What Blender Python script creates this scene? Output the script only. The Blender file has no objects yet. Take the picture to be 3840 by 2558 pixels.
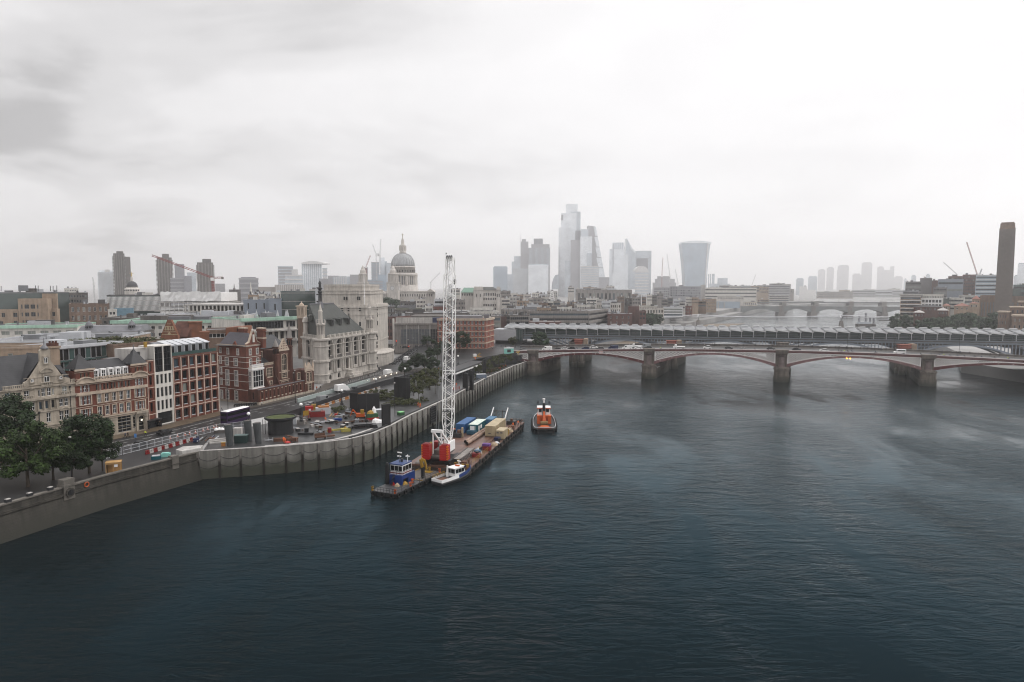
import bpy,math,random
from mathutils import Vector,Matrix
R=random.Random(11)
sc=bpy.context.scene
COL=sc.collection
PI=math.pi
rad=math.radians
# ------------------------------------------------------------------ camera
F,CX,CY,HC=2560.0,1920.0,1279.0,49.0
PITCH=math.atan((1279-1075)/F)
cP,sP=math.cos(PITCH),math.sin(PITCH)
cam_d=bpy.data.cameras.new('camera')
cam=bpy.data.objects.new('camera',cam_d)
COL.objects.link(cam)
cam.location=(0,0,HC)
cam.rotation_euler=(PI/2-PITCH,0,0)
cam_d.sensor_width=36
cam_d.lens=24
cam_d.clip_start=1
cam_d.clip_end=40000
sc.camera=cam
# ------------------------------------------------------------------ sky, sun, exposure
SUN_EL,SUN_AZ=rad(42),rad(68)
W=bpy.data.worlds.new('World')
sc.world=W
W.use_nodes=True
nt=W.node_tree
nt.nodes.clear()
def N(t,kind,**kw):
 n=t.nodes.new(kind)
 for k,v in kw.items():
  if k.startswith('i_'):
   n.inputs[int(k[2:])].default_value=v
  else:
   setattr(n,k,v)
 return n
def ramp(t,stops):
 n=t.nodes.new('ShaderNodeValToRGB')
 e=n.color_ramp.elements
 while len(e)<len(stops):
  e.new(0.5)
 for el,(p,c) in zip(e,stops):
  el.position=p
  el.color=(c,c,c,1) if not isinstance(c,tuple) else c+(1,)
 return n
def math_n(t,op,a,b=None,c=None):
 n=t.nodes.new('ShaderNodeMath'); n.operation=op
 for i,v in enumerate((a,b,c)):
  if v is None:continue
  if isinstance(v,(int,float)):n.inputs[i].default_value=v
  else:t.links.new(v,n.inputs[i])
 return n.outputs[0]
L=nt.links.new
skyt=N(nt,'ShaderNodeTexSky',sky_type='NISHITA',sun_disc=False,sun_elevation=SUN_EL,sun_rotation=SUN_AZ)
bg1=N(nt,'ShaderNodeBackground'); bg1.inputs[1].default_value=0.08
L(skyt.outputs[0],bg1.inputs[0])
tc=N(nt,'ShaderNodeTexCoord')
sep=N(nt,'ShaderNodeSeparateXYZ'); L(tc.outputs['Generated'],sep.inputs[0])
# flatten the direction on to a cloud deck so the cloud patches shrink towards the horizon
zz=math_n(nt,'ADD',math_n(nt,'MAXIMUM',sep.outputs[2],0.0),0.16)
cv=N(nt,'ShaderNodeCombineXYZ')
L(math_n(nt,'DIVIDE',sep.outputs[0],zz),cv.inputs[0]); L(math_n(nt,'DIVIDE',sep.outputs[1],zz),cv.inputs[1])
n1=N(nt,'ShaderNodeTexNoise'); n1.inputs['Scale'].default_value=0.95; n1.inputs['Detail'].default_value=7; n1.inputs['Roughness'].default_value=0.52; n1.inputs['Distortion'].default_value=0.35
mp=N(nt,'ShaderNodeMapping'); mp.inputs['Location'].default_value=(14.9,3.7,0); L(cv.outputs[0],mp.inputs[0]); L(mp.outputs[0],n1.inputs['Vector'])
r1=ramp(nt,[(0.34,0.48),(0.46,0.80),(0.58,1.0)]); r1.color_ramp.interpolation='EASE'; L(n1.outputs[0],r1.inputs[0])
n2=N(nt,'ShaderNodeTexNoise'); n2.inputs['Scale'].default_value=2.2; n2.inputs['Detail'].default_value=5
L(mp.outputs[0],n2.inputs['Vector'])
r2=ramp(nt,[(0.3,0.965),(0.65,1.02)]); L(n2.outputs[0],r2.inputs[0])
mx=N(nt,'ShaderNodeMapRange'); mx.interpolation_type='SMOOTHSTEP'
mx.inputs[1].default_value=-0.72; mx.inputs[2].default_value=0.30; mx.inputs[3].default_value=0.75; mx.inputs[4].default_value=0.90
L(sep.outputs[0],mx.inputs[0])
# cloud contrast dies out to the bright side
mc=N(nt,'ShaderNodeMapRange'); mc.inputs[1].default_value=-0.62; mc.inputs[2].default_value=0.15; mc.inputs[3].default_value=1.0; mc.inputs[4].default_value=0.14
L(sep.outputs[0],mc.inputs[0])
cl=N(nt,'ShaderNodeMix'); cl.data_type='FLOAT'; L(mc.outputs[0],cl.inputs[0]); cl.inputs[2].default_value=1.0; L(r1.outputs[0],cl.inputs[3])
zen=N(nt,'ShaderNodeMapRange'); zen.inputs[1].default_value=0.36; zen.inputs[2].default_value=0.95; zen.inputs[3].default_value=1.0; zen.inputs[4].default_value=2.3
L(sep.outputs[2],zen.inputs[0])
val=math_n(nt,'MULTIPLY',math_n(nt,'MULTIPLY',math_n(nt,'MULTIPLY',mx.outputs[0],cl.outputs[0]),r2.outputs[0]),zen.outputs[0])
gnd=math_n(nt,'GREATER_THAN',sep.outputs[2],-0.02)
hs=N(nt,'ShaderNodeCombineColor');
L(math_n(nt,'MULTIPLY',val,1.0),hs.inputs[0]); L(math_n(nt,'MULTIPLY',val,0.985),hs.inputs[1]); L(math_n(nt,'MULTIPLY',val,0.99),hs.inputs[2])
bg2=N(nt,'ShaderNodeBackground'); L(hs.outputs[0],bg2.inputs[0]); bg2.inputs[1].default_value=1.12
ms=N(nt,'ShaderNodeMixShader'); ms.inputs[0].default_value=0.96
L(bg1.outputs[0],ms.inputs[1]); L(bg2.outputs[0],ms.inputs[2])
wo=N(nt,'ShaderNodeOutputWorld'); L(ms.outputs[0],wo.inputs[0])
sun_d=bpy.data.lights.new('sun','SUN'); sun_d.energy=1.2; sun_d.angle=rad(25); sun_d.color=(1,0.97,0.93)
sun=bpy.data.objects.new('sun',sun_d); COL.objects.link(sun)
sd=Vector((math.sin(SUN_AZ)*math.cos(SUN_EL),math.cos(SUN_AZ)*math.cos(SUN_EL),math.sin(SUN_EL)))
sun.rotation_euler=sd.to_track_quat('Z','Y').to_euler()
sun.location=(300,100,900)
vs=sc.view_settings
vs.view_transform='Standard'; vs.look='None'; vs.exposure=0.05; vs.gamma=1.0
vs.use_curve_mapping=False
sc.render.engine='CYCLES'
cy=sc.cycles
cy.use_denoising=True; cy.filter_width=1.1
cy.max_bounces=10; cy.volume_bounces=6; cy.diffuse_bounces=3; cy.glossy_bounces=3; cy.transparent_max_bounces=8
cy.caustics_reflective=False; cy.caustics_refractive=False
cy.sample_clamp_indirect=6
# ------------------------------------------------------------------ survey: photo pixel -> place on a level, or at a depth
def ray(px,py):
 u=(px-CX)/F; v=(CY-py)/F
 return u,cP+v*sP,-sP+v*cP
def G(px,py,z=6.2):
 u,a,b=ray(px,py); t=(z-HC)/b
 return Vector((u*t,a*t))
def at(px,py,Y):
 u,a,b=ray(px,py); t=Y/a
 return Vector((u*t,Y,HC+b*t))
# ------------------------------------------------------------------ materials
MATS={}
def M(name,col,rough=0.75,var=0.22,scale=0.35,spec=0.3,metal=0.0,streak=0.0,bump=0.0,bscale=3.0,leaf=False,course=0.0,emit=0.0):
 if name in MATS:return MATS[name]
 m=bpy.data.materials.new(name); MATS[name]=m
 m.use_nodes=True; m.diffuse_color=tuple(col)+(1,)
 t=m.node_tree; b=t.nodes['Principled BSDF']
 b.inputs['Roughness'].default_value=rough; b.inputs['Metallic'].default_value=metal
 b.inputs['Specular IOR Level'].default_value=spec
 co=N(t,'ShaderNodeTexCoord')
 nz=N(t,'ShaderNodeTexNoise'); nz.inputs['Scale'].default_value=scale; nz.inputs['Detail'].default_value=5; nz.inputs['Roughness'].default_value=0.62
 t.links.new(co.outputs['Object'],nz.inputs['Vector'])
 mr=N(t,'ShaderNodeMapRange'); mr.inputs[1].default_value=0.3; mr.inputs[2].default_value=0.7; mr.inputs[3].default_value=1-var; mr.inputs[4].default_value=1+var
 t.links.new(nz.outputs[0],mr.inputs[0])
 v=mr.outputs[0]
 if streak:
  mp=N(t,'ShaderNodeMapping'); mp.inputs['Scale'].default_value=(0.9,0.9,0.09)
  t.links.new(co.outputs['Object'],mp.inputs[0])
  n3=N(t,'ShaderNodeTexNoise'); n3.inputs['Scale'].default_value=1.0; n3.inputs['Detail'].default_value=4
  t.links.new(mp.outputs[0],n3.inputs['Vector'])
  m3=N(t,'ShaderNodeMapRange'); m3.inputs[1].default_value=0.35; m3.inputs[2].default_value=0.62; m3.inputs[3].default_value=1-streak; m3.inputs[4].default_value=1.0
  t.links.new(n3.outputs[0],m3.inputs[0])
  v=math_n(t,'MULTIPLY',v,m3.outputs[0])
 if course:
  sx=N(t,'ShaderNodeSeparateXYZ'); t.links.new(co.outputs['Object'],sx.inputs[0])
  fr=math_n(t,'FRACT',math_n(t,'DIVIDE',sx.outputs[2],course))
  v=math_n(t,'MULTIPLY',v,math_n(t,'MULTIPLY_ADD',math_n(t,'GREATER_THAN',fr,0.12),0.35,0.65))
 if leaf:
  ge=N(t,'ShaderNodeNewGeometry')
  m4=N(t,'ShaderNodeMapRange'); m4.inputs[3].default_value=0.55; m4.inputs[4].default_value=1.55
  t.links.new(ge.outputs['Random Per Island'],m4.inputs[0])
  v=math_n(t,'MULTIPLY',v,m4.outputs[0])
 mm=N(t,'ShaderNodeMix'); mm.data_type='RGBA'; mm.blend_type='MULTIPLY'; mm.inputs[0].default_value=1
 mm.inputs[6].default_value=tuple(col)+(1,)
 cc=N(t,'ShaderNodeCombineColor')
 for i in range(3):t.links.new(v,cc.inputs[i])
 t.links.new(cc.outputs[0],mm.inputs[7]); t.links.new(mm.outputs[2],b.inputs['Base Color'])
 if bump:
  nb=N(t,'ShaderNodeTexNoise'); nb.inputs['Scale'].default_value=bscale; nb.inputs['Detail'].default_value=4
  t.links.new(co.outputs['Object'],nb.inputs['Vector'])
  bp=N(t,'ShaderNodeBump'); bp.inputs['Strength'].default_value=bump; bp.inputs['Distance'].default_value=0.15
  t.links.new(nb.outputs[0],bp.inputs['Height']); t.links.new(bp.outputs[0],b.inputs['Normal'])
 if emit:
  b.inputs['Emission Color'].default_value=tuple(col)+(1,); b.inputs['Emission Strength'].default_value=emit
 return m
stone=M('cream_stone',(.37,.32,.26),.8,.2,.3,streak=.35,bump=.2)
portland=M('portland_stone',(.46,.425,.385),.8,.16,.3,streak=.3,bump=.15)
portland2=M('grey_portland',(.38,.355,.33),.8,.18,.2,streak=.3)
granite=M('granite',(.055,.05,.042),.75,.3,.5,streak=.5,bump=.4,course=.62)
brick=M('red_brick',(.145,.047,.03),.85,.25,.5,streak=.3,course=.3)
brick_d=M('dark_brick',(.095,.038,.026),.85,.3,.4,streak=.35,course=.3)
brick_o=M('orange_brick',(.19,.075,.04),.85,.25,.4,streak=.2)
brick_b=M('brown_brick',(.17,.115,.085),.85,.25,.3,streak=.25)
brick_t=M('tan_brick',(.30,.225,.165),.85,.2,.3,streak=.2)
brick_p=M('purple_brick',(.125,.065,.055),.85,.25,.3,streak=.2)
buff=M('buff_stone',(.44,.355,.28),.8,.15,.3,streak=.2)
slate=M('slate',(.026,.026,.029),.55,.3,.5,course=.45)
slate_g=M('green_grey_slate',(.042,.045,.041),.6,.22,.5,course=.5)
lead=M('lead_roof',(.13,.13,.14),.5,.25,.2)
roof_w=M('wet_flat_roof',(.15,.15,.155),.22,.45,.12,spec=.6)
roof_d=M('dark_flat_roof',(.06,.057,.057),.4,.4,.15)
copper=M('pale_copper',(.33,.50,.40),.6,.15,.2,streak=.2)
white_r=M('white_render',(.57,.545,.505),.7,.1,.3,streak=.2)
white_p=M('white_paint',(.72,.71,.70),.5,.06,.5)
conc=M('concrete',(.235,.215,.2),.85,.2,.25,streak=.3)
conc_l=M('pale_concrete',(.42,.40,.38),.8,.15,.2,streak=.3)
conc_d=M('dark_concrete',(.12,.108,.1),.85,.25,.2,streak=.3)
conc_w=M('river_concrete',(.215,.205,.185),.75,.22,.25,streak=.35,bump=.2)
grey_m=M('grey_metal',(.17,.175,.185),.45,.15,.3)
steel_g=M('blue_grey_steel',(.15,.17,.19),.45,.15,.3)
zinc=M('zinc',(.42,.43,.45),.4,.1,.5,spec=.6)
blk=M('black_paint',(.012,.012,.013),.5,.3,.8)
blk_m=M('black_metal',(.022,.022,.024),.4,.3,.8)
alu=M('aluminium',(.5,.5,.52),.35,.1,.5,metal=.6)
gl=[M('glass_dark',(.007,.008,.009),.08,.5,.12,spec=.3),M('glass_ink',(.013,.016,.02),.08,.4,.12,spec=.4),M('glass_blue',(.035,.06,.08),.07,.4,.15,spec=.9),M('glass_blind',(.20,.215,.195),.15,.3,.3,spec=.6)]
gl_t=M('glass_teal',(.045,.085,.08),.08,.45,.12,spec=.9)
gl_g=M('glass_green',(.03,.05,.045),.07,.4,.1,spec=.8)
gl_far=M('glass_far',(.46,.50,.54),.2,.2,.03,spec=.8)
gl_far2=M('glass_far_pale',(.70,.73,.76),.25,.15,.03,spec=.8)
asphalt=M('wet_asphalt',(.02,.02,.021),.42,.4,.12,spec=.3,bump=.1)
paving=M('wet_paving',(.055,.047,.04),.42,.35,.3,spec=.3)
pav_b=M('brown_paving',(.10,.075,.05),.36,.4,.35,spec=.35)
deckpave=M('foreshore_paving',(.036,.036,.037),.32,.55,.3,spec=.35)
city_m=M('city_ground',(.20,.195,.19),.6,.4,.02)
paint=M('road_paint',(.62,.62,.60),.6,.2,.8)
red_p=M('red_paint',(.32,.014,.012),.4,.12,.4)
org_p=M('orange_paint',(.42,.075,.012),.4,.12,.5)
yel_p=M('yellow_paint',(.28,.165,.02),.45,.15,.5)
blue_p=M('blue_paint',(.008,.03,.14),.4,.15,.4)
navy_p=M('navy_paint',(.01,.018,.06),.35,.15,.4)
teal_p=M('teal_paint',(.012,.09,.11),.45,.18,.4)
turq_p=M('turquoise_paint',(.22,.50,.44),.5,.1,.4)
green_p=M('green_paint',(.03,.09,.04),.5,.2,.5)
cream_p=M('cream_paint',(.40,.325,.21),.55,.12,.3,streak=.3)
purple_p=M('purple_paint',(.022,.006,.04),.3,.15,.4,spec=.5)
silver_p=M('silver_paint',(.30,.31,.32),.3,.08,.5,metal=.3)
dgrey_p=M('dark_grey_paint',(.045,.047,.05),.35,.1,.5)
maroon=M('maroon_paint',(.085,.016,.016),.5,.25,.4,streak=.3)
pinkm=M('faded_maroon_paint',(.19,.10,.098),.55,.2,.4,streak=.3)
rust=M('rusty_steel',(.11,.055,.035),.7,.5,.35,bump=.2)
deckrust=M('wet_rusty_deck',(.105,.055,.04),.42,.5,.22,spec=.5,bump=.15)
hullbrn=M('barge_hull',(.085,.068,.058),.7,.4,.4,streak=.4)
timber=M('dark_timber',(.035,.028,.022),.8,.4,.8,streak=.4)
timber_l=M('weathered_timber',(.16,.15,.135),.8,.3,.8)
wood=M('plywood',(.42,.25,.10),.7,.2,.8)
rubber=M('rubber',(.014,.014,.014),.8,.3,2.0)
hivis=M('hi_vis_orange',(.85,.16,.03),.7,.08,3)
hivis_y=M('hi_vis_yellow',(.62,.75,.06),.7,.08,3)
skin=M('skin',(.42,.25,.18),.6,.05,5)
cloth_d=M('dark_cloth',(.02,.02,.024),.85,.2,3)
cloth_b=M('blue_cloth',(.03,.05,.10),.85,.2,3)
cloth_w=M('pale_cloth',(.5,.49,.47),.85,.1,3)
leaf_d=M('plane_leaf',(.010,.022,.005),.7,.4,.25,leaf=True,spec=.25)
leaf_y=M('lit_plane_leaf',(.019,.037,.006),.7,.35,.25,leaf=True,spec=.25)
leaf_g=M('garden_leaf',(.014,.026,.009),.65,.35,.3,leaf=True,spec=.2)
leaf_o=M('olive_leaf',(.042,.048,.014),.65,.35,.4,leaf=True,spec=.2)
leaf_f=M('bankside_leaf',(.020,.040,.015),.65,.35,.12,leaf=True,spec=.2)
bark=M('bark',(.06,.047,.035),.9,.3,1.5)
grass=M('planter_grass',(.05,.062,.018),.9,.4,.8)
lamp_w=M('lamp_globe',(.85,.85,.82),.3,.03,1)
red_l=M('red_lamp',(1.0,.04,.02),.4,.02,1,emit=1.6)
amber_l=M('amber_lamp',(1.0,.45,.05),.4,.02,1,emit=3.0)
white_l=M('white_lamp',(1.0,.92,.75),.4,.02,1,emit=1.3)
sand_m=M('beach_sand',(.15,.12,.09),.9,.25,.05)
# ------------------------------------------------------------------ builders
WL={}
def wl(o):
 v=Vector((0,0,0))
 while o is not None:
  v=v+WL.get(o.name,Vector((0,0,0))); o=o.parent
 return v
def tag(o,label=None,cat=None,group=None,kind=None):
 if label:o['label']=label
 if cat:o['category']=cat
 if group:o['group']=group
 if kind:o['kind']=kind
 return o
def thing(name,label,cat,loc=(0,0,0),group=None,world=True):
 o=bpy.data.objects.new(name,None); COL.objects.link(o)
 o.empty_display_size=0.5
 if world:
  o.location=loc; WL[o.name]=Vector(loc)
 return tag(o,label,cat,group)
def place(o,x,y,z,rz=0.0,s=None):
 o.location=(x,y,z); o.rotation_euler=(0,0,rz)
 if s:o.scale=(s,s,s) if isinstance(s,(int,float)) else s
 return o
def copy_tree(o,parent=None,label=None):
 c=o.copy(); COL.objects.link(c); c.parent=parent
 if label:c['label']=label
 for ch in o.children:copy_tree(ch,c)
 return c
def nth(i):return '%d%s'%(i+1,'th' if 9<i%100<13 else{0:'st',1:'nd',2:'rd'}.get(i%10,'th'))
def inst(me,name,parent,loc,rz=0.0):
 o=bpy.data.objects.new(name,me); COL.objects.link(o)
 o.parent=parent; o.location=Vector(loc)-(wl(parent) if parent else Vector((0,0,0))); o.rotation_euler=(0,0,rz)
 return o
class MB:
 def __init__(s):s.v=[]; s.f=[]; s.mi=[]; s.k=0
 def add(s,vs,fs):
  o=len(s.v); s.v.extend((float(a),float(b),float(c)) for a,b,c in vs)
  for f in fs:s.f.append(tuple(i+o for i in f)); s.mi.append(s.k)
  return s
 def hexa(s,p):return s.add(p,[(3,2,1,0),(4,5,6,7),(0,1,5,4),(1,2,6,5),(2,3,7,6),(3,0,4,7)])
 def box(s,x0,y0,z0,x1,y1,z1):
  return s.hexa([(x0,y0,z0),(x1,y0,z0),(x1,y1,z0),(x0,y1,z0),(x0,y0,z1),(x1,y0,z1),(x1,y1,z1),(x0,y1,z1)])
 def prism(s,poly,z0,z1,bottom=True):
  n=len(poly); v=[(p[0],p[1],z0) for p in poly]+[(p[0],p[1],z1) for p in poly]
  f=[tuple(range(n,2*n))]+[(i,(i+1)%n,n+(i+1)%n,n+i) for i in range(n)]
  if bottom:f.append(tuple(range(n-1,-1,-1)))
  return s.add(v,f)
 def taper(s,p0,z0,p1,z1):
  n=len(p0); v=[(p[0],p[1],z0) for p in p0]+[(p[0],p[1],z1) for p in p1]
  return s.add(v,[tuple(range(n,2*n)),tuple(range(n-1,-1,-1))]+[(i,(i+1)%n,n+(i+1)%n,n+i) for i in range(n)])
 def side(s,prof,y0,y1,y0t=None,y1t=None):
  n=len(prof)
  v=[(x,y0,z) for x,z in prof]+[(x,y1,z) for x,z in prof]
  return s.add(v,[tuple(range(n)),tuple(range(2*n-1,n-1,-1))]+[(i,n+i,n+(i+1)%n,(i+1)%n) for i in range(n)])
 def bar(s,a,b,w,h=None):
  h=h or w; a=Vector(a); b=Vector(b); d=(b-a)
  if d.length<1e-6:return s
  d.normalize(); up=Vector((0,0,1)) if abs(d.z)<.95 else Vector((0,1,0))
  x=d.cross(up).normalized()*w/2; y=x.cross(d).normalized()*h/2
  return s.hexa([a-x-y,a+x-y,a+x+y,a-x+y,b-x-y,b+x-y,b+x+y,b-x+y])
 def tube(s,a,b,r,r2=None,n=6,cap=True):
  r2=r if r2 is None else r2; a=Vector(a); b=Vector(b); d=(b-a).normalized()
  up=Vector((0,0,1)) if abs(d.z)<.95 else Vector((0,1,0))
  x=d.cross(up).normalized(); y=x.cross(d).normalized(); v=[]
  for c,q in((a,r),(b,r2)):
   for i in range(n):
    t=2*PI*i/n; v.append(c+(x*math.cos(t)-y*math.sin(t))*q)
  f=[(i,(i+1)%n,n+(i+1)%n,n+i) for i in range(n)]
  if cap:f+=[tuple(range(n-1,-1,-1)),tuple(range(n,2*n))]
  return s.add(v,f)
 def path(s,pts,r,n=5):
  for a,b in zip(pts,pts[1:]):s.tube(a,b,r,n=n,cap=False)
  return s
 def lathe(s,prof,c=(0,0,0),n=12,cap=True,ph=0.0):
  m=len(prof); v=[]
  for r,z in prof:
   for i in range(n):
    t=2*PI*i/n+ph; v.append((c[0]+r*math.cos(t),c[1]+r*math.sin(t),c[2]+z))
  f=[(j*n+i,j*n+(i+1)%n,(j+1)*n+(i+1)%n,(j+1)*n+i) for j in range(m-1) for i in range(n)]
  if cap:f+=[tuple(range(n-1,-1,-1)),tuple(range((m-1)*n,m*n))]
  return s.add(v,f)
 def fbox(s,fc,u0,u1,z0,z1,o0,o1):
  p=fc.p
  return s.hexa([p(u0,z0,o1),p(u1,z0,o1),p(u1,z0,o0),p(u0,z0,o0),p(u0,z1,o1),p(u1,z1,o1),p(u1,z1,o0),p(u0,z1,o0)])
 def fpoly(s,fc,pts,o0,o1):
  n=len(pts); v=[fc.p(u,z,o1) for u,z in pts]+[fc.p(u,z,o0) for u,z in pts]
  return s.add(v,[tuple(range(n)),tuple(range(2*n-1,n-1,-1))]+[(i,n+i,n+(i+1)%n,(i+1)%n) for i in range(n)])
 def mesh(s,name,mats):
  me=bpy.data.meshes.new(name); me.from_pydata(s.v,[],s.f)
  mats=mats if isinstance(mats,(list,tuple)) else[mats]
  for m in mats:me.materials.append(m)
  if len(mats)>1:me.polygons.foreach_set('material_index',s.mi)
  return me
 def build(s,name,mats,parent=None,smooth=False):
  if parent is not None:
   w=wl(parent)
   if w.length>0:s.v=[(a-w.x,b-w.y,c-w.z) for a,b,c in s.v]
  me=s.mesh(name,mats)
  if smooth:me.polygons.foreach_set('use_smooth',[True]*len(me.polygons))
  o=bpy.data.objects.new(name,me); COL.objects.link(o); o.parent=parent
  return o
def struct(name,mb,mat):return tag(mb.build(name,mat),kind='structure')
class Fc:
 def __init__(s,A,B,z=0.0):
  s.A=Vector((A[0],A[1])); d=Vector((B[0],B[1]))-s.A; s.L=d.length; s.d=d/s.L
  s.n=Vector((s.d.y,-s.d.x)); s.z=z; s.rz=math.atan2(s.d.y,s.d.x)
 def p(s,u,z,o=0.0):
  q=s.A+s.d*u+s.n*o; return(q.x,q.y,s.z+z)
 def xy(s,u,o=0.0):
  q=s.A+s.d*u+s.n*o; return(q.x,q.y)
def wall(mb,fc,z1,ops=(),z0=0.0,rev=0.3,u0=0.0,u1=None,o=0.0):
 u1=fc.L if u1 is None else u1
 us=sorted({u0,u1,*[round(q[0],3) for q in ops],*[round(q[1],3) for q in ops]}); zs=sorted({z0,z1,*[round(q[2],3) for q in ops],*[round(q[3],3) for q in ops]})
 us=[u for u in us if u0<=u<=u1]; zs=[z for z in zs if z0<=z<=z1]
 for a,b in zip(zs,zs[1:]):
  run=None
  for c,d in list(zip(us,us[1:]))+[(None,None)]:
   hole=c is None or any(q[0]-.01<=c and d<=q[1]+.01 and q[2]-.01<=a and b<=q[3]+.01 for q in ops)
   if hole:
    if run:mb.add([fc.p(run[0],a,o),fc.p(run[1],a,o),fc.p(run[1],b,o),fc.p(run[0],b,o)],[(0,1,2,3)])
    run=None
   else:run=(run[0] if run else c,d)
 for q in ops:
  a,b,c,d=q[:4]; P=[fc.p(a,c,o),fc.p(b,c,o),fc.p(b,d,o),fc.p(a,d,o),fc.p(a,c,o-rev),fc.p(b,c,o-rev),fc.p(b,d,o-rev),fc.p(a,d,o-rev)]
  mb.add(P,[(0,4,5,1),(1,5,6,2),(2,6,7,3),(3,7,4,0)])
  if len(q)>4 and q[4]:
   r=(b-a)/2; zc=d-(r if q[4]==1 else r*1.35); m=(a+b)/2; k=6
   for sgn in(-1,1):
    pts=[(m+sgn*r,d)]
    for i in range(k+1):
     t=PI/2*i/k; pts.append((m+sgn*r*math.cos(t),zc+(d-zc)*math.sin(t)))
    if sgn>0:pts=pts[::-1]
    mb.add([fc.p(u,z,o) for u,z in pts],[tuple(range(len(pts)))])
WM={}
def win_mesh(style,w,h,g=0,fm=None,split=False):
 """window meshes by style: (frame mesh, pane mesh) in local x along the wall, -y outwards"""
 key=(style,round(w,2),round(h,2),g,fm.name if fm else '',split)
 if key in WM:return WM[key]
 fr=MB(); pn=MB(); t=.09
 pn.box(0,.0,0,w,.03,h)
 def bx(x0,z0,x1,z1,d=.07):fr.box(x0,-d,z0,x1,.0,z1)
 if style!='bare':
  bx(0,0,t,h); bx(w-t,0,w,h); bx(t,0,w-t,t); bx(t,h-t,w-t,h)
 if style=='sash':
  bx(t,h*.5-.05,w-t,h*.5+.05); bx(w/2-.04,t,w/2+.04,h*.5-.05); bx(w/2-.04,h*.5+.05,w/2+.04,h-t)
 elif style=='mull':
  n=max(2,round(w/.75))
  for i in range(1,n):bx(w*i/n-.07,t,w*i/n+.07,h-t)
  for q in(.36,.68):fr.box(t,-.05,h*q-.05,w-t,-.002,h*q+.05)
 elif style=='rib':
  n=max(2,round(w/1.6))
  for i in range(1,n):bx(w*i/n-.05,t,w*i/n+.05,h-t)
 elif style=='grid':
  n=max(2,round(w/1.5)); m=max(2,round(h/1.8))
  for i in range(1,n):bx(w*i/n-.05,t,w*i/n+.05,h-t)
  for i in range(1,m):fr.box(t,-.05,h*i/m-.05,w-t,-.002,h*i/m+.05)
 elif style=='two':
  bx(w/2-.05,t,w/2+.05,h-t)
 gm=gl[g] if isinstance(g,int) else MATS[g]
 if split:WM[key]=(fr.mesh('window',fm or white_p),pn.mesh('pane',gm))
 else:
  fr.k=1; o=len(fr.v); fr.v+=pn.v; fr.f+=[tuple(i+o for i in f) for f in pn.f]; fr.mi=[0]*(len(fr.f)-len(pn.f))+[1]*len(pn.f)
  WM[key]=(fr.mesh('window',[fm or white_p,gm]),None)
 return WM[key]
GW=[0,0,1,0,2,1,0,3]
def window(fc,parent,u,z,w,h,style='sash',g=None,fm=None,sub=False,rev=.3,o=0.0,name='window'):
 g=R.choice(GW) if g is None else g
 a,b=win_mesh(style,w,h,g,fm,sub)
 loc=fc.p(u,z,o-rev+.035)
 ob=inst(a,name,parent,loc,fc.rz)
 if b:
  c=bpy.data.objects.new('pane',b); COL.objects.link(c); c.parent=ob
 return ob
def facade(mb,fc,parent,H,wins,sub=False,rev=.3,z0=0.0,u0=0.0,u1=None,o=0.0):
 """wins: (u, z, w, h, style, frame material, arch, glass)"""
 wall(mb,fc,H,[(u,u+w,z,z+h,ar) for u,z,w,h,st,fm,ar,g in wins],z0,rev,u0,u1,o)
 for u,z,w,h,st,fm,ar,g in wins:window(fc,parent,u,z,w,h,st,g,fm,sub,rev,o)
def row(us,z,w,h,st='sash',fm=None,ar=0,g=None):return[(u-w/2,z,w,h,st,fm,ar,g) for u in us]
def spread(n,a,b):return[a+(b-a)*(i+.5)/n for i in range(n)]
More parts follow.
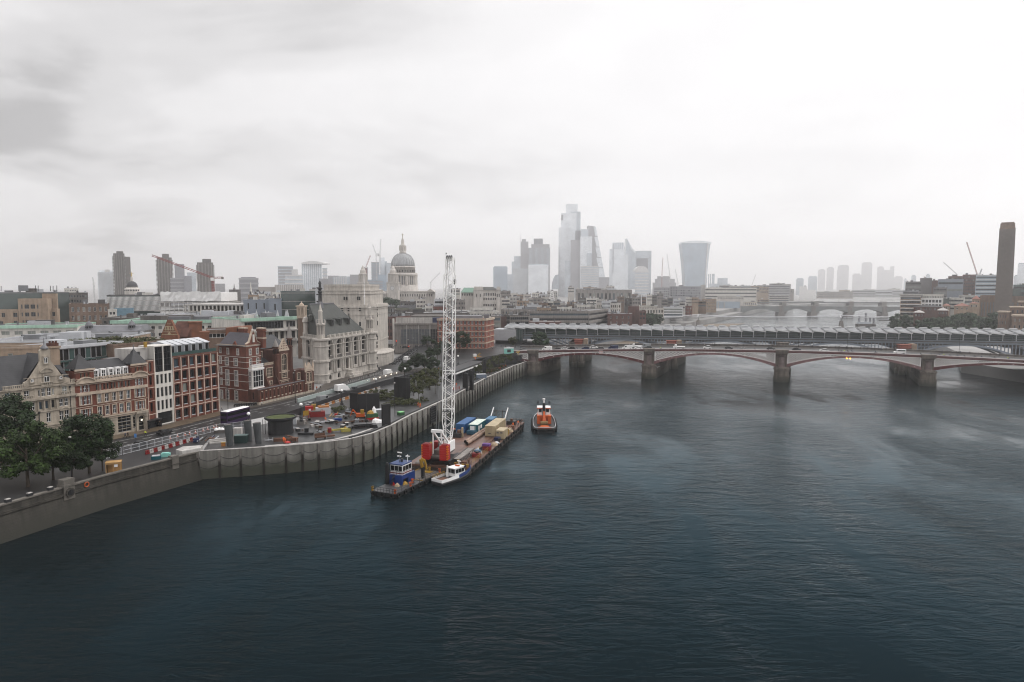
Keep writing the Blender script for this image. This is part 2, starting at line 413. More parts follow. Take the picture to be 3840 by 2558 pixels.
# ------------------------------------------------------------------ water, land, haze
def water_mat():
 m=bpy.data.materials.new('river_water'); m.use_nodes=True; t=m.node_tree; t.nodes.clear()
 co=N(t,'ShaderNodeTexCoord'); l=t.links.new
 def noise(sc_,det,mapping=(1,1,1),rough=.55):
  mp=N(t,'ShaderNodeMapping'); mp.inputs['Scale'].default_value=mapping; l(co.outputs['Object'],mp.inputs[0])
  n=N(t,'ShaderNodeTexNoise'); n.inputs['Scale'].default_value=sc_; n.inputs['Detail'].default_value=det; n.inputs['Roughness'].default_value=rough; n.inputs['Distortion'].default_value=.8
  l(mp.outputs[0],n.inputs['Vector']); return n.outputs[0]
 big=noise(.022,6,(1,.6,1),.6); mid=noise(.16,3,(.7,1.6,1)); fine=noise(.6,5,(.6,1.7,1),.65)
 cur=noise(.05,4,(1.3,.4,1))
 hgt=math_n(t,'MULTIPLY_ADD',mid,1.2,math_n(t,'MULTIPLY',fine,.55))
 pm=N(t,'ShaderNodeMapRange'); pm.inputs[1].default_value=.40; pm.inputs[2].default_value=.60; pm.inputs[3].default_value=.10; pm.inputs[4].default_value=1.0
 l(math_n(t,'MULTIPLY_ADD',cur,.35,math_n(t,'MULTIPLY',big,.65)),pm.inputs[0])
 bp=N(t,'ShaderNodeBump'); bp.inputs['Distance'].default_value=.55; l(pm.outputs[0],bp.inputs['Strength']); l(hgt,bp.inputs['Height'])
 df=N(t,'ShaderNodeBsdfDiffuse'); df.inputs[0].default_value=(.006,.009,.010,1); l(bp.outputs[0],df.inputs[1])
 gs=N(t,'ShaderNodeBsdfGlossy'); gs.inputs[1].default_value=.12; l(bp.outputs[0],gs.inputs['Normal'])
 fr=N(t,'ShaderNodeFresnel'); fr.inputs[0].default_value=1.33; l(bp.outputs[0],fr.inputs['Normal'])
 gc=ramp(t,[(0.03,(.008,.026,.040)),(.10,(.085,.205,.285)),(.21,(.42,.59,.685)),(.38,(.90,.92,.93))]); l(fr.outputs[0],gc.inputs[0]); l(gc.outputs[0],gs.inputs[0])
 mx=N(t,'ShaderNodeMixShader'); l(fr.outputs[0],mx.inputs[0]); l(df.outputs[0],mx.inputs[1]); l(gs.outputs[0],mx.inputs[2])
 o=N(t,'ShaderNodeOutputMaterial'); l(mx.outputs[0],o.inputs[0]); return m
water_m=water_mat()
mb=MB(); mb.add([(-6500,-150,0),(6500,-150,0),(6500,11500,0),(-6500,11500,0)],[(0,1,2,3)])
struct('river_water',mb,water_m)
NEW=[(-79.8,170.6),(-70.1,173.4),(-59.5,176.7),(-51.8,179.8),(-44.0,185.1),(-39.7,192.1),(-36.4,203.0),(-32.9,220.3),(-22.2,260.2),(-11.7,311.7),(0.7,357.8),(8.5,380)]
OLD=[(-190,-121),(-98.4,127.7),(-90.6,148.9),(-79.8,170.7)]
ROADEDGE=[(-150,30),(-99,171),(-87.6,200),(-72,228),(-58,275),(-37,345)]
north=OLD+NEW[1:]+[(20,415),(40,500),(95,600),(255,896),(465,1293),(640,1600),(950,1850),(1500,2050),(4000,2600),(6400,2700),(6400,11400),(-6400,11400),(-6400,-121)]
mb=MB(); mb.prism(north,-2,6.2); struct('ground',mb,city_m)
city=[(-6300,250),(-165,250),(-132,430),(-62,445),(25,447),(40,505),(100,640),(258,930),(462,1330),(630,1640),(945,1890),(1495,2090),(4000,2640),(6300,2740),(6300,11300),(-6300,11300)]
mb=MB(); mb.prism(city,6.0,12); struct('ground',mb,city_m)
south=[(900,-100),(320,290),(262,338),(257,388),(292,445),(497,896),(690,1195),(850,1400),(1250,1600),(3000,2000),(6400,2200),(6400,-100)]
mb=MB(); mb.prism(south,-2,6.0); struct('ground',mb,city_m)
# road and pavements
def strip(name,line,w0,w1,z,mat):
 mb=MB(); v=[]
 for i,p in enumerate(line):
  a=Vector(line[max(0,i-1)]); b=Vector(line[min(len(line)-1,i+1)]); d=(b-a).normalized(); n=Vector((d.y,-d.x)); q=Vector(p)
  v+=[(*(q+n*w0),z),(*(q+n*w1),z)]
 mb.add(v,[(2*i,2*i+1,2*i+3,2*i+2) for i in range(len(line)-1)])
 return struct(name,mb,mat)
BLINE=[(-171,60),(-131,164),(-119.5,185),(-109.5,203),(-100.7,232),(-91.5,244.8),(-81,276),(-83,303),(-70,352)]
road_l=[(-167,60),(-126,161),(-113,186),(-103,205),(-94.5,233),(-88,246),(-77,277),(-76,303),(-66.5,352)]
mb=MB(); mb.add([(*p,6.206) for p in road_l]+[(*p,6.206) for p in reversed(ROADEDGE)],[tuple(range(len(road_l)+len(ROADEDGE)))[::-1]]); struct('road',mb,asphalt)
def pave(name,outer,inner,z,mat):
 mb=MB(); n=len(outer)
 for i in range(n-1):
  mb.hexa([(*inner[i],6.1),(*inner[i+1],6.1),(*outer[i+1],6.1),(*outer[i],6.1),(*inner[i],z),(*inner[i+1],z),(*outer[i+1],z),(*outer[i],z)][0:4][::-1]+[(*outer[i],z),(*outer[i+1],z),(*inner[i+1],z),(*inner[i],z)])
 return struct(name,mb,mat)
pave('pavement',BLINE[:5],road_l[:5],6.33,pav_b)
pave('pavement',BLINE[4:],road_l[4:],6.33,paving)
mb=MB(); q=OLD[:3]+[(-80.6,169.5)]+ROADEDGE[2:0:-1]+[(-150,30)]
mb.prism(q,6.15,6.34); struct('pavement',mb,asphalt)
mb=MB(); q=[(-79.4,171.6)]+[(x-.5,y+.3) for x,y in NEW[1:]]+[(-6,376),(-22,356),(-37,340)]+ROADEDGE[4:1:-1]
mb.prism(q,6.1,6.5); struct('foreshore_paving',mb,deckpave)
# road that climbs to the bridge
mb=MB(); lf=[(-72,345,6.2),(-66,390,8.6),(-60,446,12.02)]; rt=[(-37,345,6.2),(-19,368,10),(0,381,12.5)]
far=[(20,447,12.4)]
top=lf+far+rt[::-1]; n=len(top)
mb.add(top+[(x,y,6.0) for x,y,z in top],[(6,5,0),(5,4,1),(5,1,0),(4,3,2),(4,2,1),(0,n-1,2*n-1,n),*[(i+1,i,n+i,n+i+1) for i in range(n-1)]][:5]+[(i,i+1,n+i+1,n+i) for i in range(n-1)]+[(n-1,0,n,2*n-1)])
struct('road',mb,asphalt)
# lane markings of the embankment road
for off,dash in((6.2,3.0),(3.1,0),(9.3,3.0)):
 mb=MB()
 for i in range(len(road_l)-1):
  a=Vector(road_l[i]); b=Vector(road_l[i+1]); d=(b-a).normalized(); n=Vector((d.y,-d.x)); Ls=(b-a).length; s=0
  while s<Ls:
   e=min(Ls,s+(dash or 6)); p0=a+d*s+n*off; p1=a+d*e+n*off
   mb.add([(*(p0-n*.08),6.211),(*(p0+n*.08),6.211),(*(p1+n*.08),6.211),(*(p1-n*.08),6.211)],[(0,1,2,3)]); s=e+(dash*1.4 if dash else 0)
 if i:tag(mb.build('road_marking',paint),kind='structure')
# beach beyond the railway bridge
mb=MB(); mb.add([(*p,.25) for p in[(70,545),(150,640),(275,850),(310,905),(262,900),(95,605)]],[(0,1,2,3,4,5)]); struct('beach',mb,sand_m)
# haze
hm=bpy.data.materials.new('haze'); hm.use_nodes=True; t=hm.node_tree; t.nodes.clear()
pv=N(t,'ShaderNodeVolumePrincipled'); pv.inputs['Color'].default_value=(.985,.98,.985,1); pv.inputs['Density'].default_value=HAZE=.00019; pv.inputs['Anisotropy'].default_value=.72
o=N(t,'ShaderNodeOutputMaterial'); t.links.new(pv.outputs[0],o.inputs['Volume'])
mb=MB(); mb.box(-6900,-400,-3.5,6900,11900,430); tag(mb.build('haze',hm),kind='stuff')
# ------------------------------------------------------------------ far skyline
def vf(x0,x1,Y,z=0.0):
 a=at(x0,1075,Y); c=at((x0+x1)/2,1075,Y); p=Vector((c.y,-c.x)).normalized(); r=(x1-CX)/F/(cP+(CY-1075)/F*sP); k=(r*a.y-a.x)/(p.x-r*p.y)
 return Fc((a.x,a.y),(a.x+p.x*k,a.y+p.y*k),z)
def slab(mb,x0,x1,yt,Y,D,yb=None,z0=12.0):
 f=vf(x0,x1,Y); mb.fbox(f,0,f.L,z0 if yb is None else at(x0,yb,Y).z,at(x0,yt,Y).z,-D,0); return mb
def tower(label,Y,parts,cat='skyscraper',name='office_tower',group='hazy towers on the skyline'):
 c=at((parts[0][1]+parts[0][2])/2,1075,Y)
 t=thing(name,label,cat,(c.x,Y,12),group)
 for q in parts:
  pn,x0,x1,yt,dy,D,m=q[:7]; yb=q[7] if len(q)>7 else None
  slab(MB(),x0,x1,yt,Y+dy,D,yb).build(pn,m,t)
  if len(q)>8:
   kind,n,bm=q[8]; f=vf(x0,x1,Y+dy); zt=at(x0,yt,Y+dy).z; zb=12 if yb is None else at(x0,yb,Y+dy).z
   for i in range(n):
    s=MB()
    if kind=='band':h=(zt-zb)/n; s.fbox(f,-.6,f.L+.6,zb+h*(i+.62),zb+h*(i+.98),.02,1.0)
    else:w=f.L/n; s.fbox(f,w*(i+.6),w*(i+.98),zb,zt,.02,1.2)
    s.build(kind=='band' and 'floor_band' or 'facade_fin',bm,t)
 return t
gf,gp=gl_far,gl_far2
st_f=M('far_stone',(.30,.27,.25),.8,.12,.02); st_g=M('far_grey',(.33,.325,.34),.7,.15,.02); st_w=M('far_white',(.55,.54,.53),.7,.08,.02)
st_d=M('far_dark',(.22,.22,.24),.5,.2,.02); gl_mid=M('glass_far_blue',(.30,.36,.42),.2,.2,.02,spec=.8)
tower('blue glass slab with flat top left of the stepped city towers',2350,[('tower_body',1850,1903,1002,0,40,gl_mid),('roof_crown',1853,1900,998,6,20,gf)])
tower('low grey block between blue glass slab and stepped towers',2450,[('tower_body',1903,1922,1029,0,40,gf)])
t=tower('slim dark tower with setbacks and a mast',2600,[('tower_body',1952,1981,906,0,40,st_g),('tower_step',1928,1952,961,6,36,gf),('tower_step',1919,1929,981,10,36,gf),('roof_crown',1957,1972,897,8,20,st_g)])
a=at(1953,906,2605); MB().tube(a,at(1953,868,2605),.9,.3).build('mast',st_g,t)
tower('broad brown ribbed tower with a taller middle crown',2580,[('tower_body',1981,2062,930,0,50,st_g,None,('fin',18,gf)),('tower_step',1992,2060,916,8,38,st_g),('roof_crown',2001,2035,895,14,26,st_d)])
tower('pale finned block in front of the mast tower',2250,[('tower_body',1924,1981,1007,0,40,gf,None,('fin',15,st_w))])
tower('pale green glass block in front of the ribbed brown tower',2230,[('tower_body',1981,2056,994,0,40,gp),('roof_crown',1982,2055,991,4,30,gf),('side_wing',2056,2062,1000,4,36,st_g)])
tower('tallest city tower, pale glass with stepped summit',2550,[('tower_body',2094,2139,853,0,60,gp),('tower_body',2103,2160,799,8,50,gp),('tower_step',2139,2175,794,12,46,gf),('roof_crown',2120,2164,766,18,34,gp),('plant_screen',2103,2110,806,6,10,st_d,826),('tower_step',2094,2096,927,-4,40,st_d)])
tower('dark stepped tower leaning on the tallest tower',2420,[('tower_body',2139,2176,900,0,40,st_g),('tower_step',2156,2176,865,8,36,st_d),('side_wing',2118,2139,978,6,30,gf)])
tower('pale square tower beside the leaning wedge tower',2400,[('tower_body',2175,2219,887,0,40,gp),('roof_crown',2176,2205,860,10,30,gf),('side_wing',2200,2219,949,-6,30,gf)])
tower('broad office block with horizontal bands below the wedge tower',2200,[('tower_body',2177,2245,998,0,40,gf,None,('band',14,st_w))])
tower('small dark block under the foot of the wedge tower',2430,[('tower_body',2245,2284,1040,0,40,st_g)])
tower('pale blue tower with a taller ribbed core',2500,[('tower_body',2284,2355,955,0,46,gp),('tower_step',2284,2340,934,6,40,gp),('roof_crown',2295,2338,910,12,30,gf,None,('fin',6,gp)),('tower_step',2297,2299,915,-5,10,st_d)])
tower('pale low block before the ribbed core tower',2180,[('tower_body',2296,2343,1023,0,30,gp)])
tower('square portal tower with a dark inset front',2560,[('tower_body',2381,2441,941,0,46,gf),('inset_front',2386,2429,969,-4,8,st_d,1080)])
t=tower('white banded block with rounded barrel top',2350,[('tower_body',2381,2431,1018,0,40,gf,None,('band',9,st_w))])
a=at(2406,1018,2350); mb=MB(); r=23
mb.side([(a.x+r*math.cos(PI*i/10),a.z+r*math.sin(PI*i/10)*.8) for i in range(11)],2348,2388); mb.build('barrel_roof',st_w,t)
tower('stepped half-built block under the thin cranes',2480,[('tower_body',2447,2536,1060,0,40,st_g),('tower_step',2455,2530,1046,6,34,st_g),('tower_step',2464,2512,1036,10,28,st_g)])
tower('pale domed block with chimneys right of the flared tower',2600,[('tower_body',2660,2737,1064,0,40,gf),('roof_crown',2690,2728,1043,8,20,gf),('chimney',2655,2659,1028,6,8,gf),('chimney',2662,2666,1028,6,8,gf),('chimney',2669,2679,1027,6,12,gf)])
# the wedge, the blade, the flared tower and the rounded one have their own shapes
def px_prism(name,label,Y,D,pts,m,extra=(),cat='skyscraper'):
 P=[at(x,y,Y) for x,y in pts]; t=thing('office_tower',label,cat,(P[0].x,Y,12),'hazy towers on the skyline')
 mb=MB(); mb.side([(p.x,p.z) for p in P][::-1],Y,Y+D); mb.build('tower_body',m,t)
 for pn,pp,d0,d1,mm in extra:
  q=[at(x,y,Y) for x,y in pp]; mb=MB(); mb.side([(p.x,p.z) for p in q][::-1],Y+d0,Y+d1); mb.build(pn,mm,t)
 return t
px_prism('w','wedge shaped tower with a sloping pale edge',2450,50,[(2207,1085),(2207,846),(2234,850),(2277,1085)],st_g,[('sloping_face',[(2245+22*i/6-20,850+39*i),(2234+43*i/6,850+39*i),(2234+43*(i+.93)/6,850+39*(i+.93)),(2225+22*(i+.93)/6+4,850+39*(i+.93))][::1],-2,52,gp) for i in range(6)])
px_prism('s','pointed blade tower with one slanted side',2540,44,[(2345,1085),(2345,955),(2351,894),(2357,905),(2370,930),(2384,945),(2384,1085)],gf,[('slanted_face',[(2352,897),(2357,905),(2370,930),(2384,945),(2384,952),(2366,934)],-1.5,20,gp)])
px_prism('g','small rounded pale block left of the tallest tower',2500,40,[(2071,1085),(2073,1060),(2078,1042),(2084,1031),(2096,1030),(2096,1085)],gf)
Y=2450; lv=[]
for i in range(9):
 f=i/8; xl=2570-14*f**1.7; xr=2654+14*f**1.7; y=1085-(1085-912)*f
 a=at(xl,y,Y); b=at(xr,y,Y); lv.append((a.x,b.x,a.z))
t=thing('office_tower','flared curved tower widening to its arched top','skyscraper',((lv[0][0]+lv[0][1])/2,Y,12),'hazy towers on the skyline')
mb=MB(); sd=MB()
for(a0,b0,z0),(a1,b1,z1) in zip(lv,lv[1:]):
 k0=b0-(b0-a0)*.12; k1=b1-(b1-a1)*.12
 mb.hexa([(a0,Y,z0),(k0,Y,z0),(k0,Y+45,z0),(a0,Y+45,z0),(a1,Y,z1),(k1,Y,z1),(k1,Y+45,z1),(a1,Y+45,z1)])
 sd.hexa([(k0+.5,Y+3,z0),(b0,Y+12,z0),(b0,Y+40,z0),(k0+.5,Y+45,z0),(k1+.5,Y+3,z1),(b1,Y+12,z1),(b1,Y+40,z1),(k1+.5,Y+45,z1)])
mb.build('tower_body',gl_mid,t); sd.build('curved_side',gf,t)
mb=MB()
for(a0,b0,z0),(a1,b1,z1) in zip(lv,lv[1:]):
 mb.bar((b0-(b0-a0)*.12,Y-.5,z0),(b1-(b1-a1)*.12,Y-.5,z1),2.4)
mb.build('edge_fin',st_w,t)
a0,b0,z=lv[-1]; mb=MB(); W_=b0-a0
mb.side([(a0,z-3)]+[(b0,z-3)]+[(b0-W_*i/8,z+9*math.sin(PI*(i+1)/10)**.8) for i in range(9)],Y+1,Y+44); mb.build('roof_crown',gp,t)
# far docklands towers
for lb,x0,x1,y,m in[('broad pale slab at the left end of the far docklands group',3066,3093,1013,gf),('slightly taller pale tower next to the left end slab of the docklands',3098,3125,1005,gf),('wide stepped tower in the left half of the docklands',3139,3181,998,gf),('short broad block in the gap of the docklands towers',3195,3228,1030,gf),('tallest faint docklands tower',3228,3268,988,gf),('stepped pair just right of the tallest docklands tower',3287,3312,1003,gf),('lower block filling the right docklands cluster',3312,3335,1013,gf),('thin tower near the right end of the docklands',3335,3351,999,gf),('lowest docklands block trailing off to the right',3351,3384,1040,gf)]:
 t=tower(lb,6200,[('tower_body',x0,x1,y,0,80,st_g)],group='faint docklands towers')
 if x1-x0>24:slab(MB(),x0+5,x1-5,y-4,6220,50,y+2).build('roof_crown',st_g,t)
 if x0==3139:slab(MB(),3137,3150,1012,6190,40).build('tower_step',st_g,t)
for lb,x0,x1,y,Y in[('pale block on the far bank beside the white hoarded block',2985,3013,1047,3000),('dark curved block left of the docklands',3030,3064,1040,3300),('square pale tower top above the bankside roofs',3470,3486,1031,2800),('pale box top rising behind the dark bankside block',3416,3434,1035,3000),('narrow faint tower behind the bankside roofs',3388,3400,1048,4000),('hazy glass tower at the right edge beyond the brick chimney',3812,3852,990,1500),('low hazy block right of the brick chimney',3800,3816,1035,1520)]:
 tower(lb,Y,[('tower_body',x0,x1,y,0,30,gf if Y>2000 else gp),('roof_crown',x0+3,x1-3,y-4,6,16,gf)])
# left skyline
def fl_tower(label,x0,x1,yt,Y,parts=(),m=conc_d):
 c=at((x0+x1)/2,1075,Y); t=thing('residential_tower',label,'tower block',(c.x,Y,12),'three concrete residential towers')
 f=vf(x0,x1,Y); zt=at(x0,yt,Y).z; w=f.L
 MB().fbox(f,0,w,12,zt,-22,0).build('tower_body',m,t)
 for i in range(5):u=w*(i+.5)/5; MB().fbox(f,u-w*.035,u+w*.035,12,zt-2,.01,1.6).build('concrete_fin',conc,t)
 for u in(-2.0,w):
  for i in range(34):
   z=20+(zt-24)*i/34
   if zt-z<105:MB().fbox(f,u,u+2.0,z,z+1.3,-18,-2).build('balcony',conc,t)
 for pn,p0,p1,y,dy,yb in parts:slab(MB(),p0,p1,y,Y+dy,16,yb).build(pn,m,t)
fl_tower('tallest concrete tower with jagged balconies behind the domed court',430,472,950,1150,[('roof_crown',442,468,942,4,955),('side_wing',473,493,963,6,None)])
fl_tower('middle concrete tower behind the red crane jib',592,648,965,1250,[('roof_crown',612,638,952,4,970)])
fl_tower('right concrete tower behind the red crane mast',742,802,984,1300,[('roof_crown',762,795,971,4,990)])
M('tower_white',(.5,.51,.52),.5,.1,.05)
tower('white fluted tower left of the tallest concrete tower',1250,[('tower_body',368,428,1020,0,30,gp,None,('fin',14,MATS['tower_white'])),('tower_step',374,428,1014,4,24,gp),('roof_crown',396,414,1011,6,12,st_w)],'tower block','residential_tower',None)
t0_='tower block'
for lb,Y,pts in[('dark narrow tower between two concrete towers',1500,[('tower_body',657,694,990,0,30,st_d)]),('dark gridded block below the middle concrete tower',1180,[('tower_body',640,700,1042,0,30,st_d,None,('band',8,st_g)),('side_wing',690,720,1035,5,30,st_d)]),('pale grey block left of the right concrete tower',1600,[('tower_body',703,736,1022,0,30,gf)]),('grey blue block right of the red crane mast',1400,[('tower_body',807,844,1064,0,30,st_g)]),('squat dark brown block on the skyline right of the crane',1300,[('tower_body',897,969,1042,0,40,st_d,None,('band',6,st_g)),('roof_crown',905,960,1039,6,20,st_d)]),('grey tower with a ribbed top left of the curved roof tower',1700,[('tower_body',1044,1100,998,0,40,st_g,None,('band',12,gf)),('side_wing',1100,1118,1010,4,30,st_w)]),('cluttered pale blocks in front of the grey ribbed tower',1550,[('tower_body',1070,1135,1030,0,40,gf,None,('band',7,st_w)),('tower_step',1095,1113,1014,8,30,st_w)]),('white slab peeping out right of the curved roof tower',1900,[('tower_body',1211,1228,1005,0,30,st_w,None,('band',9,gf))]),('long pale terrace of framed windows below the curved roof tower',1250,[('tower_body',1030,1140,1068,0,40,st_f,None,('fin',16,st_w)),('side_wing',968,1030,1076,10,30,st_f)]),('framed white block with tall bays left of the west towers',1300,[('tower_body',1250,1296,1040,0,40,gf,None,('fin',7,st_w)),('roof_crown',1230,1270,1034,10,20,st_g)]),('pale framed block next to the tall bay block',1330,[('tower_body',1270,1300,1035,30,30,gf,None,('fin',5,st_w)),('side_wing',1200,1250,1045,20,30,st_g)]),('grey office with a dark top left of the twin west tower',1500,[('tower_body',1313,1345,1030,0,40,st_g),('tower_step',1300,1315,1037,4,30,gf)]),('half-built tower under twin white cranes',1750,[('tower_body',1394,1422,983,0,40,gl_mid,None,('band',16,st_g))]),('slim pale slab just left of the dome',1800,[('tower_body',1424,1444,966,0,40,gp),('tower_step',1444,1452,980,6,30,gf)]),('blue glass tower half behind the cathedral dome',1780,[('tower_body',1450,1474,986,0,40,gf)]),('dark blue block with horizontal bands between the west towers',1350,[('tower_body',1375,1435,1049,0,40,st_g,None,('band',9,gl_mid)),('tower_step',1418,1450,1030,8,30,gl_mid)]),('dark brick stub behind the left west tower',1500,[('tower_body',1363,1380,1002,0,20,st_d)])]:
 tower(lb,Y,pts,t0_,'office_block','hazy blocks left of the cathedral')
# curved roof tower
t=tower('broad glass tower with a curved cornice roof',1750,[('tower_body',1133,1209,990,0,60,gf,None,('fin',10,gp))],t0_,'office_block','hazy blocks left of the cathedral')
a=at(1131,990,1748); b=at(1213,990,1748); mb=MB(); w=b.x-a.x
mb.side([(a.x,a.z)]+[(b.x,a.z)]+[(b.x-w*i/8,a.z+3+4.5*math.sin(PI*i/8)) for i in range(9)],1746,1812); mb.build('curved_roof',st_w,t)
# ------------------------------------------------------------------ cathedral
Y=950.0; cx=at(1511,1000,Y).x; k=Y/F
def zpx(y):return at(1511,y,Y).z
t=thing('cathedral','great domed stone cathedral with lantern, cross and twin towers','cathedral',(cx,Y,12))
cst=M('cathedral_stone',(.50,.465,.43),.8,.15,.1,streak=.25); dlead=M('dome_lead',(.36,.365,.375),.6,.18,.15,streak=.3)
cc=(cx,Y,0)
def L_(pn,prof,m,n=32,c=cc,sm=True):mb=MB(); mb.lathe([(r,z) for r,z in prof],c,n); return mb.build(pn,m,t,sm)
zd0,zd1=zpx(999),zpx(951); R0=43*k
L_('dome',[(R0*math.cos(PI/2*i/9*.87),zd0+(zd1-zd0)*math.sin(PI/2*i/9)) for i in range(10)],dlead)
rb=MB();
for i in range(24):
 q=2*PI*i/24; pr=[(R0*math.cos(PI/2*j/6*.87)+.25,zd0+(zd1-zd0)*math.sin(PI/2*j/6)) for j in range(7)]
 s=MB()
 for(r0,z0),(r1,z1) in zip(pr,pr[1:]):s.bar((cx+r0*math.cos(q),Y+r0*math.sin(q),z0),(cx+r1*math.cos(q),Y+r1*math.sin(q),z1),.55)
 if math.sin(q)<.3:s.build('dome_rib',dlead,t)
L_('attic',[(45*k,zpx(1023)),(45*k,zpx(1004)),(46*k,zpx(1004)),(46*k,zpx(1001)),(43.5*k,zpx(999))],cst)
for i in range(28):
 q=2*PI*(i+.5)/28
 if math.sin(q)>.2:continue
 s=MB(); r=45*k; p=Vector((cx+r*math.cos(q),Y+r*math.sin(q),zpx(1017))); tx=Vector((-math.sin(q),math.cos(q),0))
 s.bar(p-tx*.6,p+tx*.6,.35,3.0); s.build('attic_window',gl[0],t)
L_('stone_gallery',[(54*k,zpx(1036)),(54*k,zpx(1024)),(52*k,zpx(1024)),(52*k,zpx(1036))],cst)
L_('drum',[(44*k,zpx(1072)),(44*k,zpx(1034))],st_g)
for i in range(32):
 q=2*PI*i/32
 if math.sin(q)>.25:continue
 r=51*k; s=MB(); c=(cx+r*math.cos(q),Y+r*math.sin(q),0)
 if i%4==2:s.lathe([(1.9,zpx(1070)),(1.9,zpx(1036))],c,6)
 else:s.lathe([(.95,zpx(1070)),(.8,zpx(1040)),(1.1,zpx(1036))],c,8)
 s.build('column' if i%4!=2 else 'pier',cst,t)
L_('drum_base',[(56*k,12),(56*k,zpx(1086)),(55*k,zpx(1085)),(54*k,zpx(1068)),(44*k,zpx(1068))],cst)
L_('lantern',[(12.5*k,zpx(951)),(12.5*k,zpx(945)),(11*k,zpx(943)),(10*k,zpx(941)),(10*k,zpx(922)),(9.5*k,zpx(919)),(6*k,zpx(917)),(6*k,zpx(905)),(5*k,zpx(900)),(2.2*k,zpx(893)),(1.3*k,zpx(888))],cst,12)
for i in range(8):
 q=2*PI*i/8+.2; s=MB(); s.lathe([(.8,zpx(941)),(.7,zpx(921))],(cx+11.3*k*math.cos(q),Y+11.3*k*math.sin(q),0),6); s.build('lantern_column',cst,t)
gold=M('gilding',(.30,.24,.13),.5,.2,1,metal=.3)
mb=MB(); mb.lathe([(.1,zpx(889)),(1.3*k,zpx(887.5)),(1.6*k,zpx(886)),(.1,zpx(884.5))],cc,8); z=zpx(885); mb.box(cx-.35,Y-.35,z,cx+.35,Y+.35,zpx(876)); mb.box(cx-1.5,Y-.34,zpx(881.5),cx+1.5,Y+.34,zpx(880)); mb.build('cross',gold,t)
for x0,x1,name in((1340,1376,''),(1450,1492,'')):
 xm=(x0+x1)/2; YT=905.0; kk=YT/F; X=at(xm,1075,YT).x; hw=(x1-x0)/2*kk
 def zt(y):return at(xm,y,YT).z
 mb=MB(); mb.box(X-hw,YT,12,X+hw,YT+2*hw,zt(1060)); mb.box(X-hw-.7,YT-.7,zt(1068),X+hw+.7,YT+2*hw+.7,zt(1065)); mb.box(X-hw-.6,YT-.6,zt(1062),X+hw+.6,YT+2*hw+.6,zt(1059)); o=mb.build('west_tower',cst,t)
 c=(X,YT+hw,0)
 mb=MB(); mb.lathe([(hw*.72,zt(1060)),(hw*.72,zt(1030)),(hw*.9,zt(1029)),(hw*.9,zt(1026)),(hw*.62,zt(1025)),(hw*.6,zt(1014)),(hw*.42,zt(1010)),(hw*.3,zt(1003)),(hw*.12,zt(998)),(.15,zt(994))],c,12); mb.build('tower_lantern',cst,o)
 for i in range(12):
  q=2*PI*i/12+.26; mb=MB(); mb.lathe([(.55,zt(1059)),(.5,zt(1032)),(.7,zt(1030))],(X+hw*.85*math.cos(q),YT+hw+hw*.85*math.sin(q),0),6)
  if math.sin(q)<.5:mb.build('tower_column',cst,o)
 for dx,dy,rot in(((0,-.25,0),) if x0==1340 else((0,-.25,0),(hw+.25,hw,1))):
  mb=MB(); P0=Vector((X+dx,YT+dy,zt(1081))); ax=Vector((0,-1,0)) if not rot else Vector((1,0,0))
  mb.tube(P0-ax*.1,P0+ax*.25,2.9,n=20); fcx=mb.build('clock_face',st_d,o)
  mb=MB(); mb.tube(P0+ax*.26,P0+ax*.36,2.3,n=20); mb.build('dial',st_w,o)
  mb=MB(); sx=Vector((0,0,1)); tx=ax.cross(sx); q=P0+ax*.42; mb.bar(q,q+(sx*1.9+tx*.4),.28); mb.bar(q,q-tx*1.3+sx*.3,.34); mb.build('clock_hand',st_d,o)
YN=920.0
def zn(y):return at(1500,y,YN).z
mb=MB(); slab(mb,1395,1632,1096,YN,60); mb.build('nave',cst,t)
mb=MB(); slab(mb,1392,1634,1092,YN-1,62,1096); mb.build('cornice',cst,t)
for i in range(14):
 x=1500+9*i; s=MB(); slab(s,x,x+3.5,1103,YN-.4,.5,1112); s.build('window',gl[0],t)
a=at(1394,1098,902); b=at(1446,1098,902); m_=at(1420,1084,902)
mb=MB(); mb.side([(a.x,a.z),(b.x,b.z),(m_.x,m_.z)],900,915); mb.box(a.x,899.5,a.z-1.6,b.x,915,a.z-.02); mb.build('pediment',cst,t)
mb=MB(); slab(mb,1396,1444,1098,906,10); mb.build('west_front',st_g,t)
for i in range(8):
 p=at(1397+6.6*i,1100,901); s=MB(); s.lathe([(.8,12),(.7,p.z)],(p.x,901,0),7); s.build('portico_column',cst,t)
a=at(1598,1094,917); b=at(1630,1094,917); m_=at(1614,1083,917); mb=MB(); mb.side([(a.x,a.z),(b.x,b.z),(m_.x,m_.z)],915,930); mb.build('transept_gable',cst,t)
# ------------------------------------------------------------------ domed court with golden figure, far left
Y=760.0; c0=at(480,1075,Y); t=thing('domed_court','grey dome with golden statue above a ring of round windows','courthouse',(c0.x,Y,12))
def zo(y):return at(480,y,Y).z
kk=Y/F; cc=(c0.x,Y+8,0)
mb=MB(); mb.lathe([(26*kk,12),(26*kk,zo(1084)),(24*kk,zo(1082)),(20*kk,zo(1080)),(20*kk,zo(1076))],cc,20); mb.build('drum',cst,t)
mb=MB(); mb.lathe([(19.5*kk*math.cos(PI/2*i/7),zo(1076)+(zo(1054)-zo(1076))*math.sin(PI/2*i/7)) for i in range(8)],cc,20); mb.build('dome',slate,t,True)
mb=MB(); mb.lathe([(5*kk,zo(1055)),(4.5*kk,zo(1050)),(4*kk,zo(1042)),(2*kk,zo(1037))],cc,10); mb.build('lantern',cst,t)
gld=M('gilt_statue',(.5,.36,.12),.4,.1,1,metal=.4)
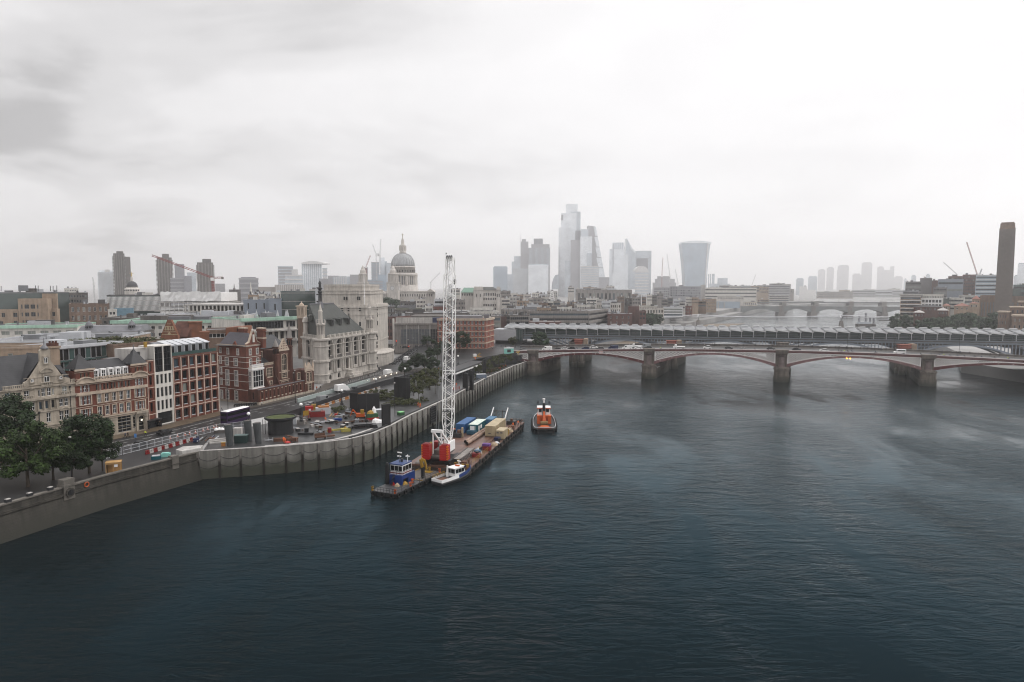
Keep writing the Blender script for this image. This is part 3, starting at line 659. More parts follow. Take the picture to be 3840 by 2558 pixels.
mb=MB(); mb.lathe([(.1,zo(1037)),(.8,zo(1035)),(.5,zo(1027)),(.4,zo(1022)),(.1,zo(1019))],cc,8); z=zo(1026); mb.bar((c0.x-2.2,Y+8,z),(c0.x+2.2,Y+8,z),.35); mb.build('golden_statue',gld,t)
for i in range(9):
 q=-PI+PI*(i+.5)/9; p=Vector((cc[0]+24.6*kk*math.cos(q),cc[1]+24.6*kk*math.sin(q),zo(1089))); d=Vector((math.cos(q),math.sin(q),0)); s=MB(); s.tube(p,p+d*.6,.9,n=10); s.build('round_window',gl[0],t)
# ------------------------------------------------------------------ cranes on the skyline
def crane(label,mast_px,mast_y,Y,tip,tail=None,m=red_p,w=1.6,z0=12,cw=True,group='tower cranes on the skyline',cab=False):
 b=at(mast_px,mast_y,Y); t=thing('tower_crane',label,'crane',(b.x,Y,z0),group)
 def lattice(pn,a,c,ww,mm,n,thick):
  a=Vector(a); c=Vector(c); d=(c-a).normalized(); up=Vector((0,0,1)) if abs(d.z)<.8 else Vector((0,1,0)); x=d.cross(up).normalized()*ww/2; y=x.cross(d).normalized()*ww/2
  mb=MB(); cs=[x+y,x-y,-x-y,-x+y]
  for q in cs:mb.bar(a+q,c+q,thick)
  for i in range(n):
   p0=a+(c-a)*(i/n); p1=a+(c-a)*((i+1)/n)
   for j in range(4):mb.bar(p0+cs[j],p1+cs[(j+1)%4] if i%2 else p1+cs[j-1],thick*.7)
  mb.build(pn,mm,t)
 hgt=b.z-z0
 lattice('mast',(b.x,Y,z0),(b.x,Y,b.z),w,m,max(6,int(hgt/(w*1.5))),w*.16)
 tp=at(tip[0],tip[1],Y); ln=(tp-b).length
 lattice('jib',b,tp,w*.8,m,max(6,int(ln/(w*1.4))),w*.15)
 if tail:
  q=at(tail[0],tail[1],Y); lattice('counter_jib',b,q,w*.8,m,5,w*.15)
  MB().box(q.x-w*.5,Y-w*.5,q.z-w*.9,q.x+w*.5,Y+w*.5,q.z+w*.3).build('counterweight',conc,t)
 MB().box(b.x-w*.9,Y-w*.9,b.z-w*1.6,b.x+w*.9,Y+w*.9,b.z+w*.1).build('operator_cab',white_p,t)
 return t
crane('big red tower crane with a long sloping jib',798,1042,560,(570,958),(834,1041),M('crane_red',(.22,.04,.036),.5,.1,.5),1.5,cab=True)
wc=M('crane_white',(.5,.5,.5),.5,.1,.5)
crane('small white crane left of the white fluted tower',352,1062,1200,(347,1040),None,wc,1.6)
crane('left of two white cranes over the half-built tower',1411,955,1740,(1397,917),(1418,952),wc,2.2)
crane('right of two white cranes over the half-built tower',1425,955,1745,(1428,897),(1418,958),wc,2.2)
crane('red and white crane leaning left of the half-built tower',1373,1000,1500,(1389,958),None,M('crane_pink',(.30,.12,.11),.5,.1,.5),2.0)
crane('thin white crane right of the cathedral',1615,1058,1300,(1650,1023),None,wc,1.7)
crane('faint red crane above the stepped half-built block',2482,1034,2470,(2486,966),None,MATS['crane_pink'],2.6)
crane('faint white crane leaning left above the half-built block',2512,1034,2470,(2501,953),None,wc,2.6)
crane('faint crane next to the flared tower',2542,1060,2470,(2532,1010),None,wc,2.2)
crane('thin faint crane over the far river bank',2820,1068,2600,(2834,1030),None,wc,2.0)
crane('red and white crane jib above the dark bankside block',3664,1028,1000,(3625,908),None,MATS['crane_pink'],1.3)
crane('pale crane jib sloping left over the bankside roofs',3590,1030,1050,(3538,984),None,wc,1.1)
crane('small dark crane beside the brick chimney',3675,1026,900,(3682,1008),None,st_d,1.2)
# ------------------------------------------------------------------ middle distance: blocks with storeys of windows
def block(label,x0,x1,y0,Y,y1=None,Y2=None,D=26,z0=12,wm=conc,rm=roof_d,st=None,rows=3,n=8,fh=3.6,wf=.55,hf=.5,fm=None,g=None,name='office_building',cat='office building',group='city blocks between the near row and the skyline',par=.9,plant=2,sides=True,roofpart=None,top=.9,sm=None,ns=3,band=None):
 y1=y0 if y1 is None else y1; a=at(x0,y0,Y)
 b=Vector((*vf(x0,x1,Y).xy(vf(x0,x1,Y).L),a.z)) if Y2 is None else at(x1,y1,Y2); zt=a.z if Y2 is None else(a.z+b.z)/2
 fc=Fc((a.x,a.y),(b.x,b.y),z0); H=zt-z0; C=fc.xy(fc.L,-D); E=fc.xy(0,-D)
 m=((a.x+b.x)/2,(a.y+b.y)/2); t=thing(name,label,cat,(m[0],m[1],z0),group)
 right=m[0]<0; fs=Fc((b.x,b.y),C,z0) if right else Fc(E,(a.x,a.y),z0)
 fb=Fc(E,(a.x,a.y),z0) if right else Fc((b.x,b.y),C,z0)
 mb=MB(); wall(mb,Fc(C,E,z0),H); wall(mb,fb,H)
 def rows_for(f,nn,style):
  out=[]
  for r in range(rows):
   zc=H-top-fh*(r+1)+fh*(1-hf)/2
   if zc<.3:break
   h=fh*hf
   if style=='rib':out.append((.6,zc,f.L-1.2,h,'rib',fm or grey_m,0,g))
   elif style=='grid':
    w=f.L/nn*wf; out+=row(spread(nn,.5,f.L-.5),zc,w,h,'two' if w>1.3 else 'plain',fm or grey_m,0,g)
   elif style=='arch':out+=row(spread(nn,.5,f.L-.5),zc,f.L/nn*wf,h,'plain',fm or grey_m,1,g)
  return out
 facade(mb,fc,t,H,rows_for(fc,n,st) if st else[],rev=.35)
 facade(mb,fs,t,H,rows_for(fs,ns,st) if st and sides else[],rev=.35)
 mb.build('wall',wm,t)
 mb=MB(); mb.add([(a.x,a.y,zt-.5),(b.x,b.y,zt-.5),(*C,zt-.5),(*E,zt-.5)],[(0,1,2,3)])
 mb.build('roof',rm,t)
 mb=MB()
 for p,q in(((a.x,a.y),(b.x,b.y)),((b.x,b.y),C),(C,E),(E,(a.x,a.y))):
  f=Fc(p,q,z0); mb.fbox(f,-.12,f.L-.36,H-.6,H+par-.9,-.36,.12)
 mb.build('parapet',sm or wm,t)
 if band:
  for r in range(rows):
   s=MB(); z=H-top-fh*r-.25; s.fbox(fc,-.1,fc.L+.1,z-.3,z+.3,.01,.28); s.build('string_course',band,t)
 rr=random.Random(int(x0*7+y0))
 for i in range(plant):
  u=rr.uniform(.1,.75)*fc.L; w=rr.uniform(.08,.22)*fc.L; dd=rr.uniform(.2,.5)*D; h=rr.uniform(.9,2.6)
  s=MB(); s.fbox(fc,u,u+min(w,fc.L-u-1),H-.48,H+h,-dd-rr.uniform(2,5),-dd); s.build('roof_plant',rr.choice([grey_m,lead,conc_d,white_r,roof_d,zinc]),t)
 for i in range(plant*2):
  u=rr.uniform(.05,.95)*fc.L; dd=rr.uniform(.15,.9)*D; s=MB(); p=fc.p(u,H-.49,-dd)
  if i%2:s.lathe([(.5,0),(.5,rr.uniform(.6,1.6)),(.7,1.7)],p,7)
  else:s.box(p[0],p[1],p[2],p[0]+rr.uniform(1,3),p[1]+1.2,p[2]+rr.uniform(.5,1.3))
  s.build('roof_vent',rr.choice([zinc,lead,grey_m]),t)
 return t,fc,H,fs
# --- left, behind the embankment row
block('cream rear wall with a small white window behind the gabled stone house',-80,150,1304,205,Y2=212,D=9,z0=6.2,wm=brick_t,rm=roof_w,st='grid',rows=1,n=3,wf=.25,fm=white_p,plant=0)
t,fc,H,fs=block('two-storey teal glass rooftop storeys behind the turreted brick house',190,452,1300,219,1284,243,D=16,z0=6.2,wm=gl_t,rm=roof_w,plant=2,par=1.1,sm=zinc)
for r,z in enumerate((H-4.6,H-8.8)):
 for i,u in enumerate(spread(13,0,fc.L)):window(fc,t,u-fc.L/26+.06,z,fc.L/13-.12,3.7,'plain','glass_dark' if(i+r)%3 else 'glass_teal',alu,rev=-.1)
s=MB(); s.fbox(fc,-.3,fc.L+.5,H-.7,H+.25,-.2,.9); s.build('roof_edge',zinc,t)
s=MB(); s.fbox(fc,-.3,fc.L+.3,H-5.1,H-4.7,.0,.8); s.build('floor_edge',gl_t,t)
block('wide wet flat roof with a black plant box far left',-90,400,1281,262,1277,270,D=50,wm=brick_t,rm=roof_w,st='grid',rows=2,n=16,plant=5,sm=zinc)
mb=MB(); slab(mb,68,140,1257,285,5,1270); tag(mb.build('plant_box',blk_m),'long black plant box on the wet flat roof','plant box')
t,fc,H,fs=block('brown wall topped with a planted roof terrace behind the brick grid offices',425,640,1290,236,1274,258,D=30,z0=6.2,wm=brick_b,rm=grass,plant=0,st=None)
roofgreen=(fc,H)
t,fc,H,fs=block('grey mansard range with two lantern cupolas',282,528,1246,320,1244,326,D=22,wm=conc_d,rm=lead,st='grid',rows=2,n=20,fm=white_p,plant=1)
s=MB(); p=[fc.p(0,H-.4,-.6),fc.p(fc.L,H-.4,-.6),fc.p(fc.L,H-.4,-20),fc.p(0,H-.4,-20)]; q=[fc.p(1,H+2.6,-5),fc.p(fc.L-1,H+2.6,-5),fc.p(fc.L-1,H+2.6,-15),fc.p(1,H+2.6,-15)]; s.hexa(p+q); s.build('mansard_roof',lead,t)
for u in(.16,.82):
 p=fc.p(fc.L*u,H+.6,-4.2); s=MB(); s.lathe([(1.9,-1),(1.9,.9),(1.5,.95),(1.45,2.2),(1.75,2.3),(1.7,2.6),(1.1,3.7),(.3,4.4),(.12,5)],p,8,ph=.4); o=s.build('cupola',lead,t)
 for i in range(8):
  a=2*PI*(i+.5)/8+.4; s=MB(); s.box(-.28,-.1,.2,.28,.1,1.1); c=inst(s.mesh('opening',gl[0]),'opening',o,(p[0]+1.42*math.cos(a),p[1]+1.42*math.sin(a),p[2]+.9),a+PI/2)
def copper_block(label,*a,**k):
 t,fc,H,fs=block(label,*a,wm=white_r,rm=roof_d,sm=copper,**k)
 s=MB(); s.fbox(fc,-.6,fc.L+.6,H-1.3,H+.3,-.5,1.1); s.build('copper_edge',copper,t); return t,fc,H,fs
copper_block('white range with a pale copper roof edge and mullioned windows, left of the cupolas',-60,288,1224,360,1219,372,D=34,st='grid',rows=2,n=7,wf=.62,hf=.55,fm=conc_l,g=3,plant=4,top=2)
copper_block('long white building with pale copper eaves behind the brick gables',420,905,1206,352,1199,362,D=40,st='grid',rows=2,n=18,wf=.5,hf=.45,fm=grey_m,plant=6,top=1.8)
t,fc,H,fs=copper_block('angled white corner block with pale copper eaves and dark strip window',905,1112,1200,338,1185,362,D=30,plant=3)
for a_,b_,z,h in((.05,.74,H-5.4,3.6),(.80,.97,H-5.0,3.0)):window(fc,t,fc.L*a_,z,fc.L*(b_-a_),h,'rib',0,grey_m,rev=-.1)
s=MB(); s.fbox(fc,-.5,fc.L+.4,H-6.9,H-6.3,.0,2.2); s.build('ledge',conc_l,t)
s=MB(); s.fbox(fc,-.5,fc.L+.4,H-12.4,H-11.2,.0,2.4); s.build('ledge',conc_l,t)
for u in spread(9,.5,fc.L*.98):window(fc,t,u-.95,H-10.9,1.9,3.6,'two',0,conc_d,rev=-.1)
for i,x in enumerate((928,962,996,1007,1041,1073,1078)):
 s=MB(); p=at(x,1188-i*.6,372+(i%3)*6); s.lathe([(1.25,-1.5),(.1,3.4-.5*(i==3))],p,4,ph=.6); s.build('glass_pyramid',zinc,t)
# red tudor house and its brick neighbours
t=thing('brick_house','red brick house with stepped tudor gable and tall chimney stack','house',(at(660,1250,292).x,292,12))
mb=MB(); slab(mb,598,705,1262,292,16); mb.build('wall',brick_o,t)
a=at(602,1262,290); b=at(668,1262,290); p=at(634,1200,290)
mb=MB(); mb.side([(a.x,a.z-5),(b.x,b.z-5),(b.x,b.z),(p.x+.8,p.z),(p.x-.8,p.z),(a.x,a.z)],290,291.5); mb.build('gable',brick_o,t)
for f_ in(.0,.2,.4,.6,.8):
 z=a.z+(p.z-a.z)*(.12+f_*.8); w=(b.x-a.x)*(1-(.12+f_*.8))/2; s=MB(); s.box(p.x-w,289.8,z-.12,p.x+w,289.98,z+.12); s.build('stone_band',cream_p,t)
for d_ in(-1.5,-.5,.5,1.5):s=MB(); s.box(p.x+d_-.22,289.75,a.z+2.6,p.x+d_+.22,289.97,a.z+4.4); s.build('stone_strip',cream_p,t)
s=MB(); s.tube((p.x,289.9,a.z+1.2),(p.x,289.6,a.z+1.2),.55,n=12); s.build('stone_roundel',cream_p,t)
a=at(640,1262,293); b=at(705,1262,293); mb=MB(); zr=at(668,1205,300).z; mb.hexa([(a.x,292.5,a.z),(b.x,292.5,a.z),(b.x,308,a.z),(a.x,308,a.z),(a.x,299,zr),(b.x,299,zr),(b.x,301,zr),(a.x,301,zr)]); mb.build('roof',brick_d,t)
mb=MB(); slab(mb,703,752,1210,296,4,1275); slab(mb,700,755,1207,295.5,5,1211); mb.build('chimney',brick_o,t)
mb=MB(); slab(mb,745,778,1247,286,4,1300); slab(mb,742,781,1244,285.6,5,1248.5); slab(mb,744,779,1255,285.8,4.5,1258); tag(mb.build('chimney_stack',brick_o),'banded orange chimney stack left of the dark slate roof','chimney')
t,fc,H,fs=block('grey roofed house with a white window strip behind the brick stack',775,862,1238,300,1234,304,D=16,wm=brick_b,rm=lead,st='rib',rows=1,n=1,fm=white_p,plant=0)
t=thing('brick_house','brown brick gable end with one small window','house',(at(880,1250,303).x,303,12)); mb=MB(); q=[at(x,y,303) for x,y in((846,1300),(910,1300),(910,1250),(902,1226),(846,1229))]; mb.side([(v.x,v.z) for v in q][::-1],303,316); mb.build('wall',brick_o,t)
s=MB(); slab(s,884,890,1233,302.8,.3,1243); s.build('window',gl[0],t)
# --- left, further back
t,fc,H,fs=block('dark glass office with a pale tan brick front and square windows',-30,258,1097,440,D=40,wm=gl_g,rm=roof_d,plant=4,sm=roof_w)
def tan(x0,x1,y,Y,wins):
 a=at(x0,y,Y); b=at(x1,y,Y); f=Fc((a.x,Y),(b.x,Y),12); s=MB(); ops=[]
 for wx0,wx1,wy0,wy1 in wins:
  p=at(wx0,wy1,Y); q=at(wx1,wy0,Y); ops.append((p.x-a.x,p.z-12,q.x-p.x,q.z-p.z,'two',grey_m,0,1))
 facade(s,f,t,a.z-12,ops); s.add([(a.x,Y,a.z),(b.x,Y,a.z),(b.x,439.5,a.z),(a.x,439.5,a.z)],[(0,1,2,3)])
 for x in(a.x,b.x):s.add([(x,Y,12),(x,439.5,12),(x,439.5,a.z),(x,Y,a.z)],[(0,1,2,3) if x==b.x else(3,2,1,0)])
 s.build('brick_front',brick_t,t)
tan(66,178,1120,434,[(92,108,1142,1158),(115,131,1142,1158),(79,84,1142,1158),(139,143,1142,1158),(94,109,1172,1187),(117,133,1171,1187),(81,86,1172,1187),(141,145,1172,1187),(96,135,1201,1217),(85,89,1201,1217),(142,146,1201,1217)])
tan(-30,66,1161,436,[(6,18,1174,1190),(50,65,1173,1189),(-12,0,1174,1190),(0,12,1205,1221),(52,65,1203,1219)])
tan(178,214,1158,437,[(151+29,189,1170,1186),(196,206,1170,1186),(181,190,1199,1215)])
tan(157,212,1101,438.5,[])
mb=MB(); slab(mb,68,106,1070,455,10,1092); mb.build('roof_plant',grey_m,t)
for x in(133,143,189,199,213,4):s=MB(); p=at(x,1092,446); s.tube(p,at(x,1068+(x%5),446),.22,n=5); s.build('mast',blk_m,t)
block('brown stone building with paired windows and a shallow curved roof',258,406,1140,445,D=26,wm=brick_b,rm=lead,st='grid',rows=4,n=7,fh=5.6,wf=.42,hf=.55,fm=white_p,plant=2)
block('dark grey gridded block rising behind the brown stone building',250,328,1098,520,D=26,wm=conc_d,rm=roof_d,st='grid',rows=3,n=7,plant=1)
block('pale low block under the sky at far left',240,294,1081,800,D=26,wm=white_r,rm=roof_w,st='grid',rows=3,n=8,plant=1)
t,fc,H,fs=block('long office wrapped in close white vertical fins',400,600,1107,520,D=40,wm=gl_g,rm=roof_d,plant=2,sm=roof_d)
for i in range(46):s=MB(); u=fc.L*(i+.5)/46; s.fbox(fc,u-.2,u+.2,H-12.5,H-1.2,.01,.7); s.build('white_fin',white_p,t)
for r in range(3):s=MB(); s.fbox(fc,0,fc.L,H-4.6-3.8*r,H-4.2-3.8*r,.72,.8); s.build('floor_line',conc_l,t)
block('blue hoarded site boxes below the finned office',430,497,1157,460,D=10,wm=M('hoarding_blue',(.13,.22,.28),.6),rm=roof_w,plant=0,st=None)
block('small white house with two dark windows below the finned office',405,432,1160,455,D=10,wm=white_r,rm=roof_w,st='grid',rows=1,n=2,plant=0)
# building under wraps and the concrete frame beside it
t=thing('half_built_block','half-built block under crumpled white sheeting with scaffold floors','building site',(at(715,1100,500).x,500,12),'city blocks between the near row and the skyline')
mb=MB(); rr=random.Random(3)
a=at(602,1094,500); b=at(828,1094,500); nx=26; V=[]
for j in range(4):
 for i in range(nx+1):V.append((a.x+(b.x-a.x)*i/nx,500-rr.uniform(0,.9),a.z-j*2.3+rr.uniform(-.35,.35)))
mb.add(V,[((j+1)*(nx+1)+i,(j+1)*(nx+1)+i+1,j*(nx+1)+i+1,j*(nx+1)+i) for j in range(3) for i in range(nx)]); mb.box(a.x,500.3,a.z-7,b.x,530,a.z-.6); mb.build('white_sheeting',white_p,t)
for j in range(5):
 z=a.z-8.2-j*3.1; s=MB(); s.box(a.x-2-j,498,z,b.x+3+j,530,z+.5); s.build('floor_slab',conc_l,t)
for i in range(14):
 x=a.x+(b.x-a.x)*i/13; s=MB(); s.box(x-.2,498.4,12,x+.2,498.9,a.z-7.5); s.build('scaffold_post',white_p,t)
t=thing('unfinished_block','open pale concrete frame with columns below the wrapped block','building site',(at(800,1160,430).x,430,12),'city blocks between the near row and the skyline')
a=at(690,1146,430); b=at(916,1146,430)
for j in range(3):
 z=a.z-j*4.3; s=MB(); s.box(a.x,430,z,b.x,470,z+.8); s.build('floor_slab',conc_l,t)
for i in range(16):
 x=a.x+.5+(b.x-a.x-1)*i/15; s=MB(); s.box(x-.4,430.4,12,x+.4,431.2,a.z); s.build('column',white_r,t)
MB().box(a.x,438,12,b.x,468,a.z-.1).build('core_wall',conc_d,t)
block('broad pale flat roofs in front of the concrete frame',620,925,1182,385,1180,392,D=36,wm=white_r,rm=roof_w,st='rib',rows=1,plant=8,sm=zinc)
block('dark long roof with clutter between white roofs',380,640,1192,400,1190,405,D=40,wm=conc_d,rm=roof_d,st='grid',rows=1,n=14,plant=6)
t,fc,H,fs=block('blue grey panelled block with narrow windows',912,1008,1124,420,Y2=424,D=30,wm=M('blue_panel',(.20,.225,.265),.5,.1,.2),rm=roof_d,st='grid',rows=3,n=3,fh=6.0,wf=.18,hf=.62,plant=1,g=1)
block('pale panelled stair block joined to the blue grey block',1006,1054,1122,421,D=30,wm=MATS['blue_panel'],rm=roof_d,plant=0,st='grid',rows=2,n=1,fh=8,wf=.12,hf=.5)
t,fc,H,fs=block('dark green glass block with thin white floor lines',1052,1182,1093,445,1086,D=34,wm=gl_g,rm=roof_d,plant=2,par=1.0)
for r in range(4):s=MB(); s.fbox(fc,0,fc.L,H-1.2-5.4*r,H-.95-5.4*r,.01,.3); s.build('floor_line',conc_l,t)
for i in range(1,12):s=MB(); u=fc.L*i/12; s.fbox(fc,u-.06,u+.06,4,H-1.3,.01,.1); s.build('mullion',blk_m,t)
block('pale ribbed panel block left of the dark lantern spire',1182,1235,1086,446,D=30,wm=zinc,rm=roof_w,plant=1,st='rib',rows=5,fh=4.6,hf=.2)
t=thing('church_spire','slender white church spire beyond the pale roofs','church spire',(at(941,1100,640).x,640,12)); p=at(941,1104,640); q=at(941,1058,640)
mb=MB(); mb.box(p.x-2,638,12,p.x+2,642,p.z); mb.build('tower',conc_l,t); mb=MB(); mb.lathe([(2.0,p.z),(1.2,p.z+1.4),(.15,q.z)],(p.x,640,0),8); mb.build('spire',white_r,t)
t=thing('church_spire','small dark spire on a brown roof at the skyline','church spire',(at(876,1090,900).x,900,12)); p=at(876,1082,900); q=at(876,1063,900)
mb=MB(); slab(mb,858,902,1086,900,20); mb.build('roof',conc_d,t); mb=MB(); mb.lathe([(1.6,p.z-2),(1.6,p.z),(.8,p.z+.5),(.12,q.z)],(p.x,902,0),8); mb.build('spire',conc_d,t)
t=thing('bell_tower','brown brick bell tower with a cream arched top','tower',(at(1128,1200,350).x,350,12)); a=at(1115,1190,350); b=at(1141,1190,350); zt_=at(1128,1150,350).z
mb=MB(); mb.box(a.x,350,12,b.x,353.6,a.z); mb.build('shaft',brick_b,t)
mb=MB(); f=Fc((a.x-.2,349.8),(b.x+.2,349.8),0); w=f.L; wall(mb,f,zt_,[(w*.16,w*.42,a.z+.9,zt_-.8,1),(w*.58,w*.84,a.z+.9,zt_-.8,1)],a.z-.3,.6)
f2=Fc((b.x+.2,349.8),(b.x+.2,353.8),0); wall(mb,f2,zt_,[(f2.L*.2,f2.L*.45,a.z+.9,zt_-.8,1),(f2.L*.58,f2.L*.84,a.z+.9,zt_-.8,1)],a.z-.3,.6); mb.box(a.x-.6,349.4,zt_-.02,b.x+.6,354.2,zt_+.5); mb.box(a.x-.5,349.5,a.z-.5,b.x+.5,354.1,a.z-.31)
mb.lathe([(1.3,zt_+.5),(1.1,zt_+1.3),(.4,zt_+1.8),(.1,zt_+2.6)],((a.x+b.x)/2,351.8,0),8); mb.box(a.x+.1,350.5,a.z,b.x-.5,353.4,zt_); mb.build('belfry',buff,t)
# --- beyond the stone school and the river garden
t,fc,H,fs=block('dark brick office with red framed windows at the road bend',1408,1482,1186,480,1188,474,D=50,z0=8,wm=brick_p,rm=roof_w,st='grid',rows=5,n=7,fh=4.6,wf=.6,hf=.62,fm=brick_p,plant=3,g=1)
block('glazed dark attic range with white mullions above the red framed office',1405,1478,1150,492,D=30,wm=conc_d,rm=roof_w,st='grid',rows=2,n=12,fh=3.6,wf=.7,hf=.7,fm=white_p,plant=2)
block('long grey range with a row of dark windows below the cathedral',1490,1672,1148,640,D=30,wm=lead,rm=slate,st='grid',rows=1,n=12,fh=5,wf=.3,hf=.5,plant=3)
block('dark slate roofed range with bay windows below the cathedral trees',1500,1590,1131,680,D=24,wm=conc_d,rm=slate,st='grid',rows=2,n=12,fh=3.6,wf=.5,plant=2)
block('brick pavilion with pale pilasters right of the grey range',1625,1675,1152,590,D=16,wm=brick,rm=roof_d,st='grid',rows=1,n=3,fh=5,wf=.4,hf=.7,fm=cream_p,plant=0)
block('flat roofed glass range under a planted roof',1478,1626,1160,560,D=30,wm=conc_d,rm=grass,st='grid',rows=1,n=26,fh=4.6,wf=.6,hf=.75,fm=white_p,plant=1)
block('sloping dark roofed gallery range',1520,1760,1180,500,1166,506,D=30,wm=conc_d,rm=roof_w,st='rib',rows=1,fh=5,hf=.5,plant=2)
# curved concrete building
t=thing('concrete_building','curved grey concrete building with faint glass bays at the junction','office building',(-57,440,12)); ztop=at(1580,1212,433).z
arc=[(-74.5+37*i/10,432+5.0*math.sin(PI*i/10)**1.0-2.5*i/10) for i in range(11)]
mb=MB(); mb.prism([(x,y) for x,y in arc]+[(-36,470),(-78,470)],6.5,ztop); mb.build('wall',conc,t)
for i in range(10):
 f=Fc(arc[i],arc[i+1],10)
 s=MB(); s.fbox(f,.02,f.L-.02,ztop-11.2,ztop-10.2,.03,.75); s.build('cornice',conc,t)
 for a_,b_ in((.04,.46),(.52,.96)):
  if i in(0,9):continue
  s=MB(); s.fbox(f,f.L*a_,f.L*b_,2.5,ztop-14,.02,.12); s.build('glass_bay',M('bay_glass',(.095,.105,.115),.3,.3,.3) if i not in(6,7) else gl[1],t)
  for k_ in range(1,5):s=MB(); z=2.5+(ztop-16.5)*k_/5; s.fbox(f,f.L*a_,f.L*b_,z,z+.14,.13,.2); s.build('transom',conc,t)
 if i%2==0:s=MB(); s.fbox(f,-.25,.25,.5,ztop-11.3,.02,.5); s.build('rib',conc_l,t)
MB().box(-74.6,438,ztop,-50,440,ztop+3.2).build('upper_band',conc_l,t); MB().box(-51,437.6,ztop+.05,-45.5,441,ztop+3.3).build('plant_screen',navy_p,t)
MB().box(-75.6,431.4,9,-74.7,433.2,ztop+3).build('end_pier',white_r,t)
MB().box(-66,444,ztop+.05,-40,466,ztop+4.2).build('roof_plant',conc_d,t)
# red banded hotel
t=thing('banded_hotel','red brick block striped with white stone bands and paired windows','hotel',(-28,402,12)); A=at(1640,1203,404); B=at(1821,1198,402); Cc=at(1853,1193,421); zt_=B.z
fc=Fc((A.x,A.y),(B.x,B.y),12.1); fs=Fc((B.x,B.y),(Cc.x,Cc.y),12.1); H=zt_-12.1
mb=MB(); fl=[1.0,4.6,7.9,11.2,14.5]
for f,nb in((fc,13),(fs,6)):
 wins=[]
 for z in fl:wins+=row(spread(nb,.3,f.L-.3),z,1.25,2.1,'two',white_p,0,0)
 facade(mb,f,t,H,wins)
 for z in fl:
  for zz,hh,oo in((z-.95,.34,.16),(z+2.25,.42,.22)):s=MB(); s.fbox(f,-.02,f.L+.02,zz,zz+hh,.01,oo); s.build('stone_band',buff,t)
 s=MB(); s.fbox(f,-.3,f.L+.3,H-.75,H+.5,-.3,.5); s.build('cornice',buff,t)
wall(mb,Fc((Cc.x,Cc.y),(A.x,A.y+20),12.1),H); mb.add([(A.x,A.y,zt_),(B.x,B.y,zt_),(Cc.x,Cc.y,zt_),(A.x,A.y+20,zt_)],[(0,1,2,3)]); mb.build('wall',M('hotel_brick',(.24,.078,.05),.85,.2,.4,streak=.2),t)
MB().box(-36,408,zt_+.05,-18,418,zt_+2.0).build('roof_plant',grey_m,t); MB().box(-17,412,zt_+.05,-14,417,zt_+2.6).build('lift_house',lead,t)
# pale baroque office with a green roof
t=thing('stone_office','pale stone office with two square end towers and green copper roof','office building',(at(1800,1100,720).x,720,12)); Y=720
a=at(1775,1088,Y); b=at(1871,1088,Y); f=Fc((a.x,Y),(b.x,Y),12); H=a.z-12; mb=MB()
facade(mb,f,t,H,row(spread(11,4,f.L-3),H-6,1.0,3,'bare')+row(spread(11,4,f.L-3),H-10.5,1.0,2.4,'bare')+row(spread(11,4,f.L-3),H-17,1.1,2.2,'bare')+row(spread(11,4,f.L-3),H-23,1.4,4.5,'bare',ar=1)); mb.box(a.x,Y+.4,12,b.x,Y+30,a.z-.02); mb.build('wall',cst,t)
a=at(1800,1088,Y-1); b=at(1868,1088,Y-1); mb=MB(); zr=at(1800,1076,Y).z; mb.hexa([(a.x,Y-.5,a.z),(b.x,Y-.5,a.z),(b.x,Y+26,a.z),(a.x,Y+26,a.z),(a.x+1,Y+9,zr),(b.x-6,Y+9,zr),(b.x-6,Y+16,zr),(a.x+1,Y+16,zr)]); mb.build('roof',slate_g,t)
for x0,x1 in((1776,1812),(1862,1877)):
 mb=MB(); slab(mb,x0,x1,1079,Y-3,16); slab(mb,x0+2,x1-2,1075,Y-2,13); slab(mb,x0-.7,x1+.7,1086,Y-3.6,17,1088); o=mb.build('end_tower',cst,t)
 for xx in((x0*.72+x1*.28),(x0*.3+x1*.7)):s=MB(); slab(s,xx-1.2,xx+1.2,1102,Y-3.2,.3,1114); s.build('slit_window',gl[0],o)
t=thing('stone_office','cream range with a green pitched roof left of the square end towers','office building',(at(1750,1100,740).x,740,12))
mb=MB(); slab(mb,1728,1776,1097,740,24); mb.build('wall',cst,t); a=at(1727,1097,739); b=at(1777,1097,739); zr=at(1750,1079,746).z; mb=MB(); mb.hexa([(a.x,739,a.z),(b.x,739,a.z),(b.x,765,a.z),(a.x,765,a.z),(a.x+3,748,zr),(b.x,748,zr),(b.x,756,zr),(a.x+3,756,zr)]); mb.build('roof',M('green_copper',(.12,.21,.16),.6,.15,.1),t)
for i in range(5):s=MB(); slab(s,1732+9*i,1736+9*i,1101,739.8,.3,1109); s.build('window',gl[1],t)
# --- roofs beyond the station
bb=block
bb('white wedge roofed hall with a strip of close windows',1700,1872,1172,540,1165,545,D=40,wm=white_r,rm=roof_w,st='grid',rows=1,n=30,fh=3.6,wf=.6,hf=.6,plant=1)
bb('small raised white clerestory on the wedge roofed hall',1765,1850,1156,556,D=14,wm=white_r,rm=roof_w,st='grid',rows=1,n=18,fh=2.6,wf=.5,hf=.5,plant=0)
bb('brown office wing with stacked window bands behind the hotel',1912,1984,1183,520,1180,524,D=26,wm=conc_d,rm=roof_d,st='rib',rows=4,fh=3.4,hf=.55,plant=3,band=conc)
bb('dark purple brick stair block between concrete wings',1874,1928,1187,530,D=20,wm=brick_p,rm=roof_d,st=None,plant=1)
bb('concrete wing with open balconies at the station end',1842,1878,1184,510,D=26,wm=conc,rm=roof_d,st='rib',rows=4,fh=3.6,hf=.55,plant=1,band=conc)
bb('huge stepped concrete office with ribbon windows beyond the station roof',1985,2210,1168,575,1165,575,D=70,wm=conc,rm=roof_d,st='rib',rows=4,fh=4.1,hf=.42,plant=4,ns=5,band=conc)
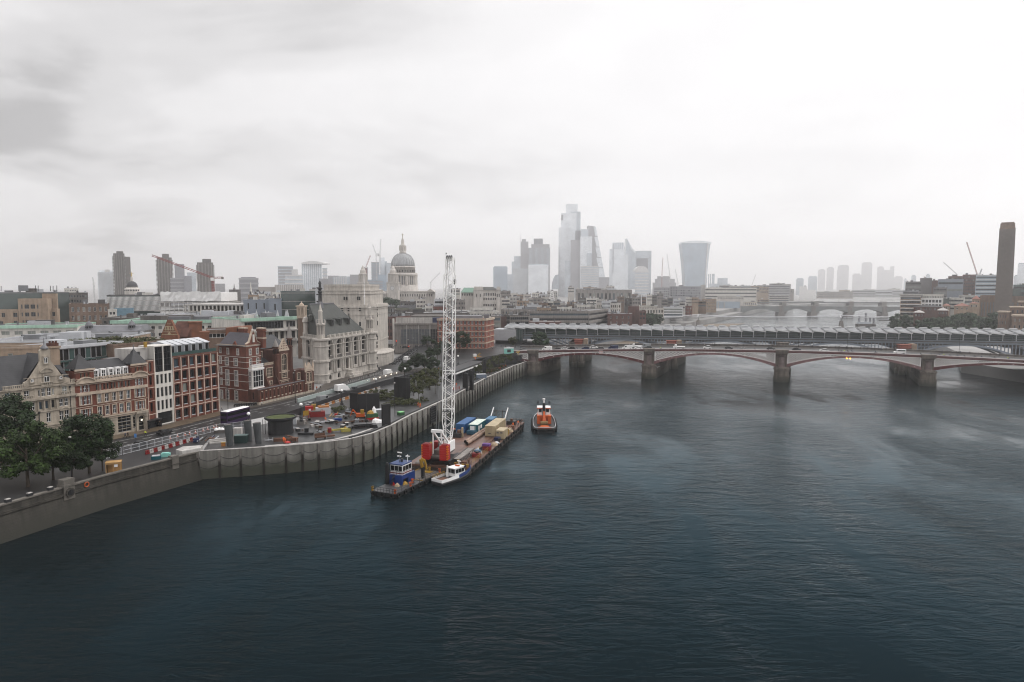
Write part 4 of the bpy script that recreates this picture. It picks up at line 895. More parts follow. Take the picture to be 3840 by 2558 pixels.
bb('angled end of the stepped concrete office',2208,2282,1166,578,1158,640,D=30,wm=conc,rm=roof_d,st='rib',rows=4,fh=4.4,hf=.42,plant=0,band=conc)
bb('upper concrete storey with scattered square windows',1878,2180,1160,600,D=40,wm=conc,rm=roof_d,st='grid',rows=1,n=24,fh=4,wf=.4,hf=.5,plant=5)
bb('low flat pavilion with white plant on its roof',1985,2105,1207,545,D=20,wm=brick_p,rm=conc,st='rib',rows=1,plant=1)
bb('dark brick school with small paired windows and a stone doorway',2278,2372,1176,610,D=30,wm=brick_p,rm=lead,st='grid',rows=2,n=4,fh=5,wf=.2,hf=.5,fm=white_p,plant=2)
bb('taller purple brick slab beside the dark brick school',2356,2398,1150,625,D=20,wm=brick_p,rm=lead,st=None,plant=0)
bb('low brick wing at the foot of the purple brick slab',2396,2424,1167,612,D=20,wm=brick_p,rm=roof_d,st='grid',rows=2,n=2,plant=0)
bb('cream framed apartments with deep square windows',2396,2466,1148,700,D=30,wm=cst,rm=grass,st='grid',rows=4,n=7,fh=4.4,wf=.55,hf=.7,plant=1,fm=cream_p)
bb('lower cream framed apartments stepping down to the river',2425,2490,1158,690,1155,700,D=30,wm=cst,rm=grass,st='grid',rows=4,n=6,fh=4.4,wf=.55,hf=.7,plant=0,fm=cream_p)
bb('cream colonnaded range with two window rows',2236,2330,1137,760,D=24,wm=cst,rm=roof_w,st='grid',rows=2,n=12,fh=5,wf=.6,hf=.6,plant=2,fm=cream_p)
bb('glassy apartments with stacked balconies by the footbridge',2488,2562,1152,800,D=20,wm=zinc,rm=roof_w,st='rib',rows=6,fh=3.2,hf=.6,plant=2,band=white_p)
bb('dull red riverside house with two lit windows',2556,2598,1148,860,D=20,wm=brick,rm=roof_d,st='grid',rows=3,n=4,fh=4,wf=.4,fm=white_p,plant=1)
bb('tall tan warehouse with rows of white windows',2584,2688,1121,985,D=30,wm=brick_t,rm=roof_d,st='grid',rows=7,n=11,fh=4,wf=.4,hf=.45,fm=white_p,plant=1)
bb('dark glass hall with tall pale columns on the far bank',2686,2776,1132,1180,D=30,wm=gl_mid,rm=lead,st=None,plant=1)
for i,x in enumerate((2694,2716,2744,2753,2774)):p=at(x,1134,1176); tag(MB().box(p.x-.8,1175,12,p.x+.8,1176.4,p.z).build('riverside_column',conc_l),'pale column %s in front of the dark glass hall'%('leftmost','second from left','middle','second from right','rightmost')[i],'column','columns of the dark glass hall')
bb('cream riverside block with tall pilasters',2783,2840,1132,1330,D=24,wm=cst,rm=lead,st='grid',rows=3,n=7,fh=6,wf=.35,hf=.6,plant=2,band=cream_p)
bb('striped white office with long dark ribbon windows',2644,2838,1079,1420,D=30,wm=white_r,rm=roof_w,st='rib',rows=3,fh=7,hf=.35,plant=1)
bb('pale square end block left of the striped white office',2627,2646,1068,1430,D=30,wm=conc_l,rm=roof_w,st=None,plant=0)
bb('low tan front with small square windows below the striped office',2690,2790,1112,1260,D=20,wm=cst,rm=roof_w,st='grid',rows=1,n=16,fh=4,plant=1)
bb('long brown palace fronted with tall pale pilasters',2162,2370,1087,1000,D=40,wm=conc,rm=lead,st='grid',rows=1,n=14,fh=12,wf=.5,hf=.85,fm=conc_l,plant=3,top=4)
bb('hazy grey office block with a patterned front left',2452,2512,1078,1400,D=40,wm=st_g,rm=roof_d,st='grid',rows=4,n=8,fh=5,plant=1)
bb('hazy grey office block with a patterned front right',2512,2628,1074,1380,D=40,wm=st_d,rm=roof_d,st='grid',rows=4,n=12,fh=5,plant=1)
bb('dark horizontal office on the far bank',2838,2962,1070,1750,D=30,wm=st_g,rm=roof_d,st='rib',rows=6,fh=4.5,hf=.4,plant=2)
bb('pinkish tower stub with a cupola on the far bank',2958,2978,1084,1760,D=14,wm=st_f,rm=roof_d,st='grid',rows=3,n=3,plant=0)
bb('brown arched warehouse by the far bridge',2840,2885,1122,1480,D=30,wm=brick_t,rm=roof_d,st='rib',rows=4,fh=5,hf=.4,plant=1)
bb('stacked balcony flats by the far bridge',2885,2960,1108,1650,D=30,wm=conc_l,rm=roof_d,st='rib',rows=6,fh=4.5,hf=.5,plant=1,band=st_w)
bb('pale white block with a lower annex near the far railway bridge',2998,3026,1074,1850,D=30,wm=white_p,rm=roof_w,st=None,plant=1)
bb('plain white hoarded block next to the far railway bridge',3024,3060,1087,1880,D=30,wm=white_p,rm=roof_w,st=None,plant=0)
bb('low far riverside flats behind the railway bridge',3062,3200,1094,2150,D=30,wm=st_f,rm=roof_d,st='rib',rows=5,fh=6,hf=.4,plant=2)
bb('long faint warehouse row on the far right bank',3195,3400,1088,2400,D=30,wm=st_g,rm=roof_d,st='rib',rows=4,fh=8,hf=.4,plant=2)
# fill of city roofs
BANK=[(0,377),(20,415),(40,500),(95,600),(255,896),(465,1293),(640,1600),(950,1850),(1500,2050)]
def bank_x(Yq):
 for(xa,ya),(xb,yb) in zip(BANK,BANK[1:]):
  if ya<=Yq<=yb:return xa+(xb-xa)*(Yq-ya)/(yb-ya)
 return 1e4
rr=random.Random(21)
kinds=[('grey flat roofed',conc,roof_d),('brown brick',brick_b,roof_d),('pale stone',cst,roof_w),('white walled',white_r,roof_w),('dark slate roofed',conc_d,slate),('tan brick',brick_t,lead),('glassy',zinc,roof_w),('lead roofed',conc_l,lead)]
where=[('west of the cathedral',950,1300,1084,1100,800,5),('below the wrapped block',930,1060,1098,1118,560,4),('right under the stepped city towers',1880,2080,1092,1108,1050,7),('between the pale stone office and lattice mast',1880,2060,1112,1132,850,6),('left of the long brown palace',2020,2180,1112,1140,780,6),('in front of the long brown palace',2170,2400,1112,1132,880,8),('under the portal tower',2370,2480,1092,1115,1150,6),('above the tan warehouse',2480,2640,1112,1135,960,7),('left of the white wedge roofed hall',1560,1730,1120,1150,640,5),('above the stepped concrete office',1900,2240,1140,1156,680,9),('right of the flared tower',2660,2960,1062,1078,1900,8),('at the foot of the wedge tower',2130,2300,1072,1084,1600,6),('under the blue glass slab',1690,1900,1080,1100,1000,5),('behind the dark bankside block',3100,3420,1082,1100,2600,7)]
ords=['leftmost','second','third','fourth','fifth','sixth','seventh','eighth','ninth']
for wh,xa,xb,ya,yb,Yb,n in where:
 for i in range(n):
  w=(xb-xa)/n*rr.uniform(.8,1.5); x=xa+(xb-xa)*i/n; kn,wm_,rm_=kinds[rr.randrange(8)]; y=rr.uniform(ya,yb)
  Yy=Yb*(1-.15*(y-ya)/(yb-ya))*rr.uniform(.97,1.03)
  while(x+w-CX)/F*Yy>bank_x(Yy)-6:Yy*=1.05
  bb('%s block, %s of the roofs %s'%(kn,ords[i],wh),x,x+w,y,Yy,D=rr.uniform(18,40)*Yb/900,wm=wm_,rm=rm_,st=rr.choice(['rib','grid','grid']),rows=2,n=int(rr.uniform(5,10)),ns=2,fh=4*max(1,Yb/1000),plant=2,group='small city blocks with flat roofs')
t=thing('lattice_mast','white lattice drilling mast standing among city roofs','mast',(at(2070,1120,720).x,720,12)); b0=at(2056,1126,720); b1=at(2081,1126,720); tp=at(2070,1092,720); mb=MB()
for x in(b0.x,b1.x):
 for y in(717,724):mb.bar((x,y,b0.z-6),(tp.x+(1 if x>tp.x else-1),720+(y-720)*.2,tp.z),.45)
for i in range(5):
 f0=i/5; f1=(i+1)/5
 for s_ in(-1,1):mb.bar((tp.x+s_*(b1.x-b0.x)/2*(1-f0*.8),717,b0.z+(tp.z-b0.z)*f0),(tp.x-s_*(b1.x-b0.x)/2*(1-f1*.8),718,b0.z+(tp.z-b0.z)*f1),.35)
mb.build('mast_legs',white_p,t); MB().box(b0.x-.5,716,12,b1.x+.5,725,b0.z-6).build('base_block',conc_d,t); MB().bar((tp.x-3,720,tp.z),(tp.x+9,720,tp.z+.3),.5).build('cross_arm',white_p,t)
# --- south bank
t=thing('brick_chimney','huge square brick chimney tower, slightly tapered, with banded top','chimney',(at(3762,1000,650).x,650,6)); Y=650
q=lambda x,y:at(x,y,Y)
ck=M('chimney_brick',(.15,.128,.115),.9,.12,.4)
b0,b1,t0,t1=q(3727,1150),q(3792,1150),q(3737,860),q(3797,860); w0=b1.x-b0.x; w1=t1.x-t0.x; zc=t0.z; ztop=q(3765,834).z; xc=(t0.x+t1.x)/2
f=vf(3735,3797,Y); xc,yc=f.xy(f.L/2,-7.5)
def sq(w,z):return[(xc+f.d.x*a*w/2-f.n.x*b*w/2,yc+f.d.y*a*w/2-f.n.y*b*w/2,z) for a,b in((-1,-1),(1,-1),(1,1),(-1,1))]
w0=f.L*1.10; w1=f.L*.98
MB().hexa(sq(w0,6)+sq(w1,zc)).build('shaft',ck,t)
mb=MB(); mb.hexa(sq(w1,zc+.01)+sq(w1-.2,zc+1)); mb.hexa(sq(w1-.8,zc+1.01)+sq(w1-1.2,ztop-1)); mb.hexa(sq(w1-2.4,ztop-.99)+sq(w1-2.6,ztop)); mb.build('banded_top',brick_b,t)
for i in range(4):s=MB(); u=f.L*(.14+.24*i); s.fbox(f,u-.5,u+.5,30,zc-2,-.6,.35); s.build('brick_strip',ck,t)
block('brick turbine hall with tall blind bays left of the great chimney',3676,3738,1108,660,D=40,z0=6,wm=brick_b,rm=white_r,st='grid',rows=1,n=5,fh=16,wf=.4,hf=.85,fm=brick_b,g='bay_glass',plant=0,top=5,name='power_station',cat='gallery')
block('brick turbine hall with tall blind bays right of the great chimney',3786,3900,1110,655,D=40,z0=6,wm=brick_b,rm=white_r,st='grid',rows=1,n=5,fh=16,wf=.4,hf=.85,fm=brick_b,g='bay_glass',plant=0,top=5,name='power_station',cat='gallery')
block('green glass penthouse above the brick turbine hall',3800,3900,1068,675,D=20,z0=6,wm=gl_t,rm=copper,st='rib',rows=2,fh=5,hf=.6,plant=2)
block('dark glass box below the green glass penthouse',3785,3830,1082,668,D=12,z0=6,wm=gl_g,rm=lead,st=None,plant=0)
sg=M('bankside_grey',(.135,.125,.125),.6,.15,.1)
for lb,x0,x1,y,Y,m,st_,kw in[('dark bankside block at the river end with stepped top',3396,3456,1056,900,sg,'rib',{}),('grey plant tower stepping up behind the white flats',3452,3494,1043,930,sg,None,{}),('brown link between two grey bankside blocks',3493,3520,1052,940,brick_p,None,{}),('tall plain grey bankside block with pale side',3518,3612,1047,900,MATS['blue_panel'],'rib',dict(rows=2,fh=9,hf=.3)),('dull purple slab behind the plain grey block',3556,3660,1036,930,brick_p,'grid',dict(n=10,rows=6)),('highest purple brick slab left of the chimney',3612,3664,1030,890,brick_p,'grid',dict(n=6,rows=8)),('banded glass office with white top just left of the chimney',3660,3737,1031,860,gl_mid,'rib',dict(rows=7,fh=5,band=white_r)),('lower grey terrace in front of the bankside slabs',3500,3552,1078,870,sg,'rib',dict(rows=3)),('dark curved roof block at the water end of bankside',3386,3446,1090,860,st_d,'rib',dict(rows=2)),('dark glass cube between white flats and red roofs',3538,3562,1120,720,gl_g,None,{}),('white banded pavilion right of the dark glass cube',3560,3618,1117,740,white_r,'rib',dict(rows=3)),('green roofed low range behind the red roofs',3596,3660,1108,760,conc_l,'rib',dict(rm=grass))]:
 k=dict(D=30,z0=6,wm=m,rm=roof_d,st=st_,rows=5,fh=4.2,hf=.45,n=6,plant=1,group='bankside office blocks'); k.update(kw); block(lb,x0,x1,y,Y,**k)
block('white riverside flats with bright column frames',3455,3537,1118,700,D=24,z0=6,wm=white_p,rm=roof_w,st='grid',rows=4,n=6,fh=4.4,wf=.7,hf=.62,plant=0,group='bankside office blocks')
t,fc,H,fs=block('tan and white flats with curved balconies and roof',3377,3456,1108,705,D=30,z0=6,wm=brick_t,rm=roof_w,st='rib',rows=6,fh=4,hf=.5,plant=0,band=white_p,group='bankside office blocks')
s=MB(); s.fbox(fc,-1.5,fc.L+1,H-.1,H+1.4,-20,1.4); s.build('roof_slab',conc_l,t)
t,fc,H,fs=block('white vaulted top storey over the white riverside flats',3460,3540,1104,704,D=18,z0=6,wm=white_r,rm=roof_w,st='grid',rows=1,n=12,fh=3.5,wf=.5,plant=0,group='bankside office blocks')
def hip(label,x0,x1,ye,yr,Y,D=14,wm=brick_t,rm=None,name='house',z0=6):
 f=vf(x0,x1,Y,z0); a=at(x0,ye,Y); H=a.z-z0; zr=at((x0+x1)/2,yr,Y+D/2).z-z0; t=thing(name,label,'house',(a.x,Y,z0)); s=MB()
 facade(s,f,t,H,row(spread(max(3,int(f.L/4)),.5,f.L-.5),H-3.2,1.2,1.8,'plain',white_p)); s.fbox(f,0,f.L,0,H-.01,-D,-.4); s.build('wall',wm,t)
 s=MB(); i=min(D/2,f.L/2-.2); p=f.p; s.hexa([p(-.5,H,.5),p(f.L+.5,H,.5),p(f.L+.5,H,-D-.5),p(-.5,H,-D-.5),p(i,zr,-D/2+.1),p(f.L-i,zr,-D/2+.1),p(f.L-i,zr,-D/2-.1),p(i,zr,-D/2-.1)]); s.build('roof',rm,t); return t
terra=M('terracotta_tile',(.22,.10,.075),.8,.2,.3)
hip('long house with a red hipped roof among bankside trees',3582,3642,1148,1136,640,rm=terra); hip('tall house with a red pyramid roof beside the brick hall',3648,3678,1122,1108,650,rm=terra); hip('low house with pale red roof right of the white flats',3540,3566,1146,1138,660,rm=terra); hip('tan house with arched doorway before the brick hall',3640,3672,1138,1132,635,rm=terra)
hip('low dark range behind the bankside trees',3430,3540,1150,1144,690,rm=slate,wm=brick_d); hip('white gabled playhouse at the river edge',3520,3560,1164,1153,610,rm=conc_l,wm=brick_d); hip('white tent roofed house half hidden by trees',3432,3470,1172,1162,600,rm=conc_l,wm=brick_d)
for lb,x0,x1,y,Y in[('lower stone block with pale flat caps at the right edge',3744,3786,1170,540),('taller stone block with pale flat caps at the right edge',3788,3850,1152,545),('front stone block with a dark doorway at the right edge',3796,3860,1184,525),('upper stepped stone block below the turbine hall',3820,3880,1132,560)]:
 t,fc,H,fs=block(lb,x0,x1,y,Y,D=16,z0=6,wm=brick_b,rm=conc_l,st='grid',rows=3,n=3,fh=5,wf=.3,hf=.5,plant=0,group='stone blocks below the turbine hall',sm=buff)
 s=MB(); s.fbox(fc,-.8,fc.L+.8,H+.05,H+.6,-14,.8); s.build('flat_cap',buff,t)
# ------------------------------------------------------------------ the embankment row
def band(fc,t,z,h,o,mat,name='cornice',u0=-.05,u1=None,o0=.01):
 s=MB(); s.fbox(fc,u0,fc.L+.05 if u1 is None else u1,z,z+h,o0,o); return s.build(name,mat,t)
def bal(fc,t,u0,u1,z,mat,o=.25,n=None,h=.95,name='balustrade'):
 s=MB(); s.fbox(fc,u0,u1,z,z+.16,o-.3,o); s.fbox(fc,u0,u1,z+h-.18,z+h,o-.3,o); n=n or max(3,int((u1-u0)/.42))
 for i in range(n):u=u0+(u1-u0)*(i+.5)/n; s.fbox(fc,u-.09,u+.09,z+.16,z+h-.18,o-.24,o-.06)
 return s.build(name,mat,t)
def pipe(fc,t,u,z0,z1):s=MB(); s.tube(fc.p(u,z0,.16),fc.p(u,z1,.16),.1,n=6); s.fbox(fc,u-.22,u+.22,z1,z1+.5,.02,.42); s.build('drainpipe',blk_m,t)
def surround(fc,t,u,z,w,h,mat,o=.12,b=.22,arch=0):
 s=MB(); s.fbox(fc,u-w/2-b,u-w/2,z-b,z+h+b,.01,o); s.fbox(fc,u+w/2,u+w/2+b,z-b,z+h+b,.01,o); s.fbox(fc,u-w/2,u+w/2,z-b,z,.01,o+.08)
 if arch:
  r=w/2
  for i in range(7):
   a0=PI*i/7; a1=PI*(i+1)/7; zc=z+h-r
   s.fpoly(fc,[(u+r*math.cos(a0),zc+r*math.sin(a0)),(u+(r+b)*math.cos(a0),zc+(r+b)*math.sin(a0)),(u+(r+b)*math.cos(a1),zc+(r+b)*math.sin(a1)),(u+r*math.cos(a1),zc+r*math.sin(a1))],.01,o)
 else:s.fbox(fc,u-w/2,u+w/2,z+h,z+h+b,.01,o+.04)
 s.build('window_surround',mat,t)
def hood(fc,t,u,z,w,h,mat,o=.5):
 s=MB(); n=8; pts=[(u-w/2+w*i/n,z+h*math.sin(PI*i/n)**.8) for i in range(n+1)]
 s.fpoly(fc,[(u-w/2,z-.18),(u+w/2,z-.18)]+[(a,b+.06) for a,b in pts[::-1]],.01,o*.55)
 for(a,b),(c,d) in zip(pts,pts[1:]):s.fpoly(fc,[(a,b),(c,d),(c,d+.28),(a,b+.28)],.0,o)
 s.build('pediment',mat,t)
# 1 gabled stone house
t=thing('stone_house','ornate cream stone house with a tall shaped gable and slate roof','building',(-125,174,6.2)); fc=Fc((-131,164),(-119.5,185),6.3); FL=fc.L
mb=MB(); W_=[]
W_+=[(u-.6,13.9,1.2,2.0,'sash',white_p,0,None) for u in(12.0,21.3,7.6,3.6)]+row((16.0,17.4),13.9,.95,2.1)+row((15.0,18.4),14.0,.5,1.7,'plain')
W_+=row((11.9,13.3,20.3,21.6,7.3,8.7,4),10.6,1.0,2.0)+row((15.2,16.7,18.2),10.5,.8,2.1,'plain',stone)
W_+=row((12.0,13.4,17.0,20.2,21.6,7.4,8.8,4),6.9,1.05,2.5)+row((21,17,12.8,8),2.9,1.7,2.6,'case',None,1)
facade(mb,fc,t,16.6,W_,sub=True)
s=[(11.3,16.6),(22.9,16.6),(22.7,18.0),(20.9,18.6),(19.9,20.4),(18.6,22.4),(18.2,23.2),(18.2,26.0),(17.6,26.6),(16.9,26.9),(16.3,26.6),(15.6,26.0),(15.6,23.2),(15.2,22.4),(13.9,20.4),(12.6,18.6),(11.5,18.0)]
mb.fpoly(fc,s,-.7,0.0)
for p,q in((fc.xy(FL),fc.xy(FL,-16)),(fc.xy(FL,-16),fc.xy(0,-16)),(fc.xy(0,-16),fc.xy(0))):wall(mb,Fc(p,q,6.3),16.6)
mb.build('wall',stone,t)
for u,z,w,h,ar in((16.9,17.6,1.3,1.9,1),(13.4,18.0,.7,.9,1),(20.4,18.0,.7,.9,1),(16.9,22.6,.9,1.7,1)):
 surround(fc,t,u,z,w,h,stone,.22,.3,ar); window(fc,t,u-w/2,z,w,h-w*.25,'two',0,white_p,rev=-.07)
hood(fc,t,16.9,20.3,3.2,.9,stone); hood(fc,t,12.0,16.15,2.6,.6,stone); hood(fc,t,21.3,16.15,2.6,.6,stone); hood(fc,t,20.9,9.6,2.4,.5,stone); hood(fc,t,12.7,9.6,2.4,.5,stone)
for z,h,o in((13.15,.5,.75),(16.35,.28,.45),(9.75,.22,.2),(5.9,.3,.35),(5.4,.2,.2),(17.05,.15,.25),(19.0,.12,.15)):band(fc,t,z,h,o,stone,u0=11.4 if z>16.9 else-.05,u1=22.6 if z>16.9 else None)
for z in(1.2,1.9,2.6,3.3,4.0,4.7):band(fc,t,z,.08,.05,M('joint_shadowless',(.22,.19,.155),.9),'rustic_course')
for u in(14.4,15.9,17.5,19.0):s=MB(); s.lathe([(.17,10.3),(.14,12.9),(.2,13.1)],(*fc.xy(u,.2),6.3),8); s.build('column',stone,t)
bal(fc,t,10.8,13.4,13.65,stone,.7); bal(fc,t,20.0,22.8,13.65,stone,.7); bal(fc,t,15.3,18.4,16.7,stone,.55); bal(fc,t,22.9,FL,16.7,stone,.2); bal(fc,t,6.5,11.2,16.7,stone,.2)
pipe(fc,t,22.6,1,15.4); pipe(fc,t,10.2,1,15.2); pipe(fc,t,14.6,1,9.6)
s=MB(); s.lathe([(.9,0),(.95,.25),(.8,.5),(.5,.95),(.15,1.2),(.1,2.6),(.02,3.0)],fc.p(16.9,26.3,-.3),10); s.build('finial',lead,t)
mb=MB(); p=fc.p; mb.add([p(0,16.6,-.7),p(FL,16.6,-.7),p(FL,16.6,-16),p(0,16.6,-16),p(0,24.6,-8),p(FL-1.5,24.6,-8)],[(0,1,5,4),(2,3,4,5),(1,2,5),(3,0,4)]); mb.build('roof',slate,t)
mb=MB(); mb.add([p(11.6,18,-.7),p(16.9,25.0,-.7),p(22.3,18,-.7),p(16.9,25.0,-9),p(11.6,18,-4),p(22.3,18,-4)],[(0,1,3,4),(1,2,5,3)]); mb.build('gable_roof',slate,t)
a=fc.xy(22.0,-6); mb=MB(); f=Fc(fc.xy(20.8,-5),fc.xy(23.2,-5),6.3); mb.fbox(f,0,f.L,14,26.0,-2.4,0); mb.fbox(f,-.25,f.L+.25,26.0,26.5,-2.6,.25); o=mb.build('chimney',brick_t,t)
for i in range(3):s=MB(); q=f.p(.4+.8*i,26.5,-.9); s.lathe([(.32,0),(.26,1.3),(.34,1.4)],q,8); s.build('chimney_pot',brick_d,o)
s=MB(); s.fbox(f,.1,f.L-.1,26.5,27.3,-2.1,-.2); s.build('chimney_cap',brick_d,o)
# 2 turreted brick house
t=thing('turreted_house','red brick and stone house with two pyramid turrets and white dormers','building',(-114.5,194,6.2)); fc=Fc((-119.5,185),(-109.5,203),6.3); FL=fc.L; fcp=fc.p
mb=MB(); W_=[]
for a in(2.65,18.3):
 W_+=row((a,),6.4,.95,2.4)+row((a-1.05,a+1.05),6.4,.6,2.4)+row((a,),10.1,.95,2.4)+row((a-1.05,a+1.05),10.1,.6,2.4)+row((a,),13.6,.9,1.8)+row((a-1.0,a+1.0),13.6,.6,1.8)+row((a-1.0,a,a+1.0),17.5,.5,1.5,'plain',cream_p,1)
W_+=row(spread(5,5.4,15.8),6.4,1.05,2.5)+row(spread(5,5.4,15.8),10.1,1.05,2.4)+row([u+d for u in spread(5,5.4,15.8) for d in(-.48,.48)],13.6,.62,1.75,'plain',buff,1)
W_+=[(11.4,.5,3.9,4.6,'grid',grey_m,0,0),(2.0,1,1.5,3.5,'two',None,0,0),(5.5,.8,1.6,3.6,'two',None,0,0),(8.3,.8,1.6,3.6,'two',None,0,0),(15.9,1.0,.9,3.8,'plain',None,0,0),(17.5,.1,1.7,4.2,'bare',None,1,0)]
low=[w for w in W_ if w[1]<5.6]; mid=[w for w in W_ if 5.6<w[1]<16]; up=[w for w in W_ if w[1]>16]
sb=MB(); facade(sb,fc,t,5.7,low,sub=True); sb.build('stone_base',stone,t)
facade(mb,fc,t,16.4,mid,sub=True,z0=5.7)
for u0,u1 in((.15,5.1),(15.9,FL)):
 facade(mb,fc,t,19.6,[w for w in up if u0<w[0]<u1],sub=True,z0=16.4,u0=u0,u1=u1,o=.3); f2=[(fc.xy(u1,.3),fc.xy(u1,-4.6)),(fc.xy(u0,-4.6),fc.xy(u0,.3))]
 for p_,q_ in f2:wall(mb,Fc(p_,q_,6.3),19.6,z0=16.4)
for p_,q_ in((fc.xy(FL),fc.xy(FL,-14)),(fc.xy(FL,-14),fc.xy(0,-14)),(fc.xy(0,-14),fc.xy(0))):wall(mb,Fc(p_,q_,6.3),16.4)
mb.build('wall',brick,t)
for z,h,o in((5.7,.35,.4),(5.2,.2,.2),(9.35,.16,.12),(12.75,.7,.35),(13.35,.18,.2),(16.0,.55,.6),(15.55,.2,.2),(4.4,.1,.08),(3.4,.1,.08),(2.4,.1,.08),(1.4,.1,.08)):band(fc,t,z,h,o,buff if z>5 else stone)
for u0,u1,uc in((.15,5.1,2.65),(15.9,FL,18.3)):
 for z,h,o in((17.2,.16,.45),(19.1,.14,.42),(19.6,.5,.75)):band(fc,t,z,h,o,buff,u0=u0-.2,u1=u1+.2,o0=.05)
 hood(fc,t,uc,16.5,4.9,1.1,buff,.9)
 s=MB(); b4=[fcp(u0-.1,20.1,.5),fcp(u1+.1,20.1,.5),fcp(u1+.1,20.1,-4.8),fcp(u0-.1,20.1,-4.8)]; s.add(b4+[fcp((u0+u1)/2,24.3,-2.1)],[(0,1,4),(1,2,4),(2,3,4),(3,0,4),(3,2,1,0)]); s.build('turret_roof',slate,t)
 s=MB(); s.lathe([(.16,0),(.1,.8),(.2,1.0),(.02,1.7)],fcp((u0+u1)/2,24.1,-2.1),6); s.build('finial',lead,t)
 for du in(-1.65,1.65):
  for z0,z1 in((6.2,9.2),(9.9,12.7)):s=MB(); s.fbox(fc,uc+du-.1,uc+du+.1,z0,z1,.01,.14); s.build('stone_mullion',buff,t)
 for z0,hh in((6.4,2.4),(10.1,2.4)):surround(fc,t,uc,z0,2.9,hh,buff,.16,.2)
for u in spread(5,5.4,15.8):
 for z0,hh in((6.4,2.5),(10.1,2.4)):surround(fc,t,u,z0,1.05,hh,buff,.12,.24)
for u in[5.4+10.4*i/5 for i in range(1,5)]:s=MB(); s.fbox(fc,u-.22,u+.22,9.7,12.7,.01,.1); s.build('pilaster',M('buff_terracotta',(.24,.17,.12),.8),t)
bal(fc,t,5.3,15.8,16.55,buff,.4)
mb=MB(); mb.add([fcp(4.8,16.5,-.9),fcp(16,16.5,-.9),fcp(16,19.6,-2.0),fcp(4.8,19.6,-2.0),fcp(16,21.6,-6.0),fcp(4.8,21.6,-6.0),fcp(16,16.5,-13.8),fcp(4.8,16.5,-13.8)],[(0,1,2,3),(3,2,4,5),(5,4,6,7)]); mb.build('mansard_roof',slate,t)
MBx=MB(); MBx.add([fcp(0,16.45,-14),fcp(FL,16.45,-14),fcp(FL,16.45,-.2),fcp(0,16.45,-.2)],[(3,2,1,0)]); MBx.build('flat_roof',roof_d,t)
for u in spread(5,5.2,15.9):
 s=MB(); s.fbox(fc,u-.75,u-.5,16.9,19.4,-1.8,-.75); s.fbox(fc,u+.5,u+.75,16.9,19.4,-1.8,-.75); s.fbox(fc,u-.75,u+.75,19.1,19.5,-2.2,-.7); s.fbox(fc,u-.5,u+.5,16.9,17.1,-1.2,-.75); o=s.build('dormer',white_p,t); window(fc,o,u-.5,17.1,1.0,2.0,'sash',0,white_p,rev=.95)
surround(fc,t,18.35,.1,2.0,4.6,stone,.5,.7,1); s=MB(); s.fbox(fc,16.6,20.1,5.2,5.8,.02,.9); s.lathe([(.5,5.8),(.3,6.5),(.05,6.9)],(*fc.xy(18.3,.5),6.3),8); s.build('porch_cornice',stone,t)
s=MB(); s.lathe([(.2,2.9),(.26,3.1),(.2,3.3)],(*fc.xy(18.3,.35),6.3),8); s.build('porch_lamp',white_l,t)
# 3 brick grid offices
t=thing('grid_offices','modern offices with a pale stone grid over red brick and zinc dormers','office building',(-105,219,6.2)); fc=Fc((-110.2,204.4),(-100.7,232),6.3); FL=fc.L; fcp=fc.p
mb=MB(); fh=4.1; W_=[]; gw=(FL-10.0)/6
for r in range(5):
 z=r*fh
 for c in range(6):W_.append((10.0+gw*c+.62,z+.75,gw-1.24,2.75,'plain',dgrey_p,0,None))
 if r:W_.append((.95,z+.6,.95,2.7,'plain',dgrey_p,0,None))
facade(mb,fc,t,20.5,[w for w in W_ if w[0]>9],sub=True,u0=9.7,rev=.55); facade(mb,fc,t,20.5,[w for w in W_ if w[0]<3],sub=True,u1=2.9,rev=.55)
for p_,q_ in((fc.xy(FL),fc.xy(FL,-18)),(fc.xy(FL,-18),fc.xy(0,-18)),(fc.xy(0,-18),fc.xy(0))):wall(mb,Fc(p_,q_,6.3),20.5)
mb.build('wall',brick,t)
mb=MB(); W_=[]
for r in(1,2,3):
 for c in range(4):W_.append((3.4+1.58*c,r*4.05+.65,.95,2.9,'plain',dgrey_p,0,1))
W_.append((3.5,.3,5.6,3.6,'bare',None,0,0))
facade(mb,fc,t,24.6,W_+[(3.2,16.5,3.0,7.8,'grid',blk_m,0,0),(6.5,16.5,3.0,7.8,'grid',blk_m,0,0)],u0=2.9,u1=9.7,rev=.4,o=.12)
for u_,o0 in((2.9,0),(9.7,1)):
 f2=Fc(fc.xy(9.7,.12),fc.xy(9.7,-6),6.3) if o0 else Fc(fc.xy(2.9,-6),fc.xy(2.9,.12),6.3); wall(mb,f2,24.6)
mb.add([fcp(2.9,24.6,.12),fcp(9.7,24.6,.12),fcp(9.7,24.6,-6),fcp(2.9,24.6,-6)],[(0,1,2,3)]); mb.build('white_bay',white_r,t)
ribm=M('pale_rib',(.50,.39,.325),.8,.1,.5)
for c in range(7):
 for d_ in((-.16,.16) if c==3 else(0,)):s=MB(); u=10.0+gw*c+d_; s.fbox(fc,u-.11,u+.11,0,20.5,.01,.22); s.build('stone_rib',ribm,t)
for u in(.1,2.8):s=MB(); s.fbox(fc,u-.1,u+.1,0,20.0,.01,.22); s.build('stone_rib',ribm,t)
for r in range(1,6):
 s=MB(); s.fbox(fc,10.1,FL,r*fh-.14,r*fh+.06,.01,.18); s.build('stone_ledge',ribm,t)
 s=MB(); s.fbox(fc,.2,2.7,r*fh-.3,r*fh-.1,.01,.18); s.build('stone_ledge',ribm,t)
 for c in range(6):
  if r<6:s=MB(); u=10.0+gw*c; s.fbox(fc,u+.7,u+gw-.75,(r-1)*fh+.78,(r-1)*fh+.92,-.5,.02); s.build('sill',zinc,t)
